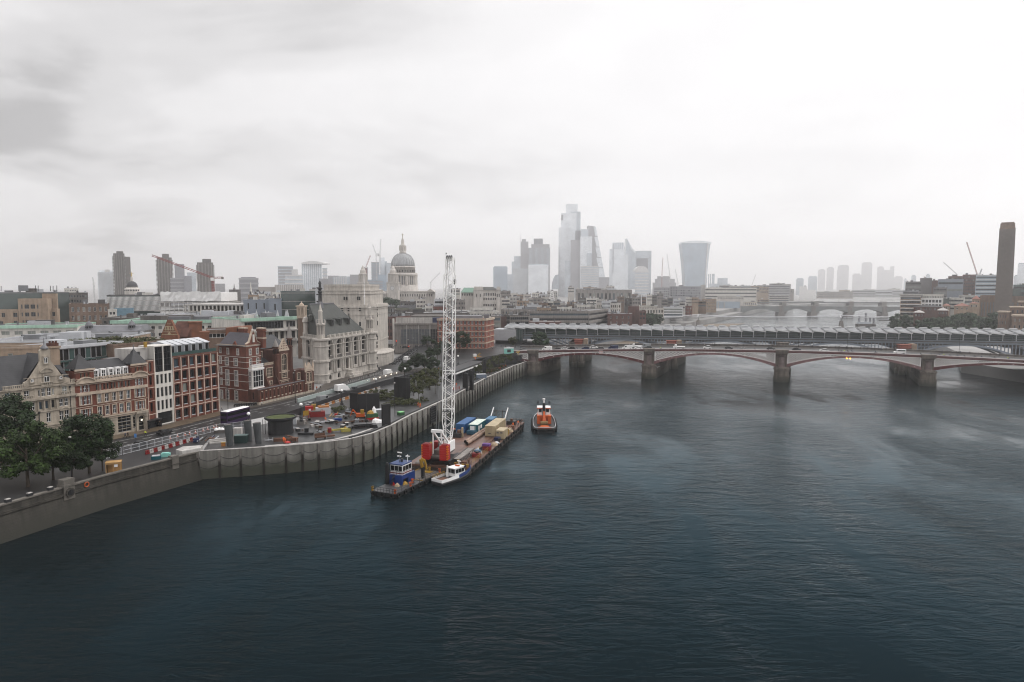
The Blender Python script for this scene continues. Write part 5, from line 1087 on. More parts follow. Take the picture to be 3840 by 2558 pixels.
band(fc,t,20.5,.3,.35,brick,u0=9.75)
mb=MB(); mb.add([fcp(0,20.55,0),fcp(FL,20.55,0),fcp(FL,20.55,-18),fcp(0,20.55,-18)],[(0,1,2,3)]); mb.build('flat_roof',roof_d,t)
for i in range(6):
 u0=10.2+i*2.95; s=MB(); s.hexa([fcp(u0,20.8,-1.2),fcp(u0+1.9,20.8,-1.2),fcp(u0+1.9,20.8,-6),fcp(u0,20.8,-6),fcp(u0,24.0,-1.2),fcp(u0+1.9,24.0,-1.2),fcp(u0+1.9,25.2,-6),fcp(u0,25.2,-6)]); s.hexa([fcp(u0-.15,24.02,-.9),fcp(u0+2.0,24.02,-.9),fcp(u0+2.6,25.3,-6.2),fcp(u0-.15,25.3,-6.2),fcp(u0-.15,24.2,-.9),fcp(u0+2.0,24.2,-.9),fcp(u0+2.6,25.5,-6.2),fcp(u0-.15,25.5,-6.2)]); o=s.build('zinc_dormer',zinc,t)
 window(fc,o,u0+.3,21.0,1.3,2.8,'two',0,blk_m,rev=1.1)
mb=MB(); mb.hexa([fcp(9.9,20.8,-2.6),fcp(FL-.5,20.8,-2.6),fcp(FL-.5,20.8,-9),fcp(9.9,20.8,-9),fcp(9.9,23.9,-4.0),fcp(FL-.5,23.9,-4.0),fcp(FL-.5,24.9,-9),fcp(9.9,24.9,-9)]); mb.build('zinc_roof',lead,t)
s=MB(); s.fbox(fc,10,FL,20.8,21.9,-.5,-.42); s.build('glass_rail',gl_t,t)
MB().fbox(fc,-3.8,2.7,19.5,24.2,-8,-2.0).build('plant_room',conc_l,t); s=MB(); s.fbox(fc,-1.6,-.4,20.2,23.2,-1.99,-1.8); s.build('louvre',blk_m,t)
s=MB(); s.fbox(fc,1.1,2.0,24.3,26.0,-1.9,-1.4); s.build('warning_board',yel_p,t)
# 4a corner block of red brick
t=thing('corner_house','red brick corner house with white stone windows and a cross gable','building',(-100,252,6.2)); Cn=Vector((-96.2,245.9)); dF=Vector((.33,.944)); dS=Vector((-13.4,8.0)).normalized()
fF=Fc(Cn,Cn+dF*7.8,6.3); fS=Fc(Cn+dS*15.8,Cn,6.3); mb=MB()
WS=row((5.6,11.2),17.9,1.15,2.1,'sash',None,1,0)+row((4.9,9.9),13.8,1.9,2.6,'mull',None,0,0)+row((4.9,9.9),6.3,1.9,5.6,'mull',None,0,0)+row((4.6,9.6),1.1,1.7,3.3,'mull',None,1,0)+row((1.3,),18.2,1.0,1.7,'sash',None,0,0)+row((1.3,),14.2,1.0,2.4,'mull',None,0,0)+row((1.3,),10.2,1.0,2.4,'mull',None,0,0)+row((1.3,),6.3,1.0,2.3,'mull',None,0,0)+row((1.3,),1.1,1.2,3.0,'mull',None,1,0)
WF=row((2.1,5.9),17.9,1.1,2.1,'sash',None,1,0)+row((2.1,5.9),13.8,1.2,2.5,'mull',None,0,0)
facade(mb,fS,t,21.2,WS,sub=True); facade(mb,fF,t,21.2,WF,sub=True)
mb.fpoly(fF,[(0,21.2),(7.8,21.2),(7.6,21.8),(6.0,22.4),(4.3,26.0),(3.5,26.0),(1.8,22.4),(.2,21.8)],-.6,0)
mb.fpoly(fS,[(8.2,21.2),(10.6,21.2),(9.4,22.8)],-.5,.02); wall(mb,Fc(fF.xy(7.8),fF.xy(7.8,-15),6.3),21.2); wall(mb,Fc(fS.xy(0,-9),fS.xy(0),6.3),21.2); mb.build('wall',brick,t)
for f,ws in((fS,WS),(fF,WF)):
 for u,z,w,h,st_,fm_,ar,g_ in ws:surround(f,t,u+w/2,z,w,h,white_r,.12,.2,ar)
 for z in(21.0,17.0,15.2,13.0,10.6,8.1,5.0):band(f,t,z,.16,.14,white_r,'stone_band')
 band(f,t,.0,.8,.12,stone,'plinth'); band(f,t,21.3,.2,.25,buff,u0=-.2)
s=MB()
for q in([(7.8,21.8),(7.6,22.1),(6.1,22.7),(4.3,26.4),(4.3,26.0),(6.0,22.4)],[(.2,21.8),(1.8,22.4),(3.5,26.0),(3.5,26.4),(1.7,22.7),(.2,22.1)]):s.fpoly(fF,q[::-1] if False else q,-.7,.15)
s.build('gable_coping',buff,t); s=MB(); s.fbox(fF,3.45,4.35,22.4,25.2,.01,.3); s.lathe([(.3,26.3),(.4,26.9),(.15,27.2),(.1,28.4)],(*fF.xy(3.9,-.3),6.3),8); s.build('statue_niche',white_r,t)
mb=MB(); zt_=21.2; P=[fS.p(0,zt_,-.4),fS.p(15.6,zt_,-.4),fF.p(7.6,zt_,-.4),fS.p(0,zt_,-9)]; rp=[fS.p(0,25.6,-5),fS.p(11,25.6,-5)]
mb.add(P+rp,[(0,1,5,4),(1,2,5),(2,3,4,5)]); mb.build('roof',M('purple_slate',(.05,.045,.055),.6,.2,.5,course=.4),t); MB().fbox(fF,.1,7.7,21.1,21.2,-15,-.4).build('flat_roof',roof_d,t)
for(u,o_) in((6.6,-5.4),(14.2,-7.5)):
 s=MB(); s.fbox(fS,u-1.6,u+1.6,20,27.0,o_-1.4,o_); s.fbox(fS,u-1.8,u+1.8,26.2,26.8,o_-1.6,o_+.2); oo=s.build('chimney',brick,t)
 for z in(23.4,27.0):s=MB(); s.fbox(fS,u-1.75,u+1.75,z,z+.5,o_-1.55,o_+.15); s.build('stone_band',buff,oo)
s=MB(); s.fbox(fF,.9,7.2,4.9,13.4,.02,1.5); s.build('oriel_base',white_r,t)
fo=Fc(fF.xy(.9,1.5),fF.xy(7.2,1.5),6.3)
window(fo,t,.5,6.0,5.3,6.1,'grid',0,white_p,rev=-.05); s=MB(); s.fbox(fo,-.15,fo.L+.15,12.3,12.9,-1.4,.3); s.fbox(fo,-.1,fo.L+.1,5.0,5.7,-1.4,.25); s.build('oriel_cornice',white_p,t); bal(fo,t,0,fo.L,13.4,white_p,.1)
fo2=Fc(fF.xy(.9,0),fF.xy(.9,1.5),6.3); window(fo2,t,.25,6.3,1.0,5.6,'mull',0,white_p,rev=-.05)
# 4b gothic hall and its long slit wall
t=thing('gothic_hall','dark red gothic hall with pointed window, spired turret and long slit wall','hall',(-88,262,6.2)); A0=Vector((-91.7,244.6)); fW=Fc(A0,A0+dF*33.2,6.3)
mb=MB(); W_=row([1.9+2.25*i for i in range(11)],1.9,.5,2.6,'bare',None,0,0)
facade(mb,fW,t,5.4,W_,rev=.4,u1=27); f2=Fc(fW.xy(0,-5),fW.xy(0),6.3); facade(mb,f2,t,5.4,row((2.6,),1.8,.6,2.6,'bare',None,0,0)); mb.add([fW.p(0,5.4),fW.p(27,5.4),fW.p(27,5.4,-5),fW.p(0,5.4,-5)],[(0,1,2,3)]); mb.build('slit_wall',brick_d,t)
band(fW,t,0,.9,.2,stone,'plinth',u1=27); band(f2,t,0,.9,.2,stone,'plinth')
for u in[.8+2.25*i for i in range(12)]:s=MB(); s.fbox(fW,u-.12,u+.12,.9,5.3,.01,.14); s.build('brick_pier',brick,t)
for u in[1.9+2.25*i for i in range(11)]:s=MB(); s.fbox(fW,u-.4,u+.4,1.5,1.9,.01,.22); s.fbox(fW,u-.38,u+.38,4.5,4.75,.01,.16); s.build('stone_sill',buff,t)
band(fW,t,5.35,.2,.15,lead,'coping',u1=27,o0=-.6)
def wing(pn,u0,u1,o,H,wins,fm_=buff,mat=brick_d,back=14):
 m_=MB(); f=Fc(fW.xy(u0,o),fW.xy(u1,o),6.3); facade(m_,f,t,H,[(a,b,c,d,e,fm_,ar,0) for a,b,c,d,e,ar in wins],rev=.35)
 for p_,q_ in((f.xy(f.L),f.xy(f.L,-back)),(f.xy(0,-back),f.xy(0))):wall(m_,Fc(p_,q_,6.3),H)
 m_.add([f.p(0,H),f.p(f.L,H),f.p(f.L,H,-back),f.p(0,H,-back)],[(0,1,2,3)]); m_.build(pn,mat,t)
 for a,b,c,d,e,ar in wins:surround(f,t,a+c/2,b,c,d,fm_,.12,.22,ar)
 return f
f=wing('low_wing',8.6,14.4,-4.2,13.2,[(1.2,8.6,3.4,3.4,'mull',0),(1.3,3.6,1.3,3.4,'mull',1),(3.0,3.6,1.3,3.4,'mull',1)]); bal(f,t,.2,f.L,13.2,buff,.1)
for u in(.1,f.L):s=MB(); s.hexa([f.p(u-.35,5.4,2.4),f.p(u+.35,5.4,2.4),f.p(u+.35,5.4,0),f.p(u-.35,5.4,0),f.p(u-.35,9.5,.6),f.p(u+.35,9.5,.6),f.p(u+.35,12,0),f.p(u-.35,12,0)]); s.build('buttress',brick_d,t)
mb=MB(); mb.add([f.p(-1,13.1,-1.2),f.p(f.L,13.1,-1.2),f.p(f.L,15.6,-5),f.p(-1,15.6,-5)],[(0,1,2,3)]); mb.build('low_roof',slate,t)
f=wing('nave',8.0,28,-9.5,19.0,[(1.2+1.9*i,15.2,1.2,2.6,'mull',1) for i in range(3)]+[(17.5,11,1.4,2.6,'mull',0)]); mb=MB(); mb.add([f.p(-.3,18.9,.4),f.p(f.L+.3,18.9,.4),f.p(f.L+.3,23.4,-6),f.p(-.3,23.4,-6),f.p(f.L+.3,18.9,-13),f.p(-.3,18.9,-13)],[(0,1,2,3),(3,2,4,5)]); mb.build('nave_roof',slate,t)
f=wing('front_gable',14.6,23.8,-3.6,18.4,[(3.3,10.2,3.2,6.4,'mull',2),(3.3,7.4,3.2,1.9,'mull',0),(3.0,2.9,3.8,3.0,'mull',0)],back=8)
s=MB(); s.fpoly(f,[(1.6,18.4),(8.0,18.4),(4.9,22.8)],-.5,.05); s.build('gable_panel',buff,t); band(f,t,17.9,.6,.25,buff,'parapet_band'); band(f,t,9.6,.22,.2,buff); band(f,t,6.4,.25,.2,buff)
for i in range(6):
 for j in range(4):
  u=2.4+1.0*i+.1; z=18.7+.9*j
  if abs(u-4.9)<(22.3-z)*.68:s=MB(); s.fbox(f,u-.2,u+.2,z,z+.35,.06,.14); s.build('flint_panel',brick_d,t)
for u,top_,sp in((.5,19.5,22.6),(8.8,22.2,28.6)):
 s=MB(); c=f.xy(u,-.3); s.lathe([(1.15,0),(1.15,top_-3.2),(1.3,top_-3.1),(1.3,top_-2.8),(1.05,top_-2.7),(1.05,top_),(1.35,top_+.05),(1.35,top_+.35)],(*c,6.3),8); o=s.build('turret',brick_d,t); s=MB(); s.lathe([(1.25,top_+.35),(.1,sp)],(*c,6.3),8); s.build('turret_spire',conc,o)
 for i in range(8):
  a=2*PI*(i+.5)/8; s=MB(); q=Vector((c[0]+1.0*math.cos(a),c[1]+1.0*math.sin(a),6.3+top_-1.4)); d_=Vector((-math.sin(a),math.cos(a),0)); s.bar(q-d_*.22,q+d_*.22,.16,1.8); s.build('lancet',gl[0],o)
f=wing('porch_range',23.8,27.4,-1.6,9.8,[(.9,5.9,1.7,2.6,'mull',0)],back=6)
f=wing('porch',27.2,33.2,.1,9.4,[(1.2,4.6,1.3,3.6,'mull',0),(3.2,4.6,1.3,3.6,'mull',0),(2.0,.9,2.2,2.9,'mull',0)],back=7)
s=MB(); s.fpoly(f,[(.6,9.4),(f.L-.6,9.4),(f.L/2,12.4)],-.5,.1); s.build('porch_gable',buff,t)
for u in(.5,f.L-.5):s=MB(); s.lathe([(.42,8.6),(.42,10.6),(.5,10.7),(.03,13)],(*f.xy(u),6.3),6); s.build('pinnacle',buff,t)
band(f,t,8.9,.4,.2,buff,'stone_band'); band(f,t,4.0,.3,.2,buff,'stone_band'); band(f,t,0,.8,.2,stone,'plinth')
# 5 white stone school
t=thing('stone_school','white stone school with tall arched windows and a steep grey hipped roof','building',(-80,325,6.2)); C0=Vector((-84.1,302.0)); C1=Vector((-71.0,350.0)); fF=Fc(C0,C1,6.3); dS=Vector((-.66,.75)); fS=Fc(C0+dS*21,C0,6.3)
mb=MB(); UA=[5.9+8.05*i for i in range(5)]
WF=row(UA,11.6,4.1,7.2,'two',dgrey_p,1,0)+row([UA[0],UA[1],UA[3],UA[4]],4.9,3.0,4.1,'two',dgrey_p,0,0)+[(UA[2]-1.4,3.9,2.8,5.4,'two',brick_d,1,0)]+row(UA[:2],.5,2.4,2.4,'bare',None,1,0)
WS=row((6.5,14.5),10.4,4.0,8.2,'two',dgrey_p,1,0)+row((6.5,14.5),4.6,2.6,4.4,'two',dgrey_p,0,0)+row((14.5,),.4,2.6,2.6,'bare',None,1,0)
facade(mb,fF,t,19.6,WF,rev=.9); facade(mb,fS,t,19.6,WS,rev=.9)
for p_,q_ in((fF.xy(fF.L),fF.xy(fF.L,-24)),(fF.xy(fF.L,-24),fS.xy(0)),):wall(mb,Fc(p_,q_,6.3),19.6)
mb.build('wall',portland,t)
for f in(fF,fS):
 for z,h,o in((18.9,.75,.9),(18.4,.3,.4),(9.6,.5,.7),(9.1,.3,.35),(3.5,.35,.4),(16.2,.25,.3),(0,.5,.3)):band(f,t,z,h,o,portland)
for u in UA:
 surround(fF,t,u,11.0,4.3,7.8,portland,.35,.55,1); s=MB(); s.fbox(fF,u-2.1,u+2.1,10.1,11.4,.05,.6); s.build('balcony',conc_d,t)
 for zz in(14.1,16.2):s=MB(); s.fbox(fF,u-2.0,u+2.0,zz,zz+.3,-.85,-.55); s.build('transom',portland,t)
for u in(6.5,14.5):surround(fS,t,u,10.4,4.0,8.2,portland,.35,.55,1); s=MB(); s.fbox(fS,u-2.0,u+2.0,15.2,15.5,-.85,-.55); s.build('transom',portland,t)
for u in[UA[0]-4.0]+[u+4.0 for u in UA]:
 for du in(-.95,.95):
  if 1<u+du<43.5:
   s=MB(); s.lathe([(.62,10.2),(.55,10.5),(.48,16.0),(.7,16.3)],(*fF.xy(u+du,.35),6.3),8); s.build('column',portland,t)
   s=MB(); s.lathe([(.66,3.9),(.58,4.3),(.52,8.7),(.75,9.0)],(*fF.xy(u+du,.35),6.3),8); s.build('column',portland,t)
 s=MB(); s.fbox(fF,max(u-.45,.2),u+.45,16.6,18.5,.02,.5); s.build('statue_panel',portland2,t)
def octa(f,u,o,r,prof,pn,mat,n=8):s=MB(); s.lathe(prof,(*f.xy(u,o),6.3),n,ph=PI/8+f.rz); return s.build(pn,mat,t)
for u,o in((-.2,-.6),(46.6,-.6)):
 octa(fF,u,o,3.2,[(3.7,0),(3.7,1.2),(3.45,1.3),(3.45,3.5),(3.8,3.6),(3.8,3.9),(3.3,4.0),(3.3,9.1),(3.9,9.4),(3.9,10.1),(3.3,10.2),(3.3,15.9),(3.6,16.1),(3.6,16.5),(3.3,16.6),(3.3,18.6),(4.1,19.0),(4.1,19.7)],'corner_turret',portland)
 for z in(1.6,5.6,11.6,13.4,17.2):
  for k_,(ff,uu) in enumerate(((fF,u+1.3),(fS,fS.L-1.4 if u<5 else None))):
   if uu is None:continue
   s=MB(); s.fbox(ff,uu-.35,uu+.35,z,z+1.3,1.2 if k_ else 2.5,2.75 if k_==0 else 2.45); s.build('slit_window',gl[0],t)
 c=fF.xy(u+.6,-1.0); s=MB(); s.lathe([(1.9,19.7),(1.9,21.4),(1.5,21.5)],(*c,6.3),8,ph=fF.rz); o_=s.build('corner_pavilion',portland,t)
 for i in range(8):
  a=2*PI*(i+.5)/8+fF.rz; s=MB(); s.lathe([(.24,21.4),(.2,25.4),(.3,25.6)],(c[0]+1.6*math.cos(a),c[1]+1.6*math.sin(a),6.3),6); s.build('pavilion_column',portland,o_)
 s=MB(); s.lathe([(2.1,25.6),(2.1,26.3),(1.2,26.5),(1.0,28.0),(1.3,28.2),(.95,28.4),(.9,31.5),(1.1,31.7),(.7,32.4),(.35,34.2),(.1,35),(.06,37.5)],(*c,6.3),8); s.build('pavilion_cap',portland,o_)
 for i in range(4):
  a=2*PI*i/4+.4; s=MB(); s.lathe([(.3,26.3),(.4,27.3),(.1,28.3)],(c[0]+1.8*math.cos(a),c[1]+1.8*math.sin(a),6.3),6); s.build('urn',portland2,o_)
 s=MB(); s.lathe([(1.0,21.4),(1.0,25.6)],(*c,6.3),8); s.build('pavilion_core',portland2,o_)
c=fS.xy(2.0,-1.0); s=MB(); s.lathe([(1.5,19.6),(1.5,21.5),(1.2,21.6),(1.1,26),(1.7,26.3),(1.6,26.8),(1.2,28.2),(.2,28.9)],(*c,6.3),8); s.build('domed_pavilion',portland,t)
bal(fF,t,3.6,43,19.7,portland,.5,n=70,h=1.3); bal(fS,t,3,17.5,19.7,portland,.5,n=26,h=1.3)
for u in UA+[u+4.0 for u in UA[:-1]]:s=MB(); s.fbox(fF,u-.7,u+.7,19.7,21.15,.15,.6); s.build('parapet_block',portland,t)
mb=MB(); e=20.2; rz_=34.6
P=[fS.p(1.5,e,-1.6),fF.p(1.6,e,-1.6),fF.p(44,e,-1.6),fF.p(44,e,-22)]; rA=fF.p(11,rz_,-13); rB=fF.p(31,rz_,-12); P4=fS.p(1.5,e,-20)
mb.add(P+[rA,rB,P4],[(0,1,4),(1,2,5,4),(2,3,5),(3,6,4,5),(6,0,4)]); mb.build('roof',slate_g,t)
mb=MB(); mb.bar(rA,rB,.8,.5); mb.build('roof_ridge',lead,t)
def on_roof(u,f_):a=Vector(fF.p(u,e,-1.6)); b=Vector(fF.p(11+(u-1.6)*20/42.4,rz_,-12.5)); return a+(b-a)*f_
for u in(15.5,25.0,34.5):
 q=on_roof(u,.36); s=MB(); d_=Vector((fF.d.x,fF.d.y,0)); n_=Vector((fF.n.x,fF.n.y,0)); f3=Fc((q-d_*1.0+n_*1.4).xy,(q+d_*1.0+n_*1.4).xy,q.z-.9); s.fbox(f3,0,2.0,0,2.6,-4,0); s.fpoly(f3,[(-.3,2.6),(2.3,2.6),(2.3,2.9),(1.0,3.5),(-.3,2.9)],-4.5,.4); o=s.build('roof_dormer',slate_g,t); s=MB(); s.fbox(f3,.35,1.65,.4,2.3,.01,.1); s.build('louvre',blk,o)
q=Vector(fS.p(11,e,-1.6)); q2=Vector(rA); q=q+(q2-q)*.5; s=MB(); f3=Fc((q.x-.6,q.y-1.6),(q.x+.9,q.y-.8),q.z-.6); s.fbox(f3,0,1.8,0,2.6,-3.5,0); s.fpoly(f3,[(-.3,2.6),(2.1,2.6),(.9,3.3)],-4,.4); s.build('roof_dormer',slate_g,t)
c=fF.p(19.5,rz_,-12.4); s=MB(); s.lathe([(1.6,-3),(1.4,.6),(1.0,.8),(1.0,1.1)],c,8); o=s.build('lantern_base',lead,t)
for i in range(8):a=2*PI*i/8; s=MB(); s.tube((c[0]+.8*math.cos(a),c[1]+.8*math.sin(a),c[2]+1.1),(c[0]+.72*math.cos(a),c[1]+.72*math.sin(a),c[2]+4.4),.14,n=5); s.build('lantern_post',blk_m,o)
s=MB(); s.lathe([(.4,1.1),(.4,4.4)],c,8); s.lathe([(r*.78,4.4+(z-7.2)*.66) for r,z in((1.3,7.2),(1.35,7.5),(1.0,7.9),(1.5,9.2),(1.2,9.8),(.8,10.2),(1.5,11.4),(1.5,11.8),(.85,12.2),(.7,14.6),(1.0,14.8),(.9,15.6),(.4,16.6),(.12,17.2),(.06,19))],c,8); s.build('lantern_spire',blk_m,o)
s=MB(); s.fbox(fF,19,29,0,1.0,.3,4.5); s.fbox(fF,20,28,1.0,2.0,.3,3.6); s.fbox(fF,21,27,2.0,3.4,.3,2.6); s.build('entrance_steps',portland,t); bal(fF,t,15,19,0.2,portland,5,h=1.2); bal(fF,t,29,42,0.2,portland,5,h=1.2)
# 6 great curved stone office behind the school
t=thing('curved_office','massive pale stone office with a curved corner rising behind the school','office building',(-90,385,6.2)); pl=[(-112,392),(-104,374),(-94,367),(-85,366.5),(-79,369.5),(-75.4,375),(-74.2,383),(-74.6,410),(-112,420)]
mb=MB(); mb.prism(pl,6.3,39.3)
mb.build('wall',portland,t)
def ring(pn,z0,z1,off,mat=portland,sc_=None):
 c=Vector((-92,388)); s=MB(); s.prism([tuple(c+(Vector(q)-c)*(1+off/20)) for q in pl],z0,z1); s.build(pn,mat,t)
ring('cornice',37.6,38.4,.55); ring('cornice',36.6,37.0,.3); ring('cornice',18.6,19.2,.35); ring('string_course',33.6,33.9,.2)
ring('upper_stage',39.3,46.6,-2.6); ring('upper_cornice',44.9,45.4,-2.2); ring('upper_cornice',46.6,47.0,-2.35); ring('top_stage',46.95,50.2,-4.5); ring('top_cornice',49.0,49.5,-4.2)
fcs=[Fc(pl[i],pl[i+1],6.3) for i in range(7)]
for i,f in enumerate(fcs[1:6]):
 for z in(8.0,13.2,16.8,21.4,26.0,29.5):
  for u in spread(2 if f.L>9 else 1,1,f.L-1):
   if(i+int(z))%4==0:continue
   s=MB(); s.fbox(f,u-.5,u+.5,z,z+2.3,.01,.06); o=s.build('window',gl[0],t); s=MB(); s.fbox(f,u-.75,u+.75,z-.25,z,.01,.25); s.build('sill',portland,o)
 if i in(1,2):
  for u in(f.L*.4,f.L*.55):s=MB(); s.fbox(f,u-.35,u+.35,41.8-6.3+0,43.6-6.3,-2.0,-1.2); s.build('upper_window',gl[0],t)
c=at(1367,1150,366); s=MB(); s.tube((c.x,366,39.4),(c.x,366,at(1367,1028,366).z),.22,.12,n=6); s.lathe([(.05,0),(.6,.3),(.05,.5)],(c.x,366,43.5),8); tag(s.build('flagpole',white_p),'tall white flagpole on the curved stone office','flagpole')
s=MB(); s.prism([(-80,352),(-71,356),(-66.8,363),(-65.2,372),(-66.5,382),(-70,390),(-78,390)],6.25,13.4); o=tag(s.build('curved_plinth',portland),'low curved rusticated stone base at the road bend','stone base')
for z in(7.6,8.9,10.2,11.5):s=MB(); c_=Vector((-74,372)); s.prism([tuple(c_+(Vector(q)-c_)*1.012) for q in[(-80,352),(-71,356),(-66.8,363),(-65.2,372),(-66.5,382),(-70,390),(-78,390)]],z,z+1.12); s.build('rusticated_course',portland,o)
s=MB(); s.prism([tuple(c_+(Vector(q)-c_)*1.04) for q in[(-80,352),(-71,356),(-66.8,363),(-65.2,372),(-66.5,382),(-70,390),(-78,390)]],13.4,13.9); s.build('coping',portland,o)
f=Fc((-77.5,351.5),(-71.8,354.2),6.3); s=MB(); s.fpoly(f,[(0,8),(f.L,8),(f.L/2,10.2)],-1,.6); s.build('doorway_pediment',portland,o); s=MB(); s.fbox(f,f.L/2-1.1,f.L/2+1.1,0,5.4,-.5,.4); s.build('doorway',blk,o)
# ------------------------------------------------------------------ road bridge
P1=Vector((11.9,378.6)); ax_=Vector((.978,-.2075)).normalized(); nx_=Vector((-ax_.y,ax_.x)); U0=20.0
fB=Fc(P1-ax_*U0,P1+ax_*340,0)
def par(s):return 16.3-.00018*(s-120)**2
PIERS=[0,63.2,130.4,199.0,268.0]
t=thing('road_bridge','maroon iron arch bridge with white lattice spandrels and stone piers','bridge',(P1.x,P1.y,0))
br_st=M('bridge_stone',(.16,.135,.115),.85,.3,.5,streak=.5,course=.9,bump=.3); wlat=M('lattice_white',(.86,.83,.81),.6,.1,.8); prail=M('parapet_pink',(.50,.43,.42),.6,.15,.6)
def prof_strip(pn,mat,zf0,zf1,o0,o1,s0=-14.0,s1=330.0,n=70,kind=None):
 mb=MB()
 for i in range(n):
  a=s0+(s1-s0)*i/n; b=s0+(s1-s0)*(i+1)/n; p=fB.p
  mb.hexa([p(a+U0,zf0(a),o1),p(b+U0,zf0(b),o1),p(b+U0,zf0(b),o0),p(a+U0,zf0(a),o0),p(a+U0,zf1(a),o1),p(b+U0,zf1(b),o1),p(b+U0,zf1(b),o0),p(a+U0,zf1(a),o0)])
 return mb.build(pn,mat,t)
prof_strip('deck',asphalt,lambda s:par(s)-2.0,lambda s:par(s)-1.1,-31.5,-.5)
prof_strip('footway',paving,lambda s:par(s)-1.09,lambda s:par(s)-.96,-4.2,-.5); prof_strip('footway',paving,lambda s:par(s)-1.09,lambda s:par(s)-.96,-31.5,-26.5)
prof_strip('cycle_kerb',conc_l,lambda s:par(s)-1.09,lambda s:par(s)-.95,-8.2,-7.7)
prof_strip('frieze',maroon,lambda s:par(s)-1.45,lambda s:par(s)-.62,-.5,.02); prof_strip('parapet',pinkm,lambda s:par(s)-.62,lambda s:par(s)-.22,-.4,.1); prof_strip('parapet_rail',prail,lambda s:par(s)-.22,lambda s:par(s),-.55,.32)
prof_strip('parapet',conc_d,lambda s:par(s)-1.6,lambda s:par(s)-.05,-32,-31.55); prof_strip('parapet_rail',conc,lambda s:par(s)-.05,lambda s:par(s)+.1,-32.1,-31.4)
mb=MB(); s=-12.0
while s<320:mb.fbox(fB,s+U0,s+U0+.34,par(s)-1.25,par(s)-.70,.025,.2); s+=.74
tag(mb.build('dentil_course',pinkm,t),kind='stuff')
mk=MB()
for off in(-11.5,-15.7,-19.8):
 s=-8
 while s<320:p=fB.p; mk.add([p(s+U0,par(s)-1.094,off+.08),p(s+3+U0,par(s+3)-1.094,off+.08),p(s+3+U0,par(s+3)-1.094,off-.08),p(s+U0,par(s)-1.094,off-.08)],[(0,1,2,3)]); s+=7 if off!=-15.7 else 3.2
mk.build('road_marking',paint,t)
spans=[(-52.0,PIERS[0])]+list(zip(PIERS,PIERS[1:]))+[(PIERS[-1],330)]
for k,(sa,sb_) in enumerate(spans):
 a=sa+2.7; b=sb_-2.7; m=(a+b)/2; hs=7.4 if k else 6.6; crown=par(m)-3.05
 def zi(s,a=a,b=b,hs=hs,crown=crown):q=(2*(s-a)/(b-a)-1); return hs+(crown-hs)*(1-abs(q)**2.0)
 def ze(s,a=a,b=b):q=abs(2*(s-a)/(b-a)-1); return zi(s)+1.0+.75*q*q
 if k==4:b_end=min(b,268-2.7)
 s0=max(a,-12.0) if k==0 else a; s1=min(b,320)
 if s1<=s0:continue
 for j,o in enumerate((-.05,-8,-16,-24,-31)):
  mb=MB(); n=22
  for i in range(n):
   p_,q_=s0+(s1-s0)*i/n,s0+(s1-s0)*(i+1)/n; P=fB.p
   mb.hexa([P(p_+U0,zi(p_),o),P(q_+U0,zi(q_),o),P(q_+U0,zi(q_),o-.8),P(p_+U0,zi(p_),o-.8),P(p_+U0,ze(p_),o),P(q_+U0,ze(q_),o),P(q_+U0,ze(q_),o-.8),P(p_+U0,ze(p_),o-.8)])
  r_=mb.build('arch_rib',(maroon if k in(1,4,5) else pinkm) if j==0 else maroon,t)
  if j==0:
   n=10 if k else 2
   for i in range(n):s=s0+(s1-s0)*(i+.5)/n; c=Vector(fB.p(s+U0,(zi(s)+ze(s))/2,o)); d=Vector((-nx_.x,-nx_.y,0)); mb=MB(); mb.tube(c,c+d*.28,.26,.14,n=8); mb.build('boss',prail,r_)
 mb=MB()
 for i in range(12):
  p_,q_=s0+(s1-s0)*i/12,s0+(s1-s0)*(i+1)/12; P=fB.p
  mb.add([P(p_+U0,ze(p_)-.2,-1.2),P(q_+U0,ze(q_)-.2,-1.2),P(q_+U0,ze(q_)-.2,-31),P(p_+U0,ze(p_)-.2,-31)],[(0,1,2,3)])
 mb.build('shade_soffit',maroon,t)  # plate added across the ribs to keep the bridge underside dark
 for side in(0,1):
  if k==0 and side==0:continue
  lo,hi=(s0+.25,m) if side==0 else(m if k else s0,s1-.25)
  if k==5:lo,hi=s0+.25,min(m,318)
  if k==5 and side:continue
  top=lambda s:par(s)-1.5
  inside=lambda s,z:lo<=s<=hi and ze(s)+.02<=z<=top(s)
  mb=MB(); sl=1.35; step=.62
  for sg in(1,-1):
   c=-22.0
   while c<60:
    x0=(lo if side==0 else hi); seg=None; xs=[lo+(hi-lo)*i/160 for i in range(161)]
    for x in xs+[None]:
     ok=False
     if x is not None:
      zz=8+sl*(sg*(x-x0))+c*1.0 if True else 0
      ok=inside(x,zz)
     if ok:seg=(seg[0] if seg else(x,zz),(x,zz))
     elif seg:
      (xa,za),(xb,zb)=seg; seg=None
      if xb-xa>.2:mb.bar(fB.p(xa+U0,za,-.22-.1*(sg>0)),fB.p(xb+U0,zb,-.22-.1*(sg>0)),.29,.14)
    c+=step*sl*1.15
  n=14
  for i in range(n):
   p_,q_=lo+(hi-lo)*i/n,lo+(hi-lo)*(i+1)/n
   if top(p_)-ze(p_)>.25:mb.bar(fB.p(p_+U0,ze(p_)+.12,-.16),fB.p(q_+U0,min(ze(q_)+.12,top(q_)),-.16),.28,.2); mb.bar(fB.p(p_+U0,top(p_)-.1,-.16),fB.p(q_+U0,top(q_)-.1,-.16),.28,.22)
  e=lo+.2 if side==0 else hi-.2; mb.bar(fB.p(e+U0,ze(e),-.15),fB.p(e+U0,top(e),-.15),.4,.26)
  mb.build('spandrel_lattice',wlat,t)
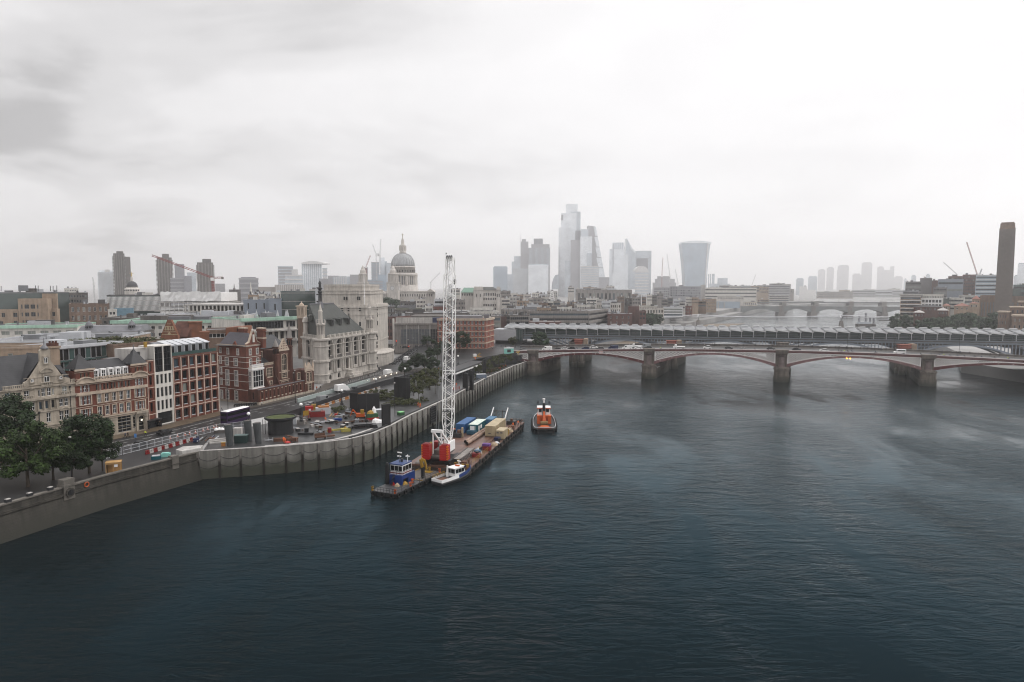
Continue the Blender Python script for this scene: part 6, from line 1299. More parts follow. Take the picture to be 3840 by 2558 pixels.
for i,s in enumerate(PIERS):
 top=par(s); P=fB.p; u=s+U0
 def ring(w,front,z0,z1,mb,back=-33):
  pts=[fB.xy(u-w+7,back)]+[fB.xy(u-w*math.cos(PI*j/8),front+w*math.sin(PI*j/8)*.8) for j in range(9)]+[fB.xy(u+w+7,back)]
  mb.prism(pts,z0,z1)
 mb=MB(); ring(3.9,1.2,-1.5,3.2,mb); ring(3.6,1.1,3.2,6.4,mb); ring(4.0,1.2,6.4,7.0,mb); ring(3.4,1.0,7.0,7.6,mb); pr=mb.build('pier',br_st,t)
 mb=MB(); mb.fbox(fB,u-2.6,u+2.6,7.6,top-2.3,-32.5,.3); mb.fbox(fB,u-2.9,u+2.9,top-2.3,top-1.7,-32.8,.9); mb.build('pier_shaft',br_st,t)
 mb=MB(); mb.lathe([(1.75,7.6),(1.75,8.1),(1.4,8.3),(1.3,top-3.6),(1.4,top-3.4),(2.1,top-2.5),(2.1,top-2.3)],(*fB.xy(u,.9),0),14); o=mb.build('granite_column',M('polished_granite',(.13,.10,.095),.5,.3,1),t)
 mb=MB(); mb.fbox(fB,u-2.9,u+2.9,top-1.7,top-.25,-.6,2.6); mb.fbox(fB,u-3.1,u+3.1,top-.25,top+.25,-.8,2.8);
 for j in range(5):mb.fbox(fB,u-2.5+j*1.1,u-1.9+j*1.1,top-1.4,top-.5,2.6,2.72)
 mb.build('pulpit',br_st,t)
s=PIERS[0]+37.5; mb=MB(); mb.fbox(fB,s+U0-1.1,s+U0+1.1,par(s)-2.6,par(s)-.9,.3,.45); o=mb.build('shield_plate',white_p,t)
for du in(-.55,.55):
 for dz in(-.42,.42):mb=MB(); c=Vector(fB.p(s+U0+du,par(s)-1.75+dz,.46)); d=Vector((-nx_.x,-nx_.y,0)); mb.tube(c,c+d*.08,.33,n=8); mb.build('red_rose',red_p,o)
for s in(161.6,163.2):mb=MB(); c=Vector(fB.p(s+U0,par(s)-3.3,.3)); mb.tube(c,c-Vector((nx_.x,nx_.y,0))*.35,.36,n=10); mb.build('navigation_lamp',amber_l,t)
MB().fbox(fB,0,17,-1.5,par(-12)-1.4,-34,-3).build('abutment',br_st,t)
s=MB(); c=fB.xy(11.5,2.0); s.lathe([(2.6,8.5),(2.2,10.2),(2.8,10.4),(2.8,11.0)],(*c,0),10); o=tag(s.build('statue_plinth',blk_m),'dark plinth at the bridge end carrying a golden beast','plinth')
t2=thing('beast_statue','small golden winged beast statue on a dark plinth by the bridge','statue',(*c,11.0)); s=MB(); x,y=c; s.bar((x-.9,y,12.4),(x+.8,y,12.6),.7,.8)
for dx in(-.75,.65):s.bar((x+dx,y-.2,11),(x+dx*.9,y-.2,12.4),.28); s.bar((x+dx,y+.2,11),(x+dx*.9,y+.2,12.4),.28)
s.bar((x+.7,y,12.7),(x+1.0,y,13.5),.45); s.build('body',M('gold_paint',(.55,.38,.12),.4,.1,1,metal=.4),t2); s=MB(); s.bar((x+.1,y,12.9),(x-.7,y,13.8),.5,.12); s.build('wing',MATS['gold_paint'],t2)
def dk(s,o):q=fB.xy(s+U0,o); return(q[0],q[1],par(s)-1.09)
def deck_px(px,o):
 r=(px-CX)/F; q=P1+nx_*-o; return(r*q.y-q.x)/(ax_.x-r*ax_.y)
# ------------------------------------------------------------------ railway bridge with the station on it
fR=Fc(P1+nx_*57-ax_*40,P1+nx_*57+ax_*330,0); UR=40.0
t=thing('railway_bridge','blue grey railway bridge carrying a long station with saw-tooth solar roof','railway bridge',(P1.x+12,P1.y+56,0))
RP=[15.5,77,139,204,270]
def rstrip(pn,mat,z0,z1,o0,o1,a=-34.0,b=330.0):s=MB(); s.fbox(fR,a+UR,b+UR,z0,z1,o0,o1); return s.build(pn,mat,t)
sol=M('solar_panel',(.12,.125,.135),.3,.1,.3,spec=.6); solw=M('roof_white',(.5,.5,.5),.45,.06,.3)
rstrip('platform_deck',conc_d,17.5,18.0,-29,.2); rstrip('edge_girder',steel_g,18.0,18.6,-.5,.5); rstrip('edge_girder',steel_g,16.5,17.4,-.5,.4); rstrip('edge_girder',steel_g,19.6,19.8,.2,.4); rstrip('far_wall',gl_g,18.0,22.6,-29.2,-28.9); rstrip('lower_deck',conc_d,15.6,16.45,-29,-.6)
mb=MB(); mb.fbox(fR,0,.01,0,.01,0,.01)
bay=6.64; nb=52
def bay_mesh():
 m=MB(); w=bay
 m.k=0; f_=[(0,-1.6,23.2),(w+.25,-1.6,22.4),(w+.25,9,24.0),(w*.62,10,24.9),(0,9,24.4)]
 m.add(f_,[(0,1,2,3,4)]); m.add([(0,9,24.4),(w*.62,10,24.9),(w+.25,9,24.0),(w+.25,27,22.6),(0,27,23.0)],[(0,1,2,3,4)])
 m.k=1; m.hexa([(0,-1.9,22.75),(w+.25,-1.9,22.0),(w+.25,-1.55,22.0),(0,-1.55,22.75),(0,-1.9,23.3),(w+.25,-1.9,22.42),(w+.25,-1.55,22.45),(0,-1.55,23.3)])
 m.add([(w+.25,-1.6,22.4),(w+.25,-1.0,23.2),(w+.25,9,24.4),(w+.25,9,23.9)],[(0,1,2,3)])
 m.add([(0,-1.6,22.9),(w,-1.6,22.1),(w,27,22.2),(0,27,22.6)],[(3,2,1,0)])
 m.hexa([(w*.1,1.2,23.65),(w*.95,1.2,23.1),(w*.95,1.6,23.15),(w*.1,1.6,23.7),(w*.1,1.2,23.75),(w*.95,1.2,23.2),(w*.95,1.6,23.25),(w*.1,1.6,23.8)])
 m.hexa([(w*.15,9.2,24.5),(w*.7,9.2,24.85),(w*.7,11,24.8),(w*.15,11,24.5),(w*.15,9.2,25.1),(w*.7,9.2,25.3),(w*.7,11,25.3),(w*.15,11,25.1)])
 return m.mesh('roof_bay',[sol,solw])
bm=bay_mesh(); cm=MB(); cm.box(-.14,-.14,18.0,.14,.14,22.4); cm=cm.mesh('column',alu)
gs_=MB(); gs_.box(.2,0,18.6,bay-.2,.05,21.6); gs_=gs_.mesh('glass_screen',gl_g)
rm_=MB(); rm_.box(0,0,21.6,bay,.1,21.75); rm_.box(0,-.05,20.3,bay,.05,20.4); rm_=rm_.mesh('glazing_bar',steel_g)
for i in range(nb):
 s=-15.7+bay*(i-2); u=s+UR
 inst(bm,'roof_bay',t,fR.p(u,0,0),fR.rz); inst(cm,'column',t,fR.p(u,0,.25),fR.rz); inst(gs_,'glass_screen',t,fR.p(u,0,-3.0),fR.rz); inst(rm_,'glazing_bar',t,fR.p(u,0,-2.8),fR.rz)
 rr=random.Random(i)
 if i%2==0 and i>2:q=MB(); a=rr.uniform(.5,3); q.fbox(fR,u+a,u+a+rr.uniform(1.5,3.5),18.7,20.9,-7,-5.6); q.build('platform_kiosk',rr.choice([conc_l,gl_t,zinc,grey_m]),t)
for k,(a,b) in enumerate(zip([-46.0]+RP,RP+[336])):
 a0,b0=a+2.2,b-2.2; m=(a0+b0)/2; zi=lambda s:7.5+8.0*(1-(2*(s-a0)/(b0-a0)-1)**2)
 for o in(0,-14,-28):
  q=MB(); n=18; lo=max(a0,-34); hi=min(b0,328)
  for i in range(n):
   p_,r_=lo+(hi-lo)*i/n,lo+(hi-lo)*(i+1)/n; P=fR.p
   q.hexa([P(p_+UR,zi(p_),o),P(r_+UR,zi(r_),o),P(r_+UR,zi(r_),o-.8),P(p_+UR,zi(p_),o-.8),P(p_+UR,zi(p_)+1.0,o),P(r_+UR,zi(r_)+1.0,o),P(r_+UR,zi(r_)+1.0,o-.8),P(p_+UR,zi(p_)+1.0,o-.8)])
  q.build('arch_rib',M('arch_steel',(.21,.235,.275),.5,.15,.4),t)
 s=lo
 while s<hi:
  if 16.5-zi(s)-1>.8:
   q=MB(); q.fbox(fR,s+UR-.2,s+UR+.2,zi(s)+.9,16.5,-.6,0); q.build('spandrel_post',MATS['arch_steel'],t)
   if 16.5-zi(s)-1>2.2:q=MB(); q.fbox(fR,s+UR+.2,s+UR+1.65,14.7,14.95,-.5,-.1); q.build('spandrel_tie',MATS['arch_steel'],t)
  s+=1.85
for s in RP:q=MB(); q.prism([fR.xy(s+UR-2.6,.4),fR.xy(s+UR+2.6,.4),fR.xy(s+UR+9,-29),fR.xy(s+UR+4,-29)],-1.5,13.4); q.fbox(fR,s+UR-3.0,s+UR+3.0,13.4,14.0,-29,.8); q.build('pier',br_st,t)
a=at(1853,1238,437); q=MB(); f=Fc(fR.xy(UR-36,3),fR.xy(UR-16.5,3),0); q.fbox(f,0,f.L-4.5,14.5,21.6,-16,0); o=tag(q.build('station_entrance',M('pale_panel',(.34,.345,.36),.5,.1,.2)),'pale grey panelled station entrance box left of the saw-tooth roof','station entrance')
q=MB(); q.fbox(f,f.L-4.5,f.L,14.5,21.5,-15.8,-.1); q.build('glazed_end',gl_g,o)
for i in range(5):q=MB(); q.fbox(f,f.L-4.4+i*1.05,f.L-4.25+i*1.05,14.6,21.4,-.09,.05); q.build('mullion',grey_m,o)
q=MB(); q.fbox(f,1,f.L,12.3,14.5,-15,-1.5); q.build('ground_floor',blk,o)
for s,ww,mat,lb in((20,4.6,'r','red column head of the vanished bridge nearest the station entrance'),(75.9,5.2,'r','red column head of the vanished bridge between first and second road arches'),(139,5.6,'s','grey stone pier head of the vanished bridge behind the middle road pier'),(203.5,5.4,'r','red column head of the vanished bridge behind the white minibus')):
 mm=M('column_red',(.24,.075,.052),.6,.2,.5) if mat=='r' else br_st; t2=thing('bridge_column',lb,'bridge pier',(*fR.xy(s+UR,9),0),'column heads of the vanished bridge')
 q=MB(); q.fbox(fR,s+UR-ww/2,s+UR+ww/2,11.5,14.8,7,11); q.fbox(fR,s+UR-ww/2-.5,s+UR+ww/2+.5,14.8,15.3,6.5,11.5); q.fbox(fR,s+UR-ww/2-.2,s+UR+ww/2+.2,15.3,16.3,6.8,11.2); q.fbox(fR,s+UR-ww/2-.6,s+UR+ww/2+.6,16.3,16.6,6.4,11.6); q.build('column_head',mm,t2)
 for du in(-2,2):
  for oo in(7.5,14):q=MB(); q.lathe([(1.9,-1.5),(1.9,2.5),(1.4,2.7),(1.4,10.8),(1.9,11.4)],(*fR.xy(s+UR+du,oo),0),10); q.build('iron_column',br_st,t2)
 if mat=='r':q=MB(); q.fbox(fR,s+UR+ww/2+.7,s+UR+ww/2+3.2,11,16.9,5,11); q.build('stone_flank',brick_t,t2)
# ------------------------------------------------------------------ bridges farther down the river
t=thing('footbridge','thin steel footbridge with shallow cables far down the river','footbridge',(300,780,0)); A=Vector((150,800)); B_=Vector((486,752)); fM=Fc(A,B_,0)
dz=lambda u:12.6+2.0*math.sin(PI*u/fM.L)
q=MB(); n=24
for i in range(n):a,b=fM.L*i/n,fM.L*(i+1)/n; P=fM.p; q.hexa([P(a,dz(a),2),P(b,dz(b),2),P(b,dz(b),-2),P(a,dz(a),-2),P(a,dz(a)+.5,2),P(b,dz(b)+.5,2),P(b,dz(b)+.5,-2),P(a,dz(a)+.5,-2)])
q.build('deck',alu,t); pu=[(216-150)/fM.d.x,(371-150)/fM.d.x]
ks=[0]+pu+[fM.L]
for o in(5,-5):
 q=MB(); pts=[]
 for i in range(41):
  u=fM.L*i/40; z=dz(u)+.2
  for a,b in zip(ks,ks[1:]):
   if a<=u<=b:f_=(u-a)/(b-a); z=dz(u)+2.6-2.9*math.sin(PI*f_) if 0<a and b<fM.L else dz(u)+2.6-2.6*((1-f_) if a==0 else f_)
  pts.append(fM.p(u,z,o))
 q.path(pts,.22,5); q.build('cable',alu,t)
for i in range(1,42):q=MB(); u=fM.L*i/42; q.bar(fM.p(u,dz(u)+.2,5),fM.p(u,dz(u)+.2,-5),.22); q.build('transverse_arm',alu,t)
for u in pu:
 q=MB(); q.lathe([(3.4,-1),(2.6,6),(1.9,10.6)],fM.p(u,0),10); o=q.build('pier',conc,t)
 for o_ in(5,-5):q=MB(); q.bar(fM.p(u,10,0),fM.p(u,dz(u)+2.7,o_),.8); q.build('pier_arm',alu,o)
q=MB(); q.fbox(fM,0,fM.L,13.6,14.6,1.9,2.0)
def far_bridge(label,Y,Y2,x0,x1,zd,zc,zs,piers,mat,pw,name='arch_bridge',flat=False):
 A=Vector((x0,Y)); B_=Vector((x1,Y2)); f=Fc(A,B_,0); t=thing(name,label,'bridge',((x0+x1)/2,Y,0)); q=MB(); q.fbox(f,0,f.L,zd-1.8,zd-.4,-16,0); q.fbox(f,0,f.L,zd-.4,zd,-.4,.3); q.build('deck',mat,t)
 us=[((p-CX)/F*Y-x0)/f.d.x for p in piers]; ks=[0]+us+[f.L]
 for a,b in zip(ks,ks[1:]):
  if flat:continue
  q=MB(); n=14
  for i in range(n):
   u0=a+(b-a)*i/n; u1=a+(b-a)*(i+1)/n; z=lambda u:zs+(zc-zs)*(1-(2*(u-a)/(b-a)-1)**2); P=f.p
   q.hexa([P(u0,z(u0),0),P(u1,z(u1),0),P(u1,z(u1),-15),P(u0,z(u0),-15),P(u0,zd-1.81,0),P(u1,zd-1.81,0),P(u1,zd-1.81,-15),P(u0,zd-1.81,-15)])
  q.build('arch',mat,t)
 for u in us:q=MB(); q.fbox(f,u-pw,u+pw,-1,zs+1,-18,2); q.fbox(f,u-pw*.7,u+pw*.7,zs+1,zd+.8,-17,1.2); q.build('pier',conc,t)
 return t,f
far_bridge('hazy low arch bridge far beyond the station',1150,1118,388,680,16.2,11.4,4.5,(2923,3038,3166,3287),M('far_bridge',(.20,.21,.21),.7,.15,.1),5)
t,f=far_bridge('hazy flat railway bridge behind the far arch bridge',1330,1300,470,790,19.5,12,6,(2935,3050,3175,3290),MATS['far_bridge'],6,'girder_bridge',True)
t2=thing('train','white train crossing the hazy far railway bridge','train',(*f.xy(f.L*.75),19.5));
for i in range(6):u=f.L*.42+i*26; q=MB(); q.fbox(f,u,u+25,19.3,22.6,-8,-5); q.build('carriage',white_p,t2)
t=thing('river_pier','small floating pier with dark mooring posts beyond the station roof','pier',(430,850,0))
for x,h in((3222,12),(3246,16),(3262,11),(3276,10)):p=at(x,1210,850); q=MB(); q.tube((p.x,850,-1),(p.x,850,h),1.3,n=8); q.build('mooring_post',st_d,t)
p=at(3215,1210,845); q=MB(); q.box(p.x,843,0,p.x+22,850,3); q.build('pontoon',conc_d,t); q=MB(); q.box(p.x+2,844,3,p.x+17,849,5.4); q.build('shelter',gl_far,t)
t=thing('river_jetty','long covered jetty running from the south bank to the floating pier','jetty',(470,820,6)); q=MB(); q.bar((456,846,7),(486,800,10.5),4,1); q.build('walkway',conc_d,t); q=MB(); q.bar((470,745,9),(520,742,9.5),6,2.5); q.build('covered_walk',lead,t)
# ------------------------------------------------------------------ river walls
def tide(m,z0,z1,lo):
 t=m.node_tree; b=t.nodes['Principled BSDF']; src=b.inputs['Base Color'].links[0].from_socket
 g=N(t,'ShaderNodeNewGeometry'); s=N(t,'ShaderNodeSeparateXYZ'); t.links.new(g.outputs['Position'],s.inputs[0])
 n=N(t,'ShaderNodeTexNoise'); n.inputs['Scale'].default_value=.5; n.inputs['Detail'].default_value=4; t.links.new(g.outputs['Position'],n.inputs['Vector'])
 z=math_n(t,'MULTIPLY_ADD',n.outputs[0],-1.6,math_n(t,'ADD',s.outputs[2],.8))
 r=N(t,'ShaderNodeMapRange'); r.inputs[1].default_value=z0; r.inputs[2].default_value=z1; t.links.new(z,r.inputs[0])
 x=N(t,'ShaderNodeMix'); x.data_type='RGBA'; t.links.new(r.outputs[0],x.inputs[0]); x.inputs[6].default_value=lo+(1,); t.links.new(src,x.inputs[7]); t.links.new(x.outputs[2],b.inputs['Base Color']); return m
tide(conc_w,2.0,4.6,(.055,.057,.043)); tide(granite,.8,5.6,(.030,.029,.023)); post_m=tide(M('fender_timber',(.17,.155,.14),.8,.3,.8,streak=.3),4.3,5.2,(.018,.015,.012)); tide(br_st,.6,4.2,(.035,.036,.026))
t=thing('river_wall','pale concrete foreshore wall with dark timber fender posts and sagging chains','river wall',(-40,200,0))
for i in range(len(NEW)-1):
 f=Fc(NEW[i],NEW[i+1],0); n=max(1,round(f.L/4.5))
 for j in range(n):
  a=f.L*j/n; b=f.L*(j+1)/n; q=MB(); q.fbox(f,a+.03,b-.03,-1.2,7.25,-.45,.05+.02*(j%2)); q.build('wall_panel',conc_w,t)
  q=MB(); q.fbox(f,a,b,7.25,7.42,-.55,.12); q.build('coping',conc_l,t)
  q=MB(); q.fbox(f,a-.27,a+.27,-1.2,7.1+R.uniform(-.25,.35),.08,.5); q.build('fender_post',post_m,t)
  for z in(5.4,3.3):
   q=MB(); P=[f.p(a+.25+(b-a-.5)*k/5,z-.75*math.sin(PI*k/5)+.25*(j%2),.16) for k in range(6)]; q.path(P,.055,4); q.build('chain',blk_m,t)
f=Fc(NEW[7],NEW[8],0); q=MB()
for i in range(9):q.fbox(f,15+i*.62,15.2+i*.62,1.2,7.0,.5,.8)
for i in range(7):q.fbox(f,14.9,20.2,1.4+i*.85,1.62+i*.85,.82,.95)
q.build('fender_grid',blk_m,t)
t=thing('embankment_wall','old dark granite embankment wall with moulded coping and mooring rings','river wall',(-110,100,0))
for i in range(3):
 f=Fc(OLD[i],OLD[i+1],0); n=max(1,round(f.L/9))
 for j in range(n):
  a,b=f.L*j/n,f.L*(j+1)/n
  q=MB(); q.add([f.p(a,-1.2,1.2),f.p(b,-1.2,1.2),f.p(b,5.0,.25),f.p(a,5.0,.25),f.p(b,5.3,.0),f.p(a,5.3,.0)],[(0,1,2,3),(3,2,4,5)]); q.build('granite_face',granite,t)
  q=MB(); q.fbox(f,a,b,5.3,5.75,-.6,.5); q.build('string_course',granite,t); q=MB(); q.fbox(f,a,b,5.75,7.0,-.5,.15); q.build('parapet',granite,t)
  q=MB(); q.fbox(f,a+.02,b-.02,7.0,7.3,-.7,.38); q.build('coping',M('pale_granite',(.115,.105,.092),.7,.25,.6),t)
c=Vector(OLD[1])*.36+Vector(OLD[2])*.64; f=Fc(OLD[1],OLD[2],0); u=f.L*.62; q=MB(); q.fbox(f,u-1.2,u+1.2,4.4,8.7,-1.2,.55); q.fbox(f,u-1.35,u+1.35,7.2,7.6,-1.4,.7); q.build('wall_pier',MATS['pale_granite'],t)
q=MB(); cc=Vector(f.p(u,5.9,.58)); nn=Vector((f.n.x,f.n.y,0)); q.tube(cc,cc+nn*.3,.95,n=14); o=q.build('mooring_boss',granite,t); q=MB(); q.tube(cc+nn*.31,cc+nn*.4,.6,n=14); q.build('mooring_ring',blk,o)
for pn,u0,z0 in(('wall_pier',17.5,7.0),):f2=Fc(OLD[2],OLD[3],0); q=MB(); q.fbox(f2,u0-.9,u0+.9,4.5,7.7,-1.0,.5); q.build(pn,MATS['pale_granite'],t)
q=MB(); q.prism([(-82.2,167.5),(-79.2,170.9),(-80,174),(-84.5,172.5),(-84.6,169)],6.2,8.1); tag(q.build('junction_block',conc_l),'white concrete block where the old and new river walls meet','concrete block')
# ------------------------------------------------------------------ foreshore
def gp_(px,py,z=6.5):v=G(px,py,z); return(v.x,v.y,z)
def slabt(label,a,b,th,z0,h,name='sculpted_wall',cat='sculpted wall',mat=blk,group='black sculpted walls on the foreshore',seg=1,bow=0):
 t=thing(name,label,cat,(a[0],a[1],z0),group); A=Vector(a[:2]); B_=Vector(b[:2]); n=Vector(((B_-A).y,-(B_-A).x)).normalized(); pts=[A+(B_-A)*i/seg+n*bow*math.sin(PI*i/seg) for i in range(seg+1)]
 for i in range(seg):f=Fc(pts[i],pts[i+1],z0); q=MB(); q.fbox(f,0.01,f.L-.01,0,h,-th,0); q.build('wall_plate',mat,t)
 return t
slabt('tall black slab standing on the river edge beside the curve',(-38.6,201.6),(-36.6,203.4),.8,6.5,7.4)
slabt('tall bowed black wall behind two orange workers',(-45.0,258),(-38.6,256.4),.5,6.5,8.3,seg=5,bow=.9)
slabt('wide folded black wall behind the green machine',(-55.2,229.7),(-52.2,228.3),.5,6.5,6.6); slabt('broad panel of the folded black wall',(-52.1,228.4),(-45.4,231.6),.5,6.5,6.2)
slabt('left of two black slabs far along the river edge',(-20.3,278),(-18.2,276),.7,6.5,7.2); slabt('right of two black slabs far along the river edge',(-17.6,279),(-16.2,277.5),.7,6.5,8.0); slabt('dark grey post by the ramp to the bridge',(-13.5,318),(-12.2,318.5),.9,6.5,8.5)
cyl_m=M('leaning_cylinder_grey',(.055,.06,.062),.55,.2,.4)
for(x,y),lb in zip(((-75.6,180.2),(-72.6,185.8),(-68.9,182.8)),('leaning grey funnel nearest the white wall block','middle leaning grey funnel partly behind a dark box','right leaning grey funnel beside the grass drum')):
 t=thing('vent_funnel',lb,'vent',(x,y,6.5),'leaning grey vent funnels'); q=MB(); q.tube((x,y,6.5),(x-.35,y,12.2),.78,1.05,n=16); q.build('funnel',cyl_m,t); q=MB(); q.tube((x-.35,y,12.15),(x-.36,y,12.24),.9,.9,n=16); q.build('funnel_mouth',conc_d,t)
t=thing('grass_drum','large black drum pavilion with a grassy top','pavilion',(-67.3,196,6.5)); q=MB(); q.lathe([(3.5,0),(3.5,3.9)],(-67.3,196,6.5),28); q.build('drum_wall',blk_m,t); q=MB(); q.lathe([(3.6,3.9),(4.5,4.5),(4.5,5.0),(4.2,5.0),(4.15,4.72)],(-67.3,196,6.5),32,cap=False); q.build('rim',blk_m,t); q=MB(); q.lathe([(4.2,4.7),(2.2,4.86),(.01,4.9)],(-67.3,196,6.5),28); q.build('grass_top',grass,t)
q=MB(); q.box(-72.2,192,6.5,-71.4,192.3,11);
for dx in(-4.6,-3.9):s=MB(); s.tube((-67.3+dx,194.4,6.5),(-67.3+dx,194.4,10.8),.08,n=5); s.build('support_post',blk_m,t)
# wavy step bands of the deck
q=MB(); pts=[(-66,179.5),(-60,182),(-54,184),(-49,188),(-45,194.5),(-42,202)]
for a,b in zip(pts,pts[1:]):q.bar((*a,6.56),(*b,6.56),.9,.1)
struct('step_edge',q,conc_l)
q=MB(); P=[(-64,177.8),(-56,180.5),(-49.5,184.2),(-44.6,189.5),(-41,198)]; W2=[(-42.6,199),(-46.4,191.5),(-51,186.6),(-57,183.4),(-64.5,180.8)]; q.add([(*p,6.512) for p in P+W2],[tuple(range(10))]); struct('lower_step',q,M('dark_step',(.035,.035,.037),.35,.3,.3))
q=MB(); P=NEW[4:11]
for a,b in zip(P,P[1:]):f=Fc(a,b,0); q.fbox(f,0,f.L,6.5,7.75,-1.25,-.75)
tag(q.build('foreshore_parapet',blk_m),'low black parapet following the foreshore wall','parapet')
# hoardings, ramps and barriers between road and foreshore
def wall_line(name,label,cat,pts,z0,z1,th,mat,pn='panel',step=3.0):
 t=thing(name,label,cat,(*pts[0],z0))
 for a,b in zip(pts,pts[1:]):
  f=Fc(a,b,0); n=max(1,round(f.L/step))
  for i in range(n):q=MB(); q.fbox(f,f.L*i/n+.02,f.L*(i+1)/n-.02,z0,z1,-th/2,th/2); q.build(pn,mat,t)
 return t
wall_line('site_hoarding','long black site hoarding between the road and the foreshore','hoarding',[(-73.5,211),(-64.8,255),(-58.5,281.5),(-37.2,345)],6.3,8.7,.15,blk_m)
wall_line('glazed_hoarding','white glazed hoarding panels left of the black site hoarding','hoarding',[(-79.5,205),(-74.2,214)],6.3,8.6,.12,white_p,step=1.4)
wall_line('ramp_wall','pale green grey wall of the road ramp','wall',[(-79.4,250),(-71.5,277),(-64.0,305)],6.2,7.7,.5,M('ramp_wall_pale',(.30,.345,.33),.7,.15,.4),step=4)
wall_line('ramp_wall','dark wall of the road ramp beyond the pale stretch','wall',[(-64,305),(-57,330),(-46,348)],6.2,7.6,.5,conc,step=4)
for i in range(8):q=MB(); u=Vector((-66.2,297))+Vector((13.4,42))*(i/8); q.box(u.x-.05,u.y,7.0,u.x+.12,u.y+2.2,7.35); tag(q.build('wall_light',white_l),'%s strip light from the left along the ramp wall'%nth(i),'light','strip lights along the ramp wall')
t=thing('railing','black railing with pale posts along the stone school pavement','railing',(-80,254,6.3))
L0=[(-80.2,252),(-74,277),(-72.5,300),(-63.5,338)]; tot=0
for a,b in zip(L0,L0[1:]):
 f=Fc(a,b,6.3); n=round(f.L/1.9); q=MB(); q.fbox(f,0,f.L,.85,.95,-.04,.04); q.fbox(f,0,f.L,.4,.46,-.03,.03); q.build('rail',blk_m,t)
 for i in range(n):q=MB(); q.fbox(f,f.L*i/n-.13,f.L*i/n+.13,0,1.15,-.12,.12); q.build('post',conc_l,t)
t=thing('low_pavilion','low black pavilion with a white fascia under the bridge ramp','pavilion',(-20,325,6.5)); f=Fc((-25.4,303.3),(-14.5,346),6.5); q=MB(); q.fbox(f,0,f.L,0,3.4,-6,0); q.build('wall',blk_m,t); q=MB(); q.fbox(f,-.5,f.L+.5,3.4,4.0,-6.5,.7); q.build('fascia',white_p,t); q=MB(); q.fbox(f,-.4,f.L+.4,4.0,4.7,-6.4,.4); q.build('roof_parapet',blk_m,t)
for i in range(9):q=MB(); q.fbox(f,1+i*4.6,4.6+i*4.6,.4,3.0,.01,.06); q.build('window',gl[1],t)
wall_line('ramp_wall','black parapet of the footway climbing to the bridge','wall',[(-14,346),(-7,362),(2.5,376)],6.5,12.6,.5,blk_m,step=5)
def barrier_row(px0,px1,n,mats,label,group,z):
 a=G(*px0,z); b=G(*px1,z); f=Fc(a,b,z); w=f.L/n; ms=[]
 for k,m in enumerate(mats):
  q=MB(); q.box(.04,-.2,0,w-.04,.2,.35); q.box(.04,-.12,.35,.25,.12,1.0); q.box(w-.25,-.12,.35,w-.04,.12,1.0); q.box(.25,-.11,.8,w-.25,.11,1.0)
  for j in range(1,3):q.box(w*j/3-.12,-.11,.35,w*j/3+.12,.11,.8)
  ms.append(q.mesh('plastic_barrier',m))
 for i in range(n):tag(inst(ms[i%len(mats)],'plastic_barrier',None,f.p(w*i,0,R.uniform(-.2,.2)),f.rz+R.uniform(-.06,.06)),label[i%len(mats)]%nth(i),'barrier',group)
barrier_row((545,1705),(735,1650),14,(M('skip_red',(.17,.012,.012),.5,.2,.6),conc_l),('red plastic barrier, %s from the left along the wire fence','white plastic barrier, %s from the left along the wire fence'),'red and white barriers along the wire fence',6.34)
barrier_row((1190,1533),(1425,1458),20,(M('barrier_orange',(.32,.13,.03),.5),conc_l),('orange plastic barrier, %s from the left in the row below the hoarding','white plastic barrier, %s from the left in the row below the hoarding'),'orange and white barriers below the hoarding',6.5)
fm_=MB(); w=2.2
for x in(0,w):fm_.tube((x,0,0),(x,0,2.0),.05,n=5)
for z in(.15,1.1,2.0):fm_.tube((0,0,z),(w,0,z),.045,n=5)
for i in range(1,8):fm_.bar((w*i/8,0,.15),(w*i/8,0,2.0),.022)
fm_=fm_.mesh('fence_panel',zinc); pts=[(-101,166),(-99,171),(-87.4,199.5),(-79.8,204.8)]; k=0
t=thing('wire_fence','temporary wire mesh fence along the road edge of the site','fence',(-99,171,6.34))
for a,b in zip(pts,pts[1:]):
 f=Fc(a,b,6.34); n=max(1,int(f.L/w))
 for i in range(n):inst(fm_,'fence_panel',t,f.p(f.L*i/n,0),f.rz)
cone=MB(); cone.k=0; cone.box(-.25,-.25,0,.25,.25,.06); cone.lathe([(.2,.06),(.14,.35)],n=8); cone.lathe([(.09,.58),(.05,.8)],n=8); cone.k=1; cone.lathe([(.14,.35),(.09,.58)],n=8); cone=cone.mesh('traffic_cone',[org_p,white_p])
for i,(px,py) in enumerate(((638,1646),(666,1639),(694,1633),(711,1629),(733,1625),(762,1617),(779,1612),(802,1606),(812,1602))):x,y,z=gp_(px,py,6.21); o=tag(inst(cone,'traffic_cone',None,(x,y,z)),'%s traffic cone from the left on the dark road'%nth(i),'traffic cone','cones along the road'); o.scale=(1.3,1.3,1.3)
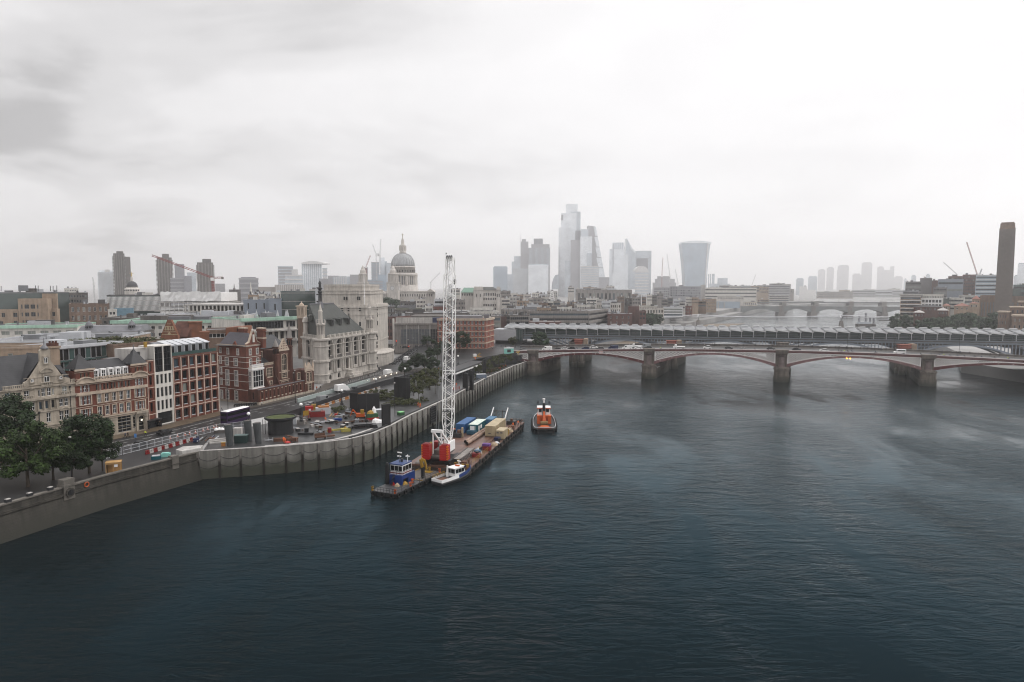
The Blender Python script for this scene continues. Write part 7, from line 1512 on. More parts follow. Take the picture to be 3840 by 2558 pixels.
# lamps
def lamp_mesh():
 root=thing('street_lamp','ornate black lamp with a white globe by the river garden','street lamp',(0,0,0),'ornate globe lamps',world=False)
 q=MB(); q.lathe([(.55,0),(.5,.5),(.3,.7),(.42,1.1),(.2,1.5),(.12,1.9),(.09,4.0),(.2,4.1)],n=10); q.build('post',blk_m,root); q=MB(); q.lathe([(.15,4.1),(.42,4.35),(.45,4.6),(.3,4.85),(.05,4.95)],n=10); q.build('globe',lamp_w,root); return root
lp=lamp_mesh(); first=True
for px,py,z,lb in((934,1617,6.5,'globe lamp beside the leaning grey funnels'),(1130,1580,8.0,'globe lamp on a stone plinth by the red site bins'),(1282,1518,6.5,'globe lamp beside the orange and white barriers'),(1519,1425,6.5,'globe lamp at the hedge below the white box truck'),(1410,1470,6.5,'globe lamp left of the tall bowed black wall'),(1613,1397,6.5,'globe lamp left of the crane boom near garden shrubs'),(1718,1372,7.5,'globe lamp right of the crane boom above the low pavilion')):
 o=lp if first else copy_tree(lp); first=False; x,y,_=gp_(px,py,z); place(o,x,y,z,0,1.15); o['label']=lb
q=MB(); x,y,_=gp_(1130,1592); q.box(x-1.1,y-.8,6.5,x+1.1,y+1,8.0); tag(q.build('lamp_plinth',conc),'grey stone plinth under the globe lamp','plinth')
def pole(px,py,z,h,lb,arm=0,r=.11):
 x,y,_=gp_(px,py,z); t=thing('lamp_column',lb,'lamp post',(x,y,z),'plain tall lamp columns'); q=MB(); q.tube((x,y,z),(x,y,z+h),r,r*.6,n=6); q.build('column',blk_m,t); q=MB()
 if arm:q.bar((x,y,z+h),(x+arm,y,z+h+.3),.1); q.box(x+arm-.4,y-.15,z+h+.2,x+arm+.4,y+.15,z+h+.4)
 else:q.lathe([(.12,h-.1),(.3,h),(.28,h+.25),(.1,h+.3)],(x,y,z),8)
 q.build('lamp_head',conc_l if not arm else blk_m,t)
for a in((1376,1602,6.5,11,'tall dark pole among the site machines'),(1481,1562,6.5,11,'tall dark pole beside the green pallet'),(602,1570,6.3,12,'tall dark lamp column in front of the white bay'),(1108,1512,6.3,12,'lamp column at the end of the slit wall'),(1103,1485,6.3,9,'sign pole beside the slit wall'),(856,1560,6.3,11,'lamp column before the red corner house'),(272,1660,6.3,9,'lamp column before the turreted house'),(270,1800,6.34,9.5,'lamp column on the near promenade'),(1565,1330,11,11,'lamp column by the white van at the junction',2.0),(1531,1360,9,12,'dark mast with a red signal at the bend'),(1550,1335,10,10,'lamp column in front of the curved concrete building'),(1528,1300,11.5,11,'lamp column left before the faint glass bays',2),(1570,1297,11.8,11,'lamp column right before the faint glass bays')):pole(*a)
for px,lb in((2089,'first'),(2231,'second'),(2385,'third'),(2537,'fourth'),(2683,'fifth'),(2838,'sixth'),(2998,'seventh'),(3182,'eighth'),(3360,'ninth'),(3604,'tenth')):
 s=deck_px(px,-31); x,y,z=dk(s,-31); t=thing('bridge_lamp','%s slim dark lamp post from the left on the far bridge parapet'%lb,'lamp post',(x,y,z),'slim lamp posts on the bridge'); q=MB(); q.lathe([(.25,0),(.2,1.4),(.09,1.6),(.07,7.4)],(x,y,z),7); q.build('post',blk_m,t); q=MB(); q.lathe([(.1,7.4),(.3,7.6),(.32,8.1),(.06,8.4)],(x,y,z),8); q.build('lantern',blk_m,t)
for px,py,z in((1533,1318,10),(1478,1296,11.5),(1487,1297,11.5),(1504,1296,11.5)):x,y,_=gp_(px,py,z); t=thing('traffic_light',{1533:'traffic signal showing red at the bend above the white van',1478:'leftmost red traffic signal at the junction',1487:'second red traffic signal at the junction',1504:'third red traffic signal at the junction'}[px],'traffic light',(x,y,z),'red traffic signals at the junction'); q=MB(); q.tube((x,y,z),(x,y,z+3),.1,n=6); q.box(x-.25,y-.2,z+2.3,x+.25,y+.15,z+3.4); q.build('post',blk_m,t); q=MB(); q.tube((x,y-.21,z+3.05),(x,y-.3,z+3.05),.3,n=8); q.build('red_lamp',red_l,t)
# ------------------------------------------------------------------ site clutter
def boxes(name,label,cat,px,py,parts,rz=.33,z=6.5,group=None):
 x,y,_=gp_(px,py,z); t=thing(name,label,cat,(0,0,0),group,world=False)
 for p in parts:
  q=MB()
  if p[0]=='c':q.lathe([(p[4],p[3]),(p[4],p[3]+p[5])],(p[1],p[2],0),10)
  elif p[0]=='p':q.lathe([(p[4],p[3]),(p[4]*.7,p[3]+p[5]*.6),(.05,p[3]+p[5])],(p[1],p[2],0),7)
  elif p[0]=='b':q.bar(p[1],p[2],p[3])
  else:q.box(*p[0:6])
  q.build(p[-2],p[-1],t)
 return place(t,x,y,z,rz)
B_=lambda x0,y0,z0,x1,y1,z1,n,m:(x0,y0,z0,x1,y1,z1,n,m)
for i,(px,py,c) in enumerate(((1110,1590,zinc),(1103,1588,grey_m))):boxes('site_cabinet',('grey site cabinet nearest the lamp plinth','dark topped cabinet left of the lamp plinth')[i],'cabinet',px,py,[B_(-.9,-.7,0,.9,.7,2.4,'cabinet',c),B_(-1,-.8,2.4,1,.8,2.55,'lid',conc_d),B_(.1,-.74,.3,.7,-.71,2.1,'door',white_p)],.25)
boxes('fire_point','red fire point box on the lamp plinth side','fire box',1134,1590,[B_(-.35,-.3,.2,.35,.3,1.4,'box',red_p),B_(-.25,-.33,.9,.25,-.31,1.2,'sign',white_p)])
for i in range(3):px,py=((1094,1559),(1104,1556),(1115,1553))[i]; boxes('orange_bollard','%s of three orange site bollards by the black hoarding'%('left','middle','right')[i],'bollard',px,py,[('c',0,0,0,.5,1.3,'drum',yel_p),('c',0,0,1.3,.42,.15,'cap',org_p)],group='orange bollards by the hoarding')
boxes('site_skip','dark red skip full of waste behind the cabinets','skip',1190,1562,[B_(-2.4,-1,0,2.4,1,1.7,'skip_body',M('skip_red',(.17,.012,.012),.5,.2,.6)),B_(-2,-.8,1.7,1.2,.8,1.9,'waste',conc_d)]); boxes('site_skip','upper red bin next to the yellow crate','skip',1160,1552,[B_(-1.3,-.8,0,1.3,.8,2.6,'skip_body',red_p),B_(-.2,-.84,1.2,.5,-.81,1.8,'notice',white_p)])
boxes('yellow_crate','yellow crate beside the red bin','crate',1177,1546,[B_(-.7,-.6,0,.7,.6,2.6,'crate',yel_p),B_(-.75,-.65,2.6,.75,.65,2.75,'lid',yel_p)]); boxes('notice_board','tilted yellow notice board on red legs','notice board',1148,1570,[B_(-.9,0,1.0,.9,.12,2.6,'board',yel_p),B_(-.9,.1,0,-.75,.25,1,'leg',red_p),B_(.75,.1,0,.9,.25,1,'leg',red_p)],.6)
boxes('tool_store','pale grey tool store with an orange cover','container',1212,1553,[B_(-2.4,-1,0,2.4,1,2.3,'store',zinc),B_(-1.5,-.9,2.3,2,.9,2.75,'orange_cover',MATS['barrier_orange']),B_(-.8,-1.04,.2,-.1,-1.01,2,'door',conc_l)])
t=boxes('excavator','small orange excavator with a folded arm on black tracks','excavator',1350,1572,[B_(-1.7,-1.2,0,1.7,-.65,.8,'track',rubber),B_(-1.7,.65,0,1.7,1.2,.8,'track',rubber),B_(-1.2,-1,.85,1.5,1,1.9,'engine_house',org_p),B_(.2,-.9,1.9,1.3,.2,3.1,'operator_cab',yel_p),('b',(-1.0,.4,1.6),(-2.2,.4,3.2),.35,'boom_arm',org_p),('b',(-2.2,.4,3.2),(-3.0,.4,1.2),.28,'dipper_arm',org_p),B_(-3.4,0,.4,-2.7,.8,1.2,'bucket',conc_d)],.2)
boxes('green_mixer','green machine heaped with yellow and white bags','machine',1395,1572,[B_(-1.8,-1.1,0,1.8,1.1,1.9,'machine_body',green_p),('p',-.4,0,1.9,1.3,1.1,'yellow_bag',yel_p),('p',.7,.2,2.0,.8,2.2,'white_bag',white_p),B_(-2,-1.3,0,2,-1.12,.7,'red_base',red_p)])
for i,(px,py) in enumerate(((1408,1585),(1417,1584),(1431,1584))):boxes('rubble_bag','%s white rubble bag heaped beside the tall black slab'%('left','middle','right')[i],'bag',px,py,[('p',0,0,0,1.3,1.5-.3*i,'sack',white_p),('p',.8,.4,0,.9,1.0,'sack',conc_l)],group='white bags by the black slab')
boxes('grey_container','grey container behind the tall black slab','container',1430,1565,[B_(-2,-1.2,0,2,1.2,2.6,'container',grey_m),B_(-2.05,-1.25,2.6,2.05,1.25,2.7,'roof',zinc)]); boxes('green_pallet','bright green strapped pallet on open paving','pallet',1503,1556,[B_(-1,-.8,0,1,.8,.9,'load',green_p),B_(-.95,-.75,.9,.95,.75,1.1,'cover',M('pale_green',(.2,.5,.2),.6))],.8)
boxes('dark_platform','dark steel platform stack near the curved wall','platform',1365,1602,[B_(-4,-1.8,0,4,1.8,.25,'frame',blk_m),B_(-3.8,-1.6,.6,3.8,1.8,.8,'frame',blk_m),B_(-3,-1,1.0,2.5,1.6,1.15,'frame',dgrey_p),*[B_(-3.6+1.8*i,-1.5,.25,-3.4+1.8*i,-1.3,.6,'leg',blk_m) for i in range(5)]],.3)
for i,(px,py) in enumerate(((1278,1590),(1305,1588),(1335,1584),(1212,1588),(1240,1585))):
 P_=[]
 for j in range(5):P_+=[('b',(-1.6,-.5+.25*j,.5+.1*(j%2)),(1.6,-.5+.25*j,.5+.12*(j%3)),.07,'steel_bar',rust if i<3 else zinc)]
 boxes('rebar_bundle','%s bundle of bent steel bars stored on the paving'%('leftmost','second','third','fourth','rightmost')[i],'steel bundle',px,py,P_+[B_(-1.3,-.6,0,-1.1,.6,.45,'bearer',timber),B_(1.1,-.6,0,1.3,.6,.45,'bearer',timber)],.3+.2*i,group='bundles of steel bars')
boxes('blue_tarp','bundle under a blue sheet among planks','bundle',1266,1577,[B_(-1.3,-.7,0,1.3,.7,.7,'blue_sheet',blue_p),('b',(-1.6,-.9,.2),(1.8,.8,.9),.18,'plank',timber_l)]); boxes('timber_heap','tangled heap of pale timbers and red tools','timber heap',1252,1562,[*[('b',(-1.8+.4*i,-.6,.1),(-1+.5*i,.9,.5+.4*(i%3)),.16,'timber',wood if i%2 else timber_l) for i in range(7)],B_(.2,-.5,.3,1.2,.3,.9,'red_box',red_p)])
boxes('grout_rig','yellow grouting rig lying among hoses','rig',1285,1618,[('b',(-4.5,0,.5),(1.5,.2,.7),.5,'rig_mast',M('rig_yellow',(.30,.26,.06),.6,.3,1)),B_(-.5,-.9,0,2.2,.9,.9,'rig_body',MATS['rig_yellow']),B_(1.6,-.7,.2,2.6,.6,1.2,'power_pack',blk_m),('p',.8,.2,.9,.4,.5,'hose_coil',yel_p)],.35); boxes('red_barrel','dark red barrel left of the yellow rig','barrel',1236,1622,[('c',0,0,0,.55,1.3,'barrel',MATS['skip_red']),('c',0,0,1.3,.57,.06,'lid',red_p)])
boxes('timber_bench','curved brown timber bench near the step edge','bench',1216,1644,[B_(-2.6,-.5,.35,.5,.5,.8,'seat',rust),B_(-2.6,.35,.8,.3,.55,1.5,'backrest',rust),B_(-2.5,-.5,0,-2.1,.5,.35,'leg',blk),B_(0,-.5,0,.4,.5,.35,'leg',blk),B_(.8,-.2,.3,3,.8,.75,'seat',rust)],.45); boxes('black_bench','low black bench with a square post behind it','bench',1147,1630,[B_(-2.2,-.5,0,2.2,.5,.6,'seat',blk_m),B_(-.5,.5,0,.6,1.2,1.7,'post',blk)],.1)
boxes('steel_trough','rusty steel trough beside the orange worker','trough',1050,1655,[B_(-1.6,-.5,0,1.6,.5,.9,'trough',rust),B_(1.8,-.3,0,4.4,.9,.8,'trough',rust),('b',(1.6,.5,1.5),(4.2,-.3,.9),.35,'chute',rust)],.1); boxes('wheelbarrow','red wheelbarrow pushed by a kneeling worker','wheelbarrow',1078,1664,[('p',0,0,.3,.9,.5,'tray',red_p),('c',-.9,0,0,.3,.15,'wheel',rubber),('b',(.5,.3,.4),(1.4,.3,.7),.08,'handle',blk_m)]); boxes('rust_bracket','rusty bracket stack at the quay edge','steel stack',1108,1658,[B_(-.7,-.5,0,-.5,.5,1.1,'leg',rust),B_(.5,-.5,0,.7,.5,1.1,'leg',rust),B_(-.8,-.5,1.1,.8,.5,1.3,'top',rust)])
boxes('dark_tank','dark green tank between the leaning funnels','tank',905,1660,[B_(-1.6,-1,0,1.6,1,2.0,'tank',M('tank_green',(.012,.03,.028),.5)),B_(-1.7,-1.1,2.0,1.7,1.1,2.2,'tank_lid',M('tank_lid',(.10,.14,.135),.5))],.1); boxes('pale_skip','pale steel box behind the dark green tank','box',893,1635,[B_(-1.1,-.9,0,1.1,.9,2.4,'box',conc_l),B_(-2.8,-.8,0,-1.2,.8,2.2,'box',blk_m)],.1)
boxes('orange_bin','small orange bin on the quay corner','bin',838,1673,[B_(-.5,-.4,0,.5,.4,.9,'bin',MATS['barrier_orange']),B_(-.55,-.45,.9,.55,.45,1,'lid',yel_p)]); boxes('crash_barrier','two stacked pale barrier frames on the quay','frame',1008,1655,[*[('b',(-1,.3*j,.3),(1,.3*j,.3),.08,'rail',zinc) for j in range(4)],*[('b',(-1+j,0,0),(-1+j,.6,.9),.08,'post',zinc) for j in range(3)]])
boxes('white_sacks','heap of white sacks behind the wire fence','sacks',828,1622,[('p',i*.8-1.2,(i%2)*.5,.8,.7,.7,'sack',white_p) for i in range(4)]+[B_(-1.8,-.5,0,2,1,.8,'stand',conc_d)],.3); boxes('mixed_pile','jumbled pile of pipes and boxes behind the red and white barriers','pile',770,1655,[*[('b',(-4+i,-.8,.3),(-2.6+i,.9,1.0+.3*(i%2)),.2,'pipe',(rust,navy_p,zinc,timber)[i%4]) for i in range(7)],B_(-3,-.6,0,-1.5,.6,1,'blue_box',navy_p),B_(1,-.5,0,2.4,.6,.9,'crate',rust)],.35)
boxes('white_ramp','white stepped ramp behind the leaning funnels','ramp',830,1660,[B_(-3,-.8,0,3,-.2,.35,'step',conc_l),B_(-3,-.2,0,3,.4,.7,'step',conc_l),B_(-3,.4,0,3,1,1.05,'step',conc_l)],.5)
for i,(px,py) in enumerate(((586,1722),(622,1712))):boxes('turquoise_box',('turquoise box with a white lid on the old promenade','plain turquoise box on the old promenade')[i],'site box',px,py,[B_(-1.1,-.6,0,1.1,.6,.8,'box',teal_p if not i else turq_p),B_(-.9,-.5,.8,.8,.5,1.0,'lid',zinc if not i else turq_p)],.4,6.34)
boxes('plywood_kiosk','plywood kiosk with glass doors on the old promenade','kiosk',428,1776,[B_(-1.5,-1.0,0,1.5,1.0,.12,'floor',wood),B_(-1.5,.9,.12,1.5,1,2.7,'back_panel',wood),B_(-1.5,-1,.12,-1.4,.9,2.7,'side_panel',blk),*[B_(x,-1.02,.12,x+.14,-.9,2.7,'post',wood) for x in(-1.5,-.07,1.36)],B_(-1.4,-1.01,2.4,1.4,-.9,2.7,'lintel',wood),B_(-1.6,-1.1,2.7,1.6,1.1,2.85,'roof',wood),B_(.2,-.98,1.7,.9,-.93,2.3,'notice',white_p)],.4,6.34)
t=thing('lifebuoy','orange lifebuoy ring hanging on the embankment wall','lifebuoy',(0,0,0),world=False); q=MB(); n=14
for i in range(n):a0=2*PI*i/n; a1=2*PI*(i+1)/n; q.tube((.5*math.cos(a0),0,.5*math.sin(a0)),(.5*math.cos(a1),0,.5*math.sin(a1)),.12,n=6,cap=False)
q.build('ring',org_p,t); f=Fc(OLD[1],OLD[2],0); place(t,*f.p(f.L*.80,6.4,.32),f.rz)
dk_=MB(); dk_.box(-.5,-.4,0,.5,.4,.55); dk_=dk_.mesh('parapet_box',blk_m); dl=MB(); dl.box(-.42,-.32,.55,.42,.32,.68); dl=dl.mesh('lid',conc_l)
for i in range(15):f=Fc(OLD[0],OLD[1],0) if i<11 else Fc(OLD[1],OLD[2],0); u=f.L-4-(10-i)*4.2 if i<11 else 2+(i-11)*4.2; t=thing('parapet_box','black box with pale lid, %s from the left on the embankment parapet'%nth(i),'box',f.p(u,7.3,-.2),'black boxes on the parapet'); inst(dk_,'box_body',t,f.p(u,7.3,-.2),f.rz); inst(dl,'lid',t,f.p(u,7.3,-.2),f.rz)
boxes('bus_shelter','black bus shelter before the brick grid offices','bus shelter',578,1604,[B_(-2.4,-.8,2.3,2.4,.8,2.6,'shelter_roof',blk_m),B_(-2.3,.6,0,2.3,.7,2.3,'back_glass',gl[1]),B_(-2.3,-.7,0,-2.2,.6,2.3,'side_glass',gl[1]),B_(2.1,-.7,0,2.25,.6,2.3,'advert_panel',blk)],1.2,6.33)
boxes('blue_sign','small blue works sign on the pavement','sign',508,1645,[B_(-.3,0,.3,.3,.05,1.4,'sign_plate',M('sign_blue',(.08,.22,.5),.5)),B_(-.04,.06,0,.04,.12,1.3,'post',blk_m)],.3,6.33); boxes('blue_container','blue grey container on the far foreshore','container',1804,1424,[B_(-2.2,-1.4,0,2.2,1.4,2.5,'container',M('slate_blue',(.13,.16,.21),.5,.15,.4)),B_(-2.25,-1.45,2.5,2.25,1.45,2.65,'roof',zinc)],.25)
for i,(px,py) in enumerate(((1848,1392),(1868,1386),(1880,1380),(1835,1398),(1712,1462))):boxes('steel_barrier','%s red steel frame on the far foreshore planting'%('left','second','third','rightmost','nearest')[i],'frame',px,py,[*[('b',(-1.4,-.6,.4*j+.2),(1.4,.6,.4*j+.3),.14,'rail',M('frame_red',(.30,.05,.035),.6)) for j in range(3)],B_(-1.5,-.7,0,-1.3,-.5,1.3,'post',MATS['frame_red']),B_(1.3,.5,0,1.5,.7,1.3,'post',MATS['frame_red'])],.3,group='red frames on the far foreshore')
boxes('welfare_cabin','turquoise cabin with a hatch on the bridge ramp','cabin',1908,1326,[B_(-2.6,-1.3,0,2.6,1.3,3.0,'cabin',turq_p),B_(-1.0,-1.35,.8,1.0,-1.31,2.4,'hatch',blk_m),B_(-2.7,-1.4,3.0,2.7,1.4,3.15,'roof',white_p),B_(-1,-.5,3.15,.5,.6,3.7,'roof_unit',zinc)],.1,11.8); boxes('yellow_lift','yellow and white works vehicle among orange barriers','works vehicle',1790,1345,[B_(-2.4,-1,.4,2.4,1,1.2,'chassis',yel_p),B_(-2.3,-.95,1.2,-.6,.95,2.6,'cab',white_p),('b',(0,0,1.4),(1.8,.2,3.0),.4,'arm',yel_p),*[('c',x,y,0,.4,.5,'wheel',rubber) for x in(-1.6,1.6) for y in(-.9,.9)]],.3,9.5)
rr=random.Random(33)
KD=[('pallet_stack','stack of weathered pallets','pallets',[B_(-.7,-.6,.18*i,.7,.6,.18*i+.12,'pallet_deck',timber_l) for i in range(4)]),('pipe_bundle','bundle of grey pipes','pipes',[('b',(-1.8,-.4+.2*i,.15+.18*(i%2)),(1.8,-.4+.2*i,.15+.18*(i%2)),.17,'pipe',zinc) for i in range(5)]),('site_crate','dark site crate with a pale lid','crate',[B_(-.6,-.5,0,.6,.5,.8,'crate_body',dgrey_p),B_(-.65,-.55,.8,.65,.55,.92,'lid',conc_l)]),('cement_bags','pile of pale cement bags','bags',[B_(-.8+.1*i,-.5,.2*i,.8-.1*i,.5,.2*i+.17,'cement_bag',conc_l) for i in range(4)]),('scaffold_stack','stack of scaffold tubes on trestles','scaffold',[('b',(-2,-.3+.15*i,.7),(2,-.3+.15*i,.72),.1,'scaffold_tube',grey_m) for i in range(5)]+[B_(x,-.5,0,x+.12,.6,.65,'trestle',rust) for x in(-1.4,1.3)]),('generator','squat grey generator','generator',[B_(-1,-.6,.1,1,.6,1.3,'housing',grey_m),B_(.3,-.2,1.3,.5,0,1.7,'exhaust',blk),B_(-.7,-.62,.4,.2,-.6,1.1,'louvre',blk_m)]),('hose_drum','dark cable drum lying flat','cable drum',[('c',0,0,0,.7,.1,'flange',timber),('c',0,0,.1,.45,.5,'cable',blk),('c',0,0,.6,.7,.1,'flange',timber)])]
XS=sorted(rr.uniform(1100,1425) for _ in range(42)); cnt={}
for i,px in enumerate(XS):
 k=KD[rr.randrange(7)]; cnt[k[0]]=cnt.get(k[0],-1)+1; lo=1625-max(0,px-1250)*.28
 boxes(k[0],'%s %s from the left on the foreshore work site'%(nth(cnt[k[0]]),k[1]),k[2],px,rr.uniform(1566-max(0,px-1150)*.12,lo),k[3],rr.uniform(0,3),group=k[1]+' on the work site')
# ------------------------------------------------------------------ crane barge and boats
BO=Vector((-19.2,177.2)); BX=Vector((.970,-.244)); BY=Vector((.244,.970)); BZ=math.atan2(-.244,.970)
def bw(x,y,z=2.0):q=BO+BX*x+BY*y; return(q.x,q.y,z)
def local(name,label,cat,group=None):return thing(name,label,cat,(0,0,0),group,world=False)
def bput(t,x,y,z=2.0,r=0.0):return place(t,*bw(x,y,z),BZ+r)
t=local('crane_barge','long rusty flat barge edged with tyres and yellow rails','barge'); HW=8.8
q=MB(); q.taper([(-HW+.5,-1),(HW-.5,-1),(HW-.5,61),(-HW+.5,61)],-.8,[(-HW,-1.6),(HW,-1.6),(HW,61.5),(-HW,61.5)],1.75); q.build('hull',hullbrn,t)
for i in range(10):
 for j in range(4):q=MB(); q.box(-HW+4.4*j+.03,-1.6+6.3*i+.03,1.75,-HW+4.4*(j+1)-.03,-1.6+6.3*(i+1)-.03,2.0+.012*((i*3+j)%3)); q.build('deck_plate',deckrust,t)
q=MB(); q.box(5.6,-1,2.03,5.9,61,2.25); q.build('deck_kerb',rust,t); q=MB(); q.box(-HW,-1.6,2.03,HW,-1.3,2.3); q.build('deck_kerb',rust,t)
ty=MB()
for i in range(10):a0=2*PI*i/10; a1=2*PI*(i+1)/10; ty.tube((0,.5*math.cos(a0),.5*math.sin(a0)),(0,.5*math.cos(a1),.5*math.sin(a1)),.2,n=6,cap=False)
ty=ty.mesh('tyre',rubber)
for i in range(19):inst(ty,'tyre',t,(HW+.15,1+3.2*i,1.1+.3*(i%3)),0)
for i in range(4):inst(ty,'tyre',t,(-6+4*i,61.7,1.2),PI/2)
for i in range(20):q=MB(); q.box(HW-.02,-1+3.2*i,-.6,HW+.1,-.85+3.2*i,1.9); q.build('hull_rib',hullbrn,t)
def rails(t,pts,h,m,n,r=.05,pn='rail'):
 q=MB()
 for a,b in zip(pts,pts[1:]):
  a=Vector(a); b=Vector(b)
  for k in range(n+1):p=a+(b-a)*k/n; q.tube(p,p+Vector((0,0,h)),r,n=4)
  for z in(h,h*.55):q.tube(a+Vector((0,0,z)),b+Vector((0,0,z)),r,n=4)
 return q.build(pn,m,t)
rails(t,[(8.3,2.5,2),(8.3,20,2)],1.2,yel_p,12,.04,'yellow_rail'); rails(t,[(5,61,2),(8.5,61,2),(8.5,50,2)],1.1,rust,5); rails(t,[(3,-1,2),(8.3,-1,2),(8.3,2,2)],1.1,rust,3)
for x,y in((8.1,-1),(8.2,30),(8.2,45),(7.6,60.5),(-8,60.5),(-8.2,10),(6.8,-1)):q=MB(); q.lathe([(.35,2),(.3,2.7),(.42,2.8),(.42,3.0)],(x,y,0),8); q.build('bollard',yel_p if y<1 else blk_m,t)
bput(t,0,0,0)
# lattice crane
t=local('crawler_crane','white lattice boom crane with red counterweights standing on the barge','crane')
for x in(-3.4,2.4):q=MB(); q.side([(-5.0,.9),(-4.4,.2),(4.4,.2),(5.0,.9),(4.6,1.5),(-4.6,1.5)],x,x+1.3); q.v=[(b,a,c) for a,b,c in q.v]; q.f=[f[::-1] for f in q.f]; q.build('crawler_track',blk,t)
q=MB(); q.box(-2.1,-2.5,.6,2.4,2.8,1.5); q.lathe([(1.9,1.5),(1.9,2.0)],(0,0,0),16); q.build('undercarriage',blk,t); q=MB(); q.box(-1.7,-5,2.0,1.7,4.6,2.6); q.box(-1.3,-3.6,2.6,1.3,.5,3.9); q.build('machinery_deck',conc_d,t)
zz=M('zigzag_orange',(.85,.30,.02),.5)
for sx in(-1,1):
 x0,x1=(1.45,3.6) if sx>0 else(-3.6,-1.45); o=None; q=MB(); q.taper([(x0,-6.6),(x1,-6.3),(x1,-4.3),(x0,-4.3)] if sx>0 else[(x0,-6.3),(x1,-6.6),(x1,-4.3),(x0,-4.3)],2.0,[(x0,-6.6),(x1,-6.3),(x1,-4.3),(x0,-4.3)] if sx>0 else[(x0,-6.3),(x1,-6.6),(x1,-4.3),(x0,-4.3)],2.02); o=q.build('counterweight',red_p,t)
 for k in range(6):q=MB(); b=[(x0+.02,-6.6),(x1,-6.3),(x1,-4.3),(x0,-4.3)] if sx>0 else[(x0,-6.3),(x1-.02,-6.6),(x1,-4.3),(x0,-4.3)]; z=2.05+k*.64; q.prism(b,z,z+.61); q.build('weight_slab',red_p,o)
 q=MB(); q.prism([(x0+.3,-6.2),(x1-.3,-6.0),(x1-.4,-4.6),(x0+.4,-4.6)],5.89,6.1); q.build('weight_cap',MATS['skip_red'],o)
 xe=x1 if sx>0 else x0
 for k in range(6):z=2.1+k*.64; y=-6.33; q=MB(); q.add([(xe+sx*.03,y,z),(xe+sx*.03,y+.75,z+.3),(xe+sx*.03,y,z+.6)],[(0,1,2),(2,1,0)]); q.add([(xe-sx*.02,y-.06,z),(xe-sx*.42,y-.10,z+.3),(xe-sx*.02,y-.06,z+.6)],[(0,1,2),(2,1,0)]); q.build('zigzag_mark',zz,o)
q=MB(); q.box(-3.4,1.2,2.2,-1.9,3.6,4.9); q.build('operator_cab',MATS['skip_red'],t); q=MB(); q.box(-3.45,1.5,3.4,-1.85,3.3,4.6); q.build('cab_window',gl[0],t); q=MB(); q.box(-3.2,-1.6,2.6,-2.2,-.9,5.4); q.build('yellow_tank',yel_p,t)
foot=Vector((0,4.2,2.6)); tip=Vector((-1.75,12.0,55.5)); bd=(tip-foot); bl=bd.length; bd.normalize(); bx_=bd.cross(Vector((0,1,0))).normalized()*-1; bx_=Vector((1,0,0))-bd*bd.x; bx_.normalize(); by_=bd.cross(bx_).normalized()
def bp(u,x,y):return foot+bd*u+bx_*x+by_*y
def wd(u):return.55+.8*min(1,u/7.5) if u<bl-9 else(1.35-.35*min(1,max(0,(u-(bl-5.5)))/.6))
boomw=M('boom_white',(.78,.77,.75),.45,.08,.6)
for sx in(-1,1):
 for sy in(-1,1):
  q=MB(); us=[0,7.5,bl-5.5,bl-4.9,bl-1]
  for a,b in zip(us,us[1:]):q.tube(bp(a,sx*wd(a),sy*wd(a)*.85),bp(b,sx*wd(b),sy*wd(b)*.85),.13,n=6)
  q.build('boom_chord',boomw,t)
u=.3; k=0; q=MB()
while u<bl-1.6:
 v=min(u+1.75,bl-1); a,b=wd(u),wd(v)
 for sy in(-1,1):q.tube(bp(u,-a*(1 if k%2 else-1),sy*a*.85),bp(v,b*(1 if k%2 else-1),sy*b*.85),.075,n=4,cap=False)
 for sx in(-1,1):q.tube(bp(u,sx*a,-a*.85*(1 if k%2 else-1)),bp(v,sx*b,b*.85*(1 if k%2 else-1)),.075,n=4,cap=False)
 if k%6==0 or k%6==1 and k<3:
  for c,d in(((-1,-1),(1,-1)),((1,-1),(1,1)),((1,1),(-1,1)),((-1,1),(-1,-1))):q.tube(bp(u,c[0]*a,c[1]*a*.85),bp(u,d[0]*a,d[1]*a*.85),.1,n=4)
 u=v; k+=1
q.build('boom_lattice',boomw,t)
q=MB(); q.bar(bp(10.2,-1.2,-1.15),bp(10.2,1.2,-1.15),1.1,.12); q.build('boom_plate',blk,t); q=MB(); q.bar(bp(bl-1,-.9,0),bp(bl-1,.9,0),1.7,.8); q.bar(bp(bl-.6,-1.1,-.7),bp(bl-.6,1.2,-.7),.3); q.build('boom_head',boomw,t)
for x in(-.6,0,.6):q=MB(); c=bp(bl-.5,x,-.5); q.tube(c-bx_*.08,c+bx_*.08,.65,n=12); q.build('sheave',blk_m,t)
q=MB(); c=bp(bl-1,-1.1,0); q.tube(c,c+Vector((-.1,0,1.7)),.05,n=4); q.lathe([(.15,1.6),(.2,1.9)],c,6); q.build('anemometer',blk_m,t)
q=MB(); h=bp(bl-.4,1.2,.6); q.tube(h,h-Vector((0,0,6)),.04,n=4); q.lathe([(.2,-7.6),(.4,-7.2),(.4,-6.2),(.1,-6)],h,8); q.build('hook_block',blk,t)
for x in(-.35,.35):q=MB(); q.tube(bp(bl-1,x,-1.0),Vector((x,-4.2,9.2)),.045,n=4); q.build('pendant_cable',grey_m,t)
for x in(-.9,.9):q=MB(); q.tube(bp(4,x,.8),bp(bl-8,x*.3,.3),.12,n=4); q.build('hoist_rope',grey_m,t)
for x in(-1.3,1.3):q=MB(); q.bar((x,3.6,3.2),(x*.85,-4.4,9.2),.36,.45); q.bar((x,-3.8,3),(x*.85,-4.4,9.2),.28); q.build('gantry_leg',white_p,t)
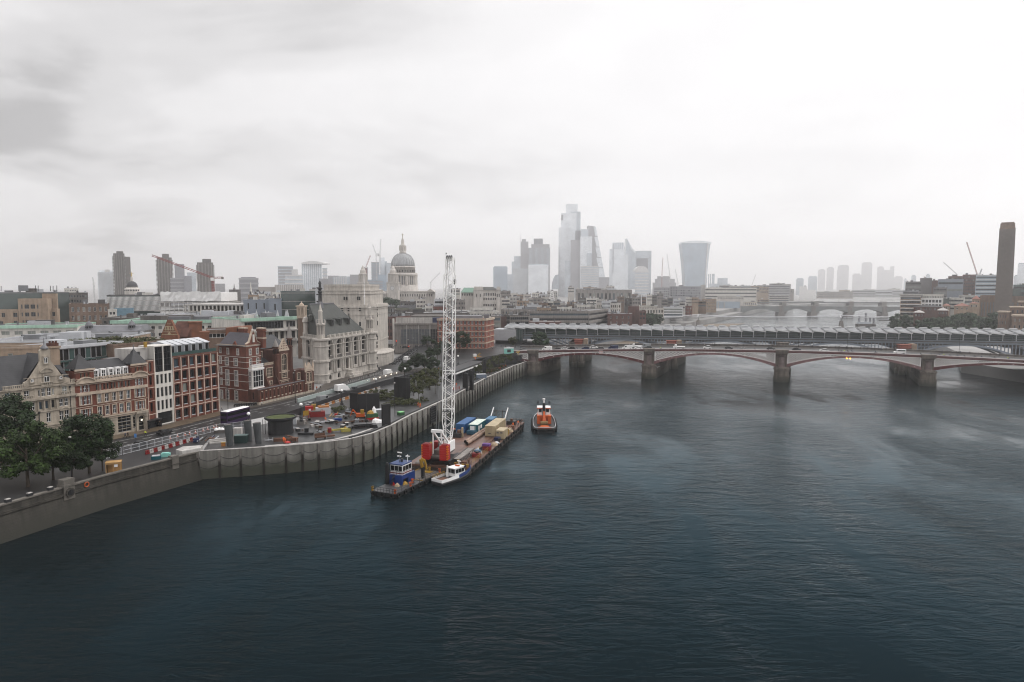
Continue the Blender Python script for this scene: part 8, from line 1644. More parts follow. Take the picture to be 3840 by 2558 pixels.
q=MB(); q.bar((-1.5,-4.4,9.2),(1.5,-4.4,9.2),.9,.7); q.bar((-1.3,-1,6.6),(1.3,-1,6.6),.3); q.build('gantry_head',white_p,t); q=MB(); q.box(1.5,-3,2.6,1.9,4.6,5.2); q.box(-1.9,2,2.6,-1.6,4.4,4.4); q.build('side_panel',white_p,t)
bput(t,-.3,3.6,2.05)
def container(label,w,l,h,m,x,y,roof=None,extra=(),rot=0,name='container'):
 t=local(name,label,'container'); q=MB(); q.box(-w/2,0,.1,w/2,l,h); q.build('shell',m,t)
 q=MB(); n=int(l/.55)
 for i in range(n):
  for sx in(-1,1):q.box(min(sx*w/2,sx*(w/2+.05)),l*(i+.3)/n,.25,max(sx*w/2,sx*(w/2+.05)),l*(i+.7)/n,h-.2)
 q.build('side_corrugation',m,t); q=MB(); q.box(-w/2-.03,-.03,h,w/2+.03,l+.03,h+.08); q.build('roof',roof or m,t)
 for sx in(-1,1):q=MB(); q.box(sx*w/4-w/4+.08,-.06,.2,sx*w/4+w/4-.08,-.005,h-.15); o=q.build('door',m,t); q=MB(); q.box(sx*w/4-.05,-.12,.3,sx*w/4+.05,-.06,h-.3); q.build('lock_bar',roof or m,o)
 for n_,b,mm in extra:MB().box(*b).build(n_,mm,t)
 return bput(t,x,y,2.04,rot)
bl_c=M('container_blue',(.018,.085,.22),.5,.15,.4,streak=.2)
container('long royal blue container on the left edge of the barge deck',3.0,12,2.9,bl_c,-7.0,38.5); container('teal site cabin with white roof, door and windows',3.0,9.5,2.9,teal_p,-2.8,38.8,M('mossy_white',(.5,.56,.5),.8,.3,1),[('window',(-1.0,-.14,1.2,.5,-.02,2.5),white_p),('door_panel',(1.5,.8,.2,1.58,1.9,2.4),white_p),('window',(1.5,3.0,1.2,1.58,4.6,2.3),white_p),('generator_box',(-1.6,-1.9,.1,1.3,-.2,1.2),M('petrol_blue',(.02,.07,.11),.5,.3,1))],name='site_cabin')
container('small blue container behind the teal cabin',2.6,6,2.8,M('container_steel_blue',(.05,.13,.22),.5,.2,.4),-.6,48.8,extra=[('window',(1.3,1.5,1.2,1.36,2.6,2.1),zinc),('window',(1.3,3.4,1.2,1.36,4.4,2.1),zinc)]); container('long cream container with dirt streaks on its roof',3.3,13.2,3.3,cream_p,3.6,36,extra=[('hatch',(-.5,-.1,.9,.3,-.03,1.2),conc_d),('vent',(1.65,3,1.2,1.72,4,2.4),rust)]); container('short cream container with double doors in front of the long cream one',2.6,5,2.7,cream_p,7.6,33,extra=[('placard',(-1.0,-.14,1.9,-.3,-.07,2.3),conc_d),('placard',(.2,-.14,1.9,.9,-.07,2.3),conc_d),('crate',(-1.2,-2.2,.1,.4,-.4,1.0),navy_p)])
for x,lb in((-.9,'left of two long rusty pipes lying on the barge deck'),(.25,'right of two long rusty pipes lying on the barge deck')):t=local('steel_pipe',lb,'pipe','long pipes on the barge'); q=MB(); q.tube((0,0,.55),(0,22,.55),.52,n=14,cap=False); q.build('pipe_wall',M('pipe_rust',(.22,.15,.115),.7,.35,.5),t); q=MB(); q.tube((0,.12,.55),(0,.2,.55),.44,n=14); q.build('pipe_bore',blk,t); bput(t,x,25-(2.2 if x>0 else 0),2.1,-.03)
t=local('gantry','white inclined A-frame gantry at the far end of the barge','gantry')
for x in(0,5.2):q=MB(); q.bar((x,-3.5,.2),(x+(.5 if x else.6),1.5,5.4),.3,.25); q.build('frame_leg',white_p,t); q=MB(); q.bar((x+.5,1.2,0),(x+.5,1.2,5),.2); q.build('strut',grey_m,t)
q=MB(); q.bar((.5,1,4.3),(5.6,1,4.3),.28); q.build('cross_beam',blk_m,t); q=MB(); q.bar((1.6,1,0),(1.6,1,4.6),.3); q.bar((3.8,1,0),(3.8,1,4.6),.25); q.build('middle_post',conc_d,t); bput(t,-1.9,56.5)
t=local('steel_truss','grey steel truss walkway lying beside the crane','truss'); q=MB()
for x in(0,2.2):
 for z in(.2,1.5):q.bar((x,0,z),(x,13,z),.22)
 for i in range(7):q.bar((x,13*i/7,.2 if i%2 else 1.5),(x,13*(i+1)/7,1.5 if i%2 else.2),.15)
q.build('truss_frame',conc_d,t); q=MB(); q.box(-1.6,0,.1,-.2,12,.3); q.box(.1,.2,1.35,2.1,12.8,1.42); q.build('walk_plate',conc,t); bput(t,3.2,1.5,2.05)
def bstuff(name,label,cat,x,y,parts,r=0,g=None):
 t=local(name,label,cat,g)
 for p in parts:
  q=MB()
  if p[0]=='c':q.lathe([(p[4],p[3]),(p[4],p[3]+p[5])],(p[1],p[2],0),10)
  elif p[0]=='p':q.lathe([(p[4],p[3]),(p[4]*.7,p[3]+p[5]*.6),(.05,p[3]+p[5])],(p[1],p[2],0),8)
  else:q.box(*p[:6])
  q.build(p[-2],p[-1],t)
 return bput(t,x,y,2.05,r)
bstuff('winch','black winch drums with an orange cover left of the crane boom','winch',-6.8,33.5,[B_(-2,-1.4,0,2,1.4,1.3,'frame',blk_m),('c',-.8,0,1.3,.9,.9,'drum',blk),('c',1,.3,1.3,.7,.8,'drum',rust),B_(-1.9,.2,1.3,-.6,1.3,2.3,'orange_cover',org_p),B_(1.9,-.3,0,2.4,.3,3,'white_post',cream_p)])
bstuff('yellow_drum','yellow barrel beside the short cream container','barrel',8.0,40.6,[('c',0,0,0,.6,1.8,'barrel',yel_p),('c',0,0,1.8,.62,.08,'lid',cream_p)]); bstuff('red_winch','small red and blue winch on the barge side','winch',7.0,10.5,[B_(-1.1,-.8,0,1.1,.8,1.1,'frame',MATS['skip_red']),('c',.2,0,1.1,.5,.5,'drum',blk_m),B_(-1,1.2,0,.6,2.4,1.5,'blue_box',M('dull_blue',(.04,.10,.16),.5))]); bstuff('purple_crate','purple topped red crate with yellow sacks','crate',7.4,19.2,[B_(-1.2,-1,0,1.2,1,1.2,'crate',MATS['skip_red']),B_(-1.1,-.9,1.2,1.1,.9,1.8,'purple_lid',M('purple',(.10,.04,.18),.6)),('p',-1.6,-1.2,0,.8,1.1,'yellow_sack',yel_p),('p',-2,.2,0,.6,.9,'yellow_sack',yel_p)])
bstuff('ventilation_scoop','grey scoop hopper and black board on the barge side','hopper',6.3,14.5,[('p',0,0,0,1.2,1.7,'hopper',zinc),B_(.6,-1,0,.8,1.6,1.8,'board',blk_m)]); bstuff('scrap_heap','rusty heap of rope and scrap by the far barge corner','scrap heap',7.6,45,[('p',0,0,0,1.4,1.3,'rope_coil',M('rope',(.30,.23,.16),.9,.3,2)),('p',-.3,1.8,0,1.1,1.4,'scrap',rust),B_(-1,3,0,.8,4.2,1.3,'crate',rust),B_(-.5,-2,0,.6,-1.0,.9,'box',cream_p)]); bstuff('rope_heap','pale rope heap midway along the barge side','rope',8,25.5,[('p',0,0,0,1.2,.9,'rope_coil',MATS['rope']),('p',.1,2,0,1,.7,'rope_coil',zinc)]); bstuff('deck_gear','yellow posts and rusty reels at the near barge corner','deck gear',6.5,1.2,[('c',0,0,0,.8,1.1,'reel',rust),B_(-1.8,-.5,0,-1.6,.5,1.4,'yellow_post',yel_p),B_(1,.2,0,1.2,1.2,1.5,'red_post',rust),B_(-2.5,-1,0,-1.9,-.4,.8,'yellow_box',yel_p)]); bstuff('black_engine','black pump engine with hoses at the far barge end','pump',5.4,56.5,[B_(-1.6,-1,0,1.6,1,1.2,'engine',blk_m),('c',0,0,1.2,.5,.7,'tank',rust),B_(-1.5,1.1,0,1.4,1.5,.9,'skid',MATS['skip_red'])])
bstuff('timber_walk','pale walkway boards and red valve left of the crane','walkway',-6.2,5.5,[B_(-1.2,-6,0,.4,6,.4,'board',conc),B_(.5,-6,0,1.5,6,.25,'board',conc_d),('c',-.4,2.2,.4,.4,1.2,'valve',MATS['skip_red'])],.12)
# boats: hull from stations (y, half width, keel z, deck z)
def hull(pn,st,mat,t,band_=None):
 q=MB(); n=len(st); V=[]
 for y,w,zk,zd in st:V+=[(-w,y,zd),(-w*.92,y,zk+(zd-zk)*.35),(-w*.55,y,zk),(w*.55,y,zk),(w*.92,y,zk+(zd-zk)*.35),(w,y,zd)]
 F_=[(6*i+j,6*i+j+1,6*i+j+7,6*i+j+6) for i in range(n-1) for j in range(5)]+[(0,1,2,3,4,5)[::-1],tuple(range(6*n-6,6*n))]+[(6*i+5,6*i,6*i+6,6*i+11) for i in range(n-1)]
 q.add(V,[f[::-1] for f in F_]); return q.build(pn,mat,t)
def gunwale(pn,st,mat,t,r=.14,dz=0.0,n=6):
 q=MB(); q.path([(-w,y,zd+dz) for y,w,zk,zd in st]+[(w,y,zd+dz) for y,w,zk,zd in st[::-1]]+[(-st[0][1],st[0][0],st[0][3]+dz)],r,n); return q.build(pn,mat,t)
# blue work pontoon
t=local('work_boat','black decked work pontoon with blue deckhouse and white wheelhouse','work boat'); hb=M('boat_black',(.02,.021,.023),.5,.4,.5); q=MB(); q.taper([(-3.3,.4),(3.3,.4),(3.3,21.2),(-3.3,21.2)],-.5,[(-3.6,0),(3.6,0),(3.6,21.6),(-3.6,21.6)],1.0); q.build('hull',hb,t)
for z,yy in((1.0,0),):q=MB(); q.box(-3.5,.1,1.0,3.5,11.8,1.06); q.build('steel_deck',M('deck_grey',(.05,.05,.053),.4,.4,.4),t)
for i in range(14):q=MB(); q.box(-3.3,12+i*.66,1.0,3.3,12.6+i*.66,1.1); q.build('deck_plank',M('deck_plank',(.11,.095,.085),.7,.25,.8),t)
for a in((-3.3,11.9,3.3,12.15),(-3.4,12,-3.2,21),(-1.0,18.6,1.4,20.2)):q=MB(); q.box(a[0],a[1],1.1,a[2],a[3],1.2); q.build('yellow_marking',yel_p,t)
rails(t,[(-3.4,.2,1),(3.4,.2,1),(3.4,21,1)],1.1,blk_m,8,.06)
for y in(1,4,7,10,13,16,19):inst(ty,'tyre',t,(3.75,y,.6),0)
for x in(-2.6,0,2.6):inst(ty,'tyre',t,(x,-.15,.5),PI/2)
for x,y in((3.1,.5),(-3.2,.4),(3.1,7),(2.0,9.5),(3.2,20.5),(0,20.8)):q=MB(); q.lathe([(.28,1),(.25,1.8),(.36,1.85),(.36,2.05)],(x,y,0),8); q.build('bollard',org_p if x>1 else yel_p,t)
q=MB(); q.box(-3.3,6.6,1.0,.9,7.2,3.3); q.box(-3.3,7.2,2.4,.9,12.4,3.3); q.box(-3.3,7.2,1.0,-2.4,12.4,2.4); q.box(.3,9.5,1.0,.9,12.4,2.4); q.build('deckhouse',blue_p,t); q=MB(); q.box(-2.3,7.3,1.0,.2,12.2,2.35); q.build('engine_space',blk,t)
f_=[(-2.9,7.4),(.6,7.4),(.6,11.4),(-2.9,11.4)]; q=MB(); q.prism(f_,3.3,5.7); wh=q.build('wheelhouse',white_p,t); q=MB(); q.prism([(x*1.06,9.4+(y-9.4)*1.08) for x,y in f_],5.7,5.95); q.build('wheelhouse_roof',M('roof_blue',(.025,.05,.14),.4),wh)
for i in range(3):MB().box(-2.75+i*1.12,7.3,4.3,-1.8+i*1.12,7.41,5.45).build('window',gl[0],wh); MB().box(.59,7.6+i*1.25,4.3,.7,8.6+i*1.25,5.45).build('window',gl[0],wh)
MB().box(-2.95,7.33,3.55,.65,11.45,3.8).build('red_stripe',red_p,wh)
for x,y,h in((-1.4,9,3.2),(.1,10.4,1.8),(-2.4,10.5,1.4)):q=MB(); q.tube((x,y,5.9),(x,y,5.9+h),.09,n=5); q.box(x-.5,y-.15,5.9+h*.7,x+.5,y+.15,5.9+h*.7+.25); q.build('mast',blk_m if h>3 else white_p,wh)
MB().box(-1.8,8.8,8.3,-.6,9.0,8.55).build('radar_scanner',white_p,wh); q=MB(); q.lathe([(.35,0),(.35,.7),(.1,.9)],(-1.2,9.8,5.9),8); q.build('radar_dome',blk_m,wh)
q=MB(); q.lathe([(.5,1),(.5,3.8),(.45,5.8),(.2,6.4)],(-3.0,6.2,0),8); q.build('funnel',blk,t)
for i in range(8):q=MB(); q.box(-1.7,5.2+i*.18,1.3+i*.28,-1.0,5.5+i*.18,1.42+i*.28); q.build('stair_tread',blk_m,t)
q=MB(); q.bar((2.2,14,1),(2.2,14,4.0),.7); q.build('crane_post',blk_m,t); q=MB(); q.bar((2.2,14,3.4),(1.8,13.7,6.0),.6); q.bar((1.8,13.7,6.0),(2.6,14.4,5.5),.6); q.bar((2.6,14.4,5.5),(2.8,14.8,3.2),.4); q.build('crane_arm',yel_p,t)
for p in((-1.2,6.0,.5,'orange_float',red_p),(.2,5.6,.7,'hose_coil',MATS['rope']),(1.1,7.6,.8,'yellow_bin',yel_p)):q=MB(); q.lathe([(p[2],1.06),(p[2]*.7,1.5),(.1,1.9)],(p[0],p[1],0),8); q.build(p[3],p[4],t)
rails(t,[(-3,7.2,3.3),(.9,7.2,3.3),(.9,12.4,3.3)],.9,blk_m,4,.05); place(t,-30.2,156.2,0,-.43)
# white and blue launch
t=local('launch','small white launch with blue bow and white cabin','launch'); st=[(0,1.75,-.4,.95),(2,1.95,-.5,1.0),(6,2.05,-.5,1.1),(9,1.75,-.4,1.35),(11,1.1,-.1,1.75),(12.6,.2,.5,2.1)]; hull('hull',st,hb,t); gunwale('rubbing_strake',st,blk_m,t,.2,-.35)
sl=MB()
for(y,w,k_,d),(y2,w2,k2,d2) in zip(st,st[1:]):
 for sx in(-1,1):sl.k=1 if y>=5 else 0; sl.add([(sx*w*1.02,y,d-.1),(sx*w2*1.02,y2,d2-.1),(sx*w2*.97,y2,d2+.75),(sx*w*.97,y,d+.65)],[(0,1,2,3) if sx>0 else(3,2,1,0)])
sl.k=0; sl.box(-1.75,-.05,.9,1.75,.1,1.6); sl.build('bulwark',[white_p,blue_p],t); q=MB(); q.box(-1.5,.3,1.0,1.5,5,1.05); q.build('aft_deck',rust,t)
q=MB(); q.taper([(-1.45,5.2),(1.45,5.2),(1.35,9.4),(-1.35,9.4)],1.2,[(-1.35,5.3),(1.35,5.3),(1.15,8.7),(-1.15,8.7)],3.3); q.taper([(-1.45,5.0),(1.45,5.0),(1.25,9.0),(-1.25,9.0)],3.3,[(-1.4,5.05),(1.4,5.05),(1.2,8.9),(-1.2,8.9)],3.42); cb=q.build('cabin',white_p,t)
for i in range(3):
 for sx in(-1,1):q=MB(); q.box(min(sx*1.36,sx*1.46),5.5+i*1.1,2.1,max(sx*1.36,sx*1.46),6.4+i*1.1,3.05); q.build('window',gl[0],cb)
for x in(-.7,.7):q=MB(); q.box(x-.55,5.1,2.1,x+.55,5.24,3.1); q.build('window',gl[0],cb)
q=MB(); q.tube((-.3,7.2,3.6),(.8,7.5,3.6),.22,n=8); q.build('life_raft',org_p,t); q=MB(); q.tube((0,8.2,3.4),(0,8.2,4.8),.1,n=6); q.box(-.6,8.1,4.4,.6,8.3,4.6); q.build('mast',white_p,t); rails(t,[(-1.6,.3,1.5),(-1.6,4.5,1.6)],.8,yel_p,5,.05); q=MB(); q.taper([(-1.2,4.6),(-.6,4.6),(-.6,5),(-1.2,5)],1,[(-1,4.7),(-.7,4.7),(-.7,4.9),(-1,4.9)],4.0); q.build('exhaust',white_p,t)
place(t,-18.6,165.2,0,-.66)
# orange tug
t=local('tug','orange decked tug with black tyre fenders and white wheelhouse','tug'); st=[(0,2.6,-.6,1.3),(.7,3.4,-.7,1.3),(4,3.8,-.8,1.4),(12,3.8,-.8,1.6),(18,3.2,-.6,2.0),(21,2.0,-.2,2.5),(22.6,.5,.4,2.8)]; hull('hull',st,blk,t); gunwale('rubber_fender',st,rubber,t,.38,-.2,8)
q=MB(); q.add([(-w+.35,y,d-.2) for y,w,k_,d in st[:-1]]+[(w-.35,y,d-.2) for y,w,k_,d in st[:-1]][::-1],[tuple(range(12))]); q.f=[f[::-1] for f in q.f]; q.build('deck',M('tug_deck',(.46,.085,.03),.6,.2,.5),t); gunwale('bulwark_rail',st,zinc,t,.1,.5)
for i in range(6):
 for sx in(-1,1):inst(ty,'tyre',t,(sx*4.2,6+i*2,.9),0).scale=(1.5,1.4,1.4)
q=MB(); q.box(-2.4,9.2,1.4,2.4,16,3.9); q.build('deckhouse',org_p,t); q=MB(); q.taper([(-2.2,11.6),(2.2,11.6),(1.9,15.6),(-1.9,15.6)],3.9,[(-2.1,11.8),(2.1,11.8),(1.8,15.3),(-1.8,15.3)],6.3); wh=q.build('wheelhouse',white_p,t)
for x in(-1.3,0,1.3):q=MB(); q.box(x-.5,11.55,4.9,x+.5,11.75,6.0); q.build('window',gl[0],wh)
MB().box(-2.4,11.4,6.3,2.4,15.8,6.5).build('wheelhouse_roof',white_p,wh); MB().box(-2.5,11.3,6.1,2.5,11.45,6.35).build('red_stripe',org_p,wh)
for x in(-1.9,1.9):q=MB(); q.box(x-.55,7.2,1.3,x+.55,9.4,4.4); q.build('engine_casing',org_p,t)
q=MB(); q.lathe([(.35,6.5),(.3,9.2),(.5,9.3),(.5,9.6)],(0,12.2,0),8); q.build('mast',white_p,wh); q=MB(); q.lathe([(.55,3.9),(.5,8.2),(.3,8.4)],(0,10.4,0),8); q.build('funnel',blk,t)
for x in(-2,2):q=MB(); q.tube((x,15,6.5),(x,15,8.2),.1,n=5); q.box(x-.3,14.9,7.4,x+.3,15.1,8.2); q.build('light_mast',blk_m,wh)
q=MB(); q.tube((-1.3,5.6,2.1),(1.3,5.6,2.1),.75,n=12); q.build('towing_winch',M('winch_brown',(.14,.085,.03),.6,.4,2),t); q=MB(); q.lathe([(1.7,1.2),(1.6,1.7),(.2,1.9)],(0,2.7,0),12); q.build('orange_hatch',org_p,t); q=MB(); q.box(-2.2,.9,1.2,2.2,1.5,1.75); q.build('stern_bitt',org_p,t); q=MB(); q.bar((-.4,6.5,1.5),(0,9.2,5.5),.5); q.bar((.4,6.5,1.5),(0,9.2,5.5),.5); q.build('tow_frame',org_p,t)
place(t,11.0,226.4,0,-.02)
# ------------------------------------------------------------------ trees and planting
def crown_mesh(name,mat,n,leaf,seed,clumps,flat=.8):
 rr=random.Random(seed); cl=[]
 while len(cl)<clumps:
  v=Vector((rr.uniform(-1,1),rr.uniform(-1,1),rr.uniform(-1,1)))
  if.35<v.length<.95:cl.append((v,rr.uniform(.16,.34)))
 V=[]; F_=[]
 for i in range(n):
  c,r=cl[rr.randrange(clumps)]; d=Vector((rr.gauss(0,1),rr.gauss(0,1),rr.gauss(0,1))).normalized(); p=c+d*r*rr.uniform(.55,1.05); p.z*=flat
  a=(d+Vector((rr.gauss(0,.5),rr.gauss(0,.5),rr.gauss(.4,.5)))).normalized(); x=a.orthogonal().normalized(); y=a.cross(x); t_=rr.uniform(0,PI); x,y=x*math.cos(t_)+y*math.sin(t_),y*math.cos(t_)-x*math.sin(t_); s_=leaf*rr.uniform(.6,1.4); o=len(V)
  V+=[tuple(p-x*s_),tuple(p-y*s_*.6),tuple(p+x*s_),tuple(p+y*s_*.6)]; F_.append((o,o+1,o+2,o+3))
 me=bpy.data.meshes.new(name); me.from_pydata(V,[],F_); me.materials.append(mat); return me
CR={}
def crown(k,seed):
 if(k,seed) not in CR:
  mat,n,lf,c={'plane':(leaf_d,11000,.050,46),'lit':(leaf_y,11000,.050,46),'garden':(leaf_g,2200,.085,24),'olive':(leaf_o,900,.10,16),'bank':(leaf_f,3000,.085,36)}[k]
  CR[(k,seed)]=crown_mesh('crown',mat,n,lf,seed*7+len(k),c)
 return CR[(k,seed)]
TR={}
def tree(label,x,y,z,h,r,k='garden',seed=0,group=None,name='tree',rv=None,tr=.45):
 t=thing(name,label,'tree' if name=='tree' else 'shrub',(x,y,z),group); rv=rv or r*.95; zc=h-rv*.78; q=MB(); q.tube((x,y,z-.2),(x,y,z+zc),max(.1,r*.055),max(.06,r*.03),n=7)
 for i in range(5):a=2*PI*i/5+seed; q.tube((x,y,z+zc*(.55+.07*i)),(x+math.cos(a)*r*.6,y+math.sin(a)*r*.6,z+zc+rv*.25),r*.028,r*.012,n=5)
 q.build('trunk',bark,t); o=inst(crown(k,seed%3),'crown',t,(x,y,z+zc),seed*1.3); o.scale=(r,r,rv)
for i,(lb,px,py,h,r,k) in enumerate((('largest plane tree with bright yellow green leaves on the near promenade',105,1826,13.5,7.0,'lit'),('plane tree with a pointed crown before the turreted house',335,1775,13.5,5.6,'plane'),('dark plane tree at the left edge before the gabled stone house',10,1765,17.5,6.4,'plane'),('bright plane tree right of the largest one',200,1800,11.5,5.0,'lit'),('low dark tree under the pointed crown plane',270,1795,8.5,4.6,'plane'),('small dark tree beside the plywood kiosk',385,1765,8.0,3.6,'plane'))):
 v=G(px,py,6.34); tree(lb,v.x,v.y,6.34,h,r,k,i,'plane trees on the near promenade')
for i,(lb,px,py,z,h,r) in enumerate((('conifer-like dark garden tree left of the crane boom',1602,1345,9,13,3.4),('broad dark garden tree behind the globe lamp',1592,1392,7,11,5.5),('dark garden tree half behind the crane boom',1640,1372,8.5,13,5),('big dark tree right of the crane boom before the banded hotel',1722,1338,8.5,15,6),('small round tree at the hedge below the white truck',1517,1413,6.4,7.5,3.4),('low garden tree by the road bend',1556,1385,7,7.5,4.2),('dark garden shrub left of the crane',1625,1395,7,7,4),('dark tree behind the crane boom and conifer',1668,1350,9,11,4.5),('clipped hedge at the road bend',1535,1388,6.8,2.6,3.2))):
 v=G(px,py,z); tree(lb,v.x,v.y,z,h,r,'garden',i,'dark garden trees at the road bend','tree' if h>3 else 'hedge')
for i,(px,py,h) in enumerate(((1552,1485,8),(1585,1478,9),(1612,1462,9),(1640,1445,8),(1570,1500,6),(1632,1478,7),(1600,1440,7),(1795,1412,6),(1822,1402,7),(1848,1392,7.5),(1872,1384,7),(1895,1376,7.5),(1912,1368,6),(1835,1410,5))):
 v=G(px,py,6.5); tree('%s young olive tree planted on the foreshore '%nth(i if i<7 else i-7)+('left of the crane boom' if i<7 else 'below the bridge ramp'),v.x,v.y,6.5,h,h*.42,'olive',i,'young foreshore trees '+('near the crane' if i<7 else 'below the ramp'),rv=h*.4)
for i,(px,py,r) in enumerate(((1445,1500,2.5),(1470,1490,2.2),(1500,1512,2.2),(1530,1520,2.6),(1560,1518,2.2),(1430,1480,2.4),(1400,1478,2.4),(1370,1490,2),(1590,1505,2),(1262,1545,2.2),(1285,1538,2),(1480,1510,2.2),(1780,1425,2),(1860,1400,2),*[(1415+i*11,1488-i*3+9*(i%3),1.9+.3*(i%2)) for i in range(20)],*[(1455+i*12,1524-i*2,1.8) for i in range(9)],*[(1790+i*12,1412-i*4,1.9) for i in range(9)])):
 v=G(px,py,6.5); tree('%s low olive shrub in the foreshore planting'%nth(i),v.x,v.y,6.4,r*.9,r,'olive',i+2,'low foreshore shrubs','shrub',rv=r*.6)
v=fR.xy(UR-4,11); tree('green tree in front of the station girders',v[0],v[1],12.4,8.5,6,'bank',1); v=fR.xy(UR-22,8); tree('small olive bush beside the station entrance',v[0],v[1],12.4,5,3.4,'olive',3)
for i,(lb,px,Y,h,r) in enumerate((('round bankside tree standing alone at the water',3378,640,17,9),('smaller tree touching the lone round bankside tree',3410,635,15,8),('small bush at the foot of the lone bankside tree',3352,640,10,5),('leftmost tree of the long bankside clump',3462,590,14,9),('second tree of the long bankside clump',3500,585,16,9.5),('third tree of the long bankside clump',3540,580,17,10),('fourth tree of the long bankside clump',3580,590,18,10),('fifth and tallest tree of the bankside clump',3622,595,20,10),('sixth tree of the bankside clump before the brick hall',3662,580,18,10.5),('seventh, darkest tree of the bankside clump',3702,560,17,11),('rightmost tree of the bankside clump below the chimney',3738,600,20,9))):p=at(px,1200,Y); tree(lb,p.x,Y,6,h,r,'bank',i,'bankside trees')
for i,(px,Y,z,h,r,lb) in enumerate(((1440,770,12,24,16,'large dark trees left before the cathedral nave'),(1470,765,12,23,15,'large dark trees right before the cathedral nave'),(870,520,12,22,10,'dark tree right of the concrete frame'),(895,530,12,21,9,'dark tree next to the blue panelled block'),(1028,435,36,5,4.5,'clipped dome tree on the blue panelled roof'),(1690,900,12,22,10,'hazy tree behind the crane boom'),(2435,655,10,13,9,'riverside tree by the dark brick school'),(2460,665,10,12,8,'second riverside tree by the dark brick school'))):p=at(px,1100,Y); tree(lb,p.x,Y,z,h,r,'bank' if i!=4 else 'garden',i)
fg,Hg=roofgreen; q=MB(); rr=random.Random(5)
for i in range(1500):
 u=rr.uniform(1,fg.L-1); o=rr.uniform(-28,-1); z=Hg-.4+rr.uniform(0,1.1)*(1 if math.sin(u*.9)+math.cos(o*.7)>0 else.35); c=Vector(fg.p(u,z,o)); a=Vector((rr.gauss(0,.3),rr.gauss(0,.3),rr.gauss(0,.2))); b=Vector((rr.gauss(0,.3),rr.gauss(0,.3),rr.gauss(0,.2))); q.add([c-a,c-b,c+a,c+b],[(0,1,2,3)])
tag(q.build('roof_planting',leaf_o),kind='stuff')
